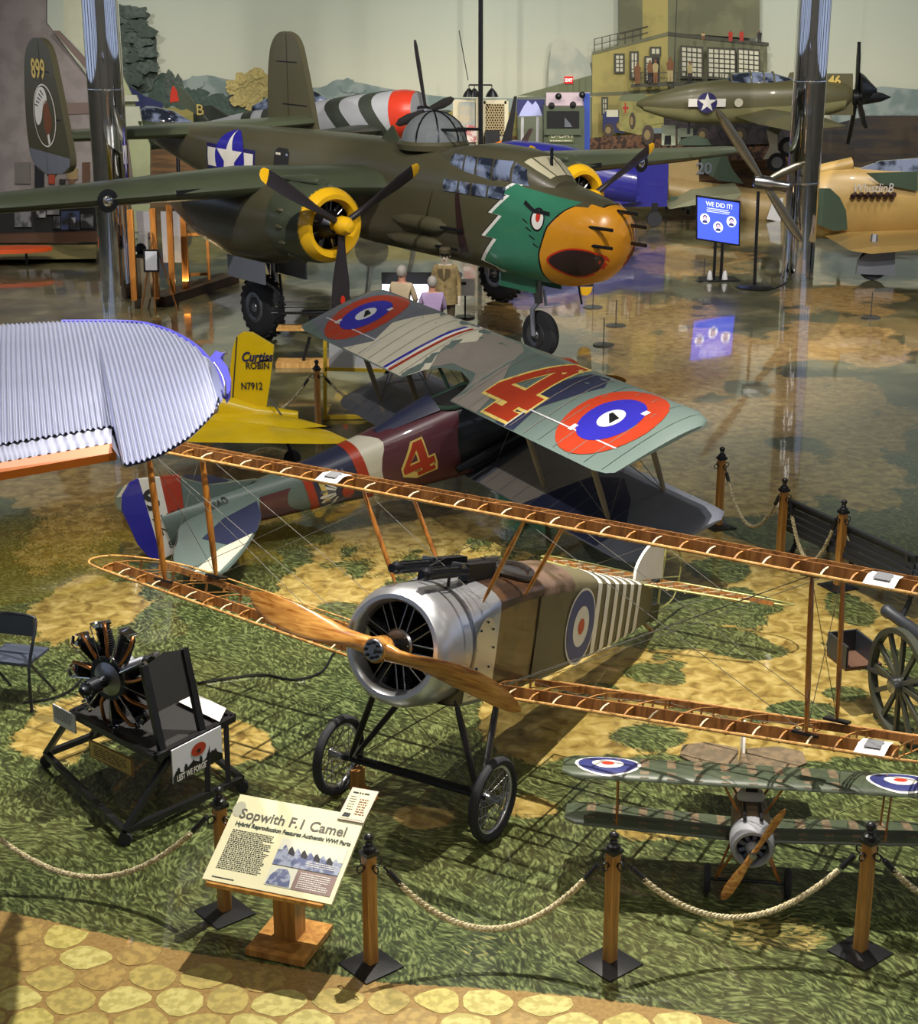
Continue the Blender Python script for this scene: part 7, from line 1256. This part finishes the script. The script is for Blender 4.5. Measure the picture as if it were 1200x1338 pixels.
def person(name, label, cat, loc, rz, top, legs, hair, skin, h=1.74, cap=None, arms='down'):
    k = h/1.74; P = {}; vs, rs, es_ = [], [], []
    def ad(v, r, par=None):
        vs.append(V(v)*k); rs.append(r*k if not isinstance(r, tuple) else (r[0]*k, r[1]*k)); i = len(vs)-1
        if par is not None: es_.append((par, i))
        return i
    pel = ad((0, 0, .95), (.155, .12)); wst = ad((0, 0, 1.10), (.145, .11), pel); cst = ad((0, .01, 1.32), (.17, .12), wst); nk = ad((0, .01, 1.47), .06, cst); hd = ad((0, -.015, 1.56), (.072, .085), nk); hd2 = ad((0, -.01, 1.66), (.078, .095), hd)
    for s in (1, -1):
        sh = ad((.17*s, .01, 1.41), .07, cst)
        el = ad((.24*s, .03, 1.14), .05, sh) if arms == 'down' else ad((.23*s, -.06, 1.16), .05, sh)
        wr = ad((.26*s, -.05, .92), .038, el) if arms == 'down' else ad((.14*s, -.28, 1.10), .038, el)
        pa = ad(vs[wr]/k+(V((0, -.02, -.08)) if arms == 'down' else V((-.02*s, -.08, .0))), (.04, .022), wr)
        for f in range(4): ad(vs[pa]/k+(V((0, -.03+.02*f, -.085)) if arms == 'down' else V((.02*s-.018*f*s, -.085, -.01))), .009, pa)
        ad(vs[pa]/k+V((-.03*s, -.03, -.03)), .011, pa)
        hp2 = ad((.10*s, 0, .88), .10, pel); kn = ad((.11*s, -.01, .48), .065, hp2); an = ad((.11*s, .02, .09), .045, kn); ad((.11*s, -.13, .04), (.04, .03), an)
    me = bpy.data.meshes.new('body'); me.from_pydata(vs, es_, []); o = bpy.data.objects.new('body', me); C.objects.link(o)
    m1 = o.modifiers.new('s', 'SKIN'); m2 = o.modifiers.new('u', 'SUBSURF'); m2.levels = 2; m2.render_levels = 2
    for i, sv in enumerate(me.skin_vertices[0].data): sv.radius = rs[i] if isinstance(rs[i], tuple) else (rs[i], rs[i]); sv.use_root = (i == 0)
    dg = bpy.context.evaluated_depsgraph_get(); m_new = bpy.data.meshes.new_from_object(o.evaluated_get(dg)); bpy.data.objects.remove(o)
    t = thing(name, label, cat, loc, (0, 0, rz)); bo = bpy.data.objects.new('body', m_new); C.objects.link(bo); bo.parent = t
    m_new.materials.clear()
    for mt in (skin, top, legs, m_black): m_new.materials.append(mt)
    for p in m_new.polygons:
        c = p.center/k; arm = abs(c.x) > .20 or (arms != 'down' and c.y < -.2 and c.z > .9)
        if c.z < .10: i = 3
        elif c.z < .93 and not arm: i = 2
        elif c.z > 1.465 and abs(c.x) < .12: i = 0
        elif arm and ((arms == 'down' and c.z < .93) or (arms != 'down' and c.y < -.26)): i = 0
        else: i = 1
        p.material_index = i; p.use_smooth = True
    # hair: cap over the back and top of the skull
    b = B(); b.loft([[V((math.cos(t_)*.088*q, -.005+math.sin(t_)*.108*q+.012, z))*k for t_ in frange(0, 2*PI, 16)[:-1]] for z, q in ((1.585, .80), (1.62, 1.0), (1.68, 1.04), (1.73, .86), (1.765, .45), (1.775, .05))]); hr = b.make('hair', hair, t)
    for v in hr.data.vertices:
        if v.co.y < -.05*k and v.co.z < 1.70*k: v.co.y = -.05*k
    for s in (1, -1): B().ball(V((s*.082, .0, 1.62))*k, .022*k, 8, (.5, .8, 1.3)).make('ear', skin, t); B().ball(V((s*.032, -.098, 1.635))*k, .010*k, 8).make('eye', m_ink, t)
    B().loft([[V((math.cos(t_)*w, y, z+math.sin(t_)*w))*k for t_ in frange(0, 2*PI, 8)[:-1]] for y, z, w in ((-.09, 1.64, .006), (-.115, 1.60, .015), (-.09, 1.585, .012))]).make('nose', skin, t); B().box(V((0, -.096, 1.562))*k, (.045*k, .008, .008)).make('mouth', M('lip', '#9a5f55', .5), t)
    if cap: b = B(); b.loft([[V((math.cos(t_)*.095*q, math.sin(t_)*.12*q, z))*k for t_ in frange(0, 2*PI, 18)[:-1]] for z, q in ((1.66, 1.0), (1.70, 1.05), (1.745, 1.12), (1.77, .9), (1.775, .1))]); b.make('cap', cap, t); B().box(V((0, -.12, 1.675))*k, (.14, .08, .012)).make('cap_peak', m_black, t)
    return t
sk = M('skin', '#c08a72', .5); gh = M('grey_hair', '#9a938c', .7)
person('person', 'person with short grey hair in a beige shirt, seen from behind', 'person', (-1.0, 28.6, 0), R(160), M('beige_shirt', '#b7a587', .8), M('dark_trousers', '#33343c', .8), gh, sk, 1.74, None, 'fwd')
person('person', 'person in a lilac shirt with grey hair, seen from behind', 'person', (-.46, 28.1, 0), R(185), M('lilac_shirt', '#a58fb5', .8), M('dark_trousers', '#33343c', .8), gh, sk, 1.64, None, 'fwd')
mq = person('mannequin', 'mannequin in an olive service jacket and cap beside the bomber', 'mannequin', (-.25, 29.5, .12), R(-8), M('service_jacket', '#8f7c52', .8, kind='noise', col2='#7d6b46', scale=14), M('service_trousers', '#4a3f2b', .8), M('dark_hair', '#2c241e', .7), M('mannequin_face', '#cdbfae', .5), 1.78, M('service_cap', '#4f452f', .8))
b = B(); b.loft([[V((math.cos(t_)*w, math.sin(t_)*d, z)) for t_ in frange(0, 2*PI, 20)[:-1]] for z, w, d in ((.80, .235, .18), (.95, .22, .165), (1.12, .20, .15), (1.35, .225, .155), (1.46, .17, .12))], False); jk = b.make('jacket_skirt', M('service_jacket', '#6b5b3c'), mq)
B().box((0, 0, -.06), (.6, .5, .12)).make('display_base', m_blackmatt, mq)
for z in (1.0, 1.14, 1.28): B().ball((.02, -.165, z), .014, 8).make('button', m_brass, jk)
for s in (1, -1): B().prism([(0, 0), (.10*s, .10), (.12*s, .22), (.03*s, .24)], .01, Matrix.Translation((0, -.15, 1.22)) @ Matrix.Rotation(PI/2, 4, 'X')).make('lapel', M('service_lapel', '#54472e', .8), jk)
# ================================================================ far booths and wall fittings
bt = thing('memorial_booth', 'cream booth with a lattice front and hanging lamps behind the bomber cockpit', 'booth', px(630, 205, Y=50)); BT = V(bt.location); BT.z = 0; bt.location = BT; v6 = lambda x, y, d=0: px(x, y, Y=50-d)-BT; m_bc = M('booth_cream', '#d8cfb0', .7)
slab('back_panel', [v6(592, 264), v6(626, 264), v6(626, 130), v6(592, 130)], V((0, .1, 0)), m_bc, bt); slab('painted_panel', [v6(600, 190, .05), v6(621, 190, .05), v6(621, 133, .05), v6(600, 133, .05)], V((0, -.03, 0)), M('booth_mural', '#9aa2a0', .7, kind='noise', col2='#b8ad93', scale=2), bt); slab('flower_bank', [v6(604, 185, .1), v6(624, 185, .1), v6(622, 165, .1), v6(610, 162, .1)], V((0, -.15, 0)), M('flower_mix', '#b56a6a', .8, kind='noise', col2='#e0d4cc', scale=6), bt); slab('side_post', [v6(622, 264, .1), v6(628, 264, .1), v6(628, 128, .1), v6(622, 128, .1)], V((0, -.1, 0)), m_bc, bt)
lat = v6(632, 264); 
for k in range(14):
    for x0, x1 in ((632+k*3.4-12, 632+k*3.4+12), (632+k*3.4+12, 632+k*3.4-12)):
        xa, xb = max(632, min(662, x0)), max(632, min(662, x1))
        if abs(xa-xb) > 3: y = lambda x: 134+46*abs(x-x0)/24; B().bar(v6(xa, y(xa)), v6(xb, y(xb)), .02, .05, (0, 1, 0)).make('lattice_slat', M('lattice_tan', '#cdb88c', .7), bt)
for a, b2 in (((632, 264), (632, 132)), ((662, 264), (662, 132)), ((632, 133), (662, 133)), ((632, 181), (662, 181))): B().bar(v6(*a), v6(*b2), .12, .06, (0, 1, 0)).make('lattice_frame', m_bc, bt)
slab('lattice_backing', [v6(632, 264, -.1), v6(662, 264, -.1), v6(662, 133, -.1), v6(632, 133, -.1)], V((0, .05, 0)), M('lattice_brown', '#5b4a35', .8), bt); slab('planter', [v6(632, 264, .2), v6(655, 264, .2), v6(653, 170, .2), v6(634, 170, .2)], V((0, -.3, 0)), m_blackmatt, bt)  # dark brown sheet set behind the slats
rod('lamp_rail', v6(613, 111), v6(643, 111), .025, m_black, bt)
for x in (613, 620, 643): rod('lamp_drop', v6(x, 111), v6(x, 120), .015, m_black, bt); B().loft([[v6(x, 121)+V((math.cos(t)*w, math.sin(t)*w, z)) for t in frange(0, 2*PI, 12)[:-1]] for z, w in ((.12, .04), (0, .14), (-.12, .2))], False).make('lamp_shade', m_black, bt)
rod('lamp_post', v6(628, 264, .4), V((v6(628, 10, .4).x, -.4, 9.5)), .07, m_black, bt, 8)
rod('hanging_cable', v6(600, 40, .2), v6(612, 105, .2), .012, m_black, bt, 4)
sn = thing('snow_board', 'blue picture board with a white shape on two pale posts', 'sign', px(694, 264, Y=50)); SN = V(sn.location); SN.z = 0; sn.location = SN; v7 = lambda x, y, d=0: px(x, y, Y=50-d)-SN
slab('board', [v7(676, 151), v7(712, 151), v7(712, 130), v7(676, 130)], V((0, .06, 0)), M('board_navy', '#2c2f6a', .5), sn); slab('white_shape', [v7(x, y, .03) for x, y in ((678, 152), (709, 151), (707, 145), (704, 138), (700, 132), (696, 137), (690, 131), (685, 138), (681, 145))], V((0, -.05, 0)), M('shape_lilac', '#b9bff2', .5), sn)
for x in (683, 703): rod('post', v7(x, 150), V((v7(x, 150).x, 0, 0)), .05, c_ltg, sn)
dd = thing('exhibit_kiosk', 'dark green exhibit kiosk lettered D-DAY below the exit sign', 'kiosk', px(737, 225, Y=49)); DD = V(dd.location); DD.z = 0; dd.location = DD; v8 = lambda x, y, d=0: px(x, y, Y=49-d)-DD; m_kg = M('kiosk_green', '#4a5540', .6)
slab('body', [v8(711, 270), v8(764, 270), v8(764, 140), v8(711, 140)], V((0, .9, 0)), m_kg, dd); slab('screen_recess', [v8(715, 167, .01), v8(757, 167, .01), v8(757, 145, .01), v8(715, 145, .01)], V((0, -.03, 0)), m_black, dd); slab('counter', [v8(711, 176, .02), v8(760, 176, .02), v8(760, 168, .02), v8(711, 168, .02)], V((0, -.1, 0)), m_kg, dd); slab('lettered_panel', [v8(717, 186, .03), v8(750, 186, .03), v8(750, 172, .03), v8(717, 172, .03)], V((0, -.03, 0)), M('kiosk_olive', '#5f6a45', .6), dd); text('lettering', 'D-DAY', .22, lambda u, v: v8(720, 180, .08)+V((u, 0, v)), c_cream, dd); textlines('small_lettering', v8(719, 184).x, v8(748, 184).x, v8(719, 185).z, v8(719, 182).z, 1, .03, lambda u, v: V((u, -.08, v)), c_cream, dd, 3); slab('leaflet', [v8(x, y, .05) for x, y in ((738, 166), (748, 166), (746, 162), (738, 153))], V((0, -.01, 0)), c_grey, dd)
slab('sky_panel', [v8(714, 140, -.6), v8(771, 140, -.6), v8(771, 121, -.6), v8(714, 121, -.6)], V((0, .08, 0)), M('sky_pink', '#cdb9c4', .6), dd); slab('blue_edge', [v8(763, 270, -.5), v8(771, 270, -.5), v8(771, 122, -.5), v8(763, 122, -.5)], V((0, .1, 0)), M('edge_blue', '#3350b0', .5), dd)
for x, y in ((730, 126), (761, 124)): B().ball(v8(x, y, -.3), .10, 10).make('spot_lamp', m_black, dd)
for x, y in ((721, 138), (749, 137)): B().ball(v8(x, y, .0), .10, 8).make('model_aircraft', m_blackmatt, dd)
ex = thing('exit_sign', 'red lit exit sign on the back wall above the kiosk', 'sign', px(743.5, 104.5, Y=WALL_Y-.35)); B().box((0, 0, 0), (.27, .06, .22)).make('housing', M('exit_red', '#b01818', .4, kind='emit', emit=.9), ex); text('lettering', 'EXIT', .13, lambda u, v: V((u, -.034, v-.045)), M('exit_white', '#ffe0d8', .4, kind='emit', emit=1.2), ex, align='CENTER', bold=.004, sx=.85); rod('bracket', (0, 0, 0), (0, .34, 0), .02, m_black, ex)
def easel_board(x, y0, y1, w, lab):
    Y = 48.6; g = px(x, y1, Y=Y); g.z = 0; t = thing('info_board', lab, 'sign', g); u_ = lambda a, b2: px(a, b2, Y=Y)-g
    bd = slab('board', [u_(x-w, y1), u_(x+w, y1), u_(x+w, y0), u_(x-w, y0)], V((0, .05, 0)), M('board_sage', '#c3cdb0', .6), t); slab('print', [u_(x-w+3, y1-1)+V((0, -.01, 0)), u_(x+w-6, y1-1)+V((0, -.01, 0)), u_(x+w-6, (y0+y1)/2)+V((0, -.01, 0)), u_(x-w+4, (y0+y1)/2)+V((0, -.01, 0))], V((0, -.01, 0)), m_blackmatt, t); rod('leg', u_(x, y1), V((0, 0, 0)), .04, m_black, t)
easel_board(874, 164, 190, 9, 'pale green information board with a dark print, the one farther from the right column'); easel_board(896, 168, 190, 10, 'pale green information board with a dark print, the one nearer the right column')
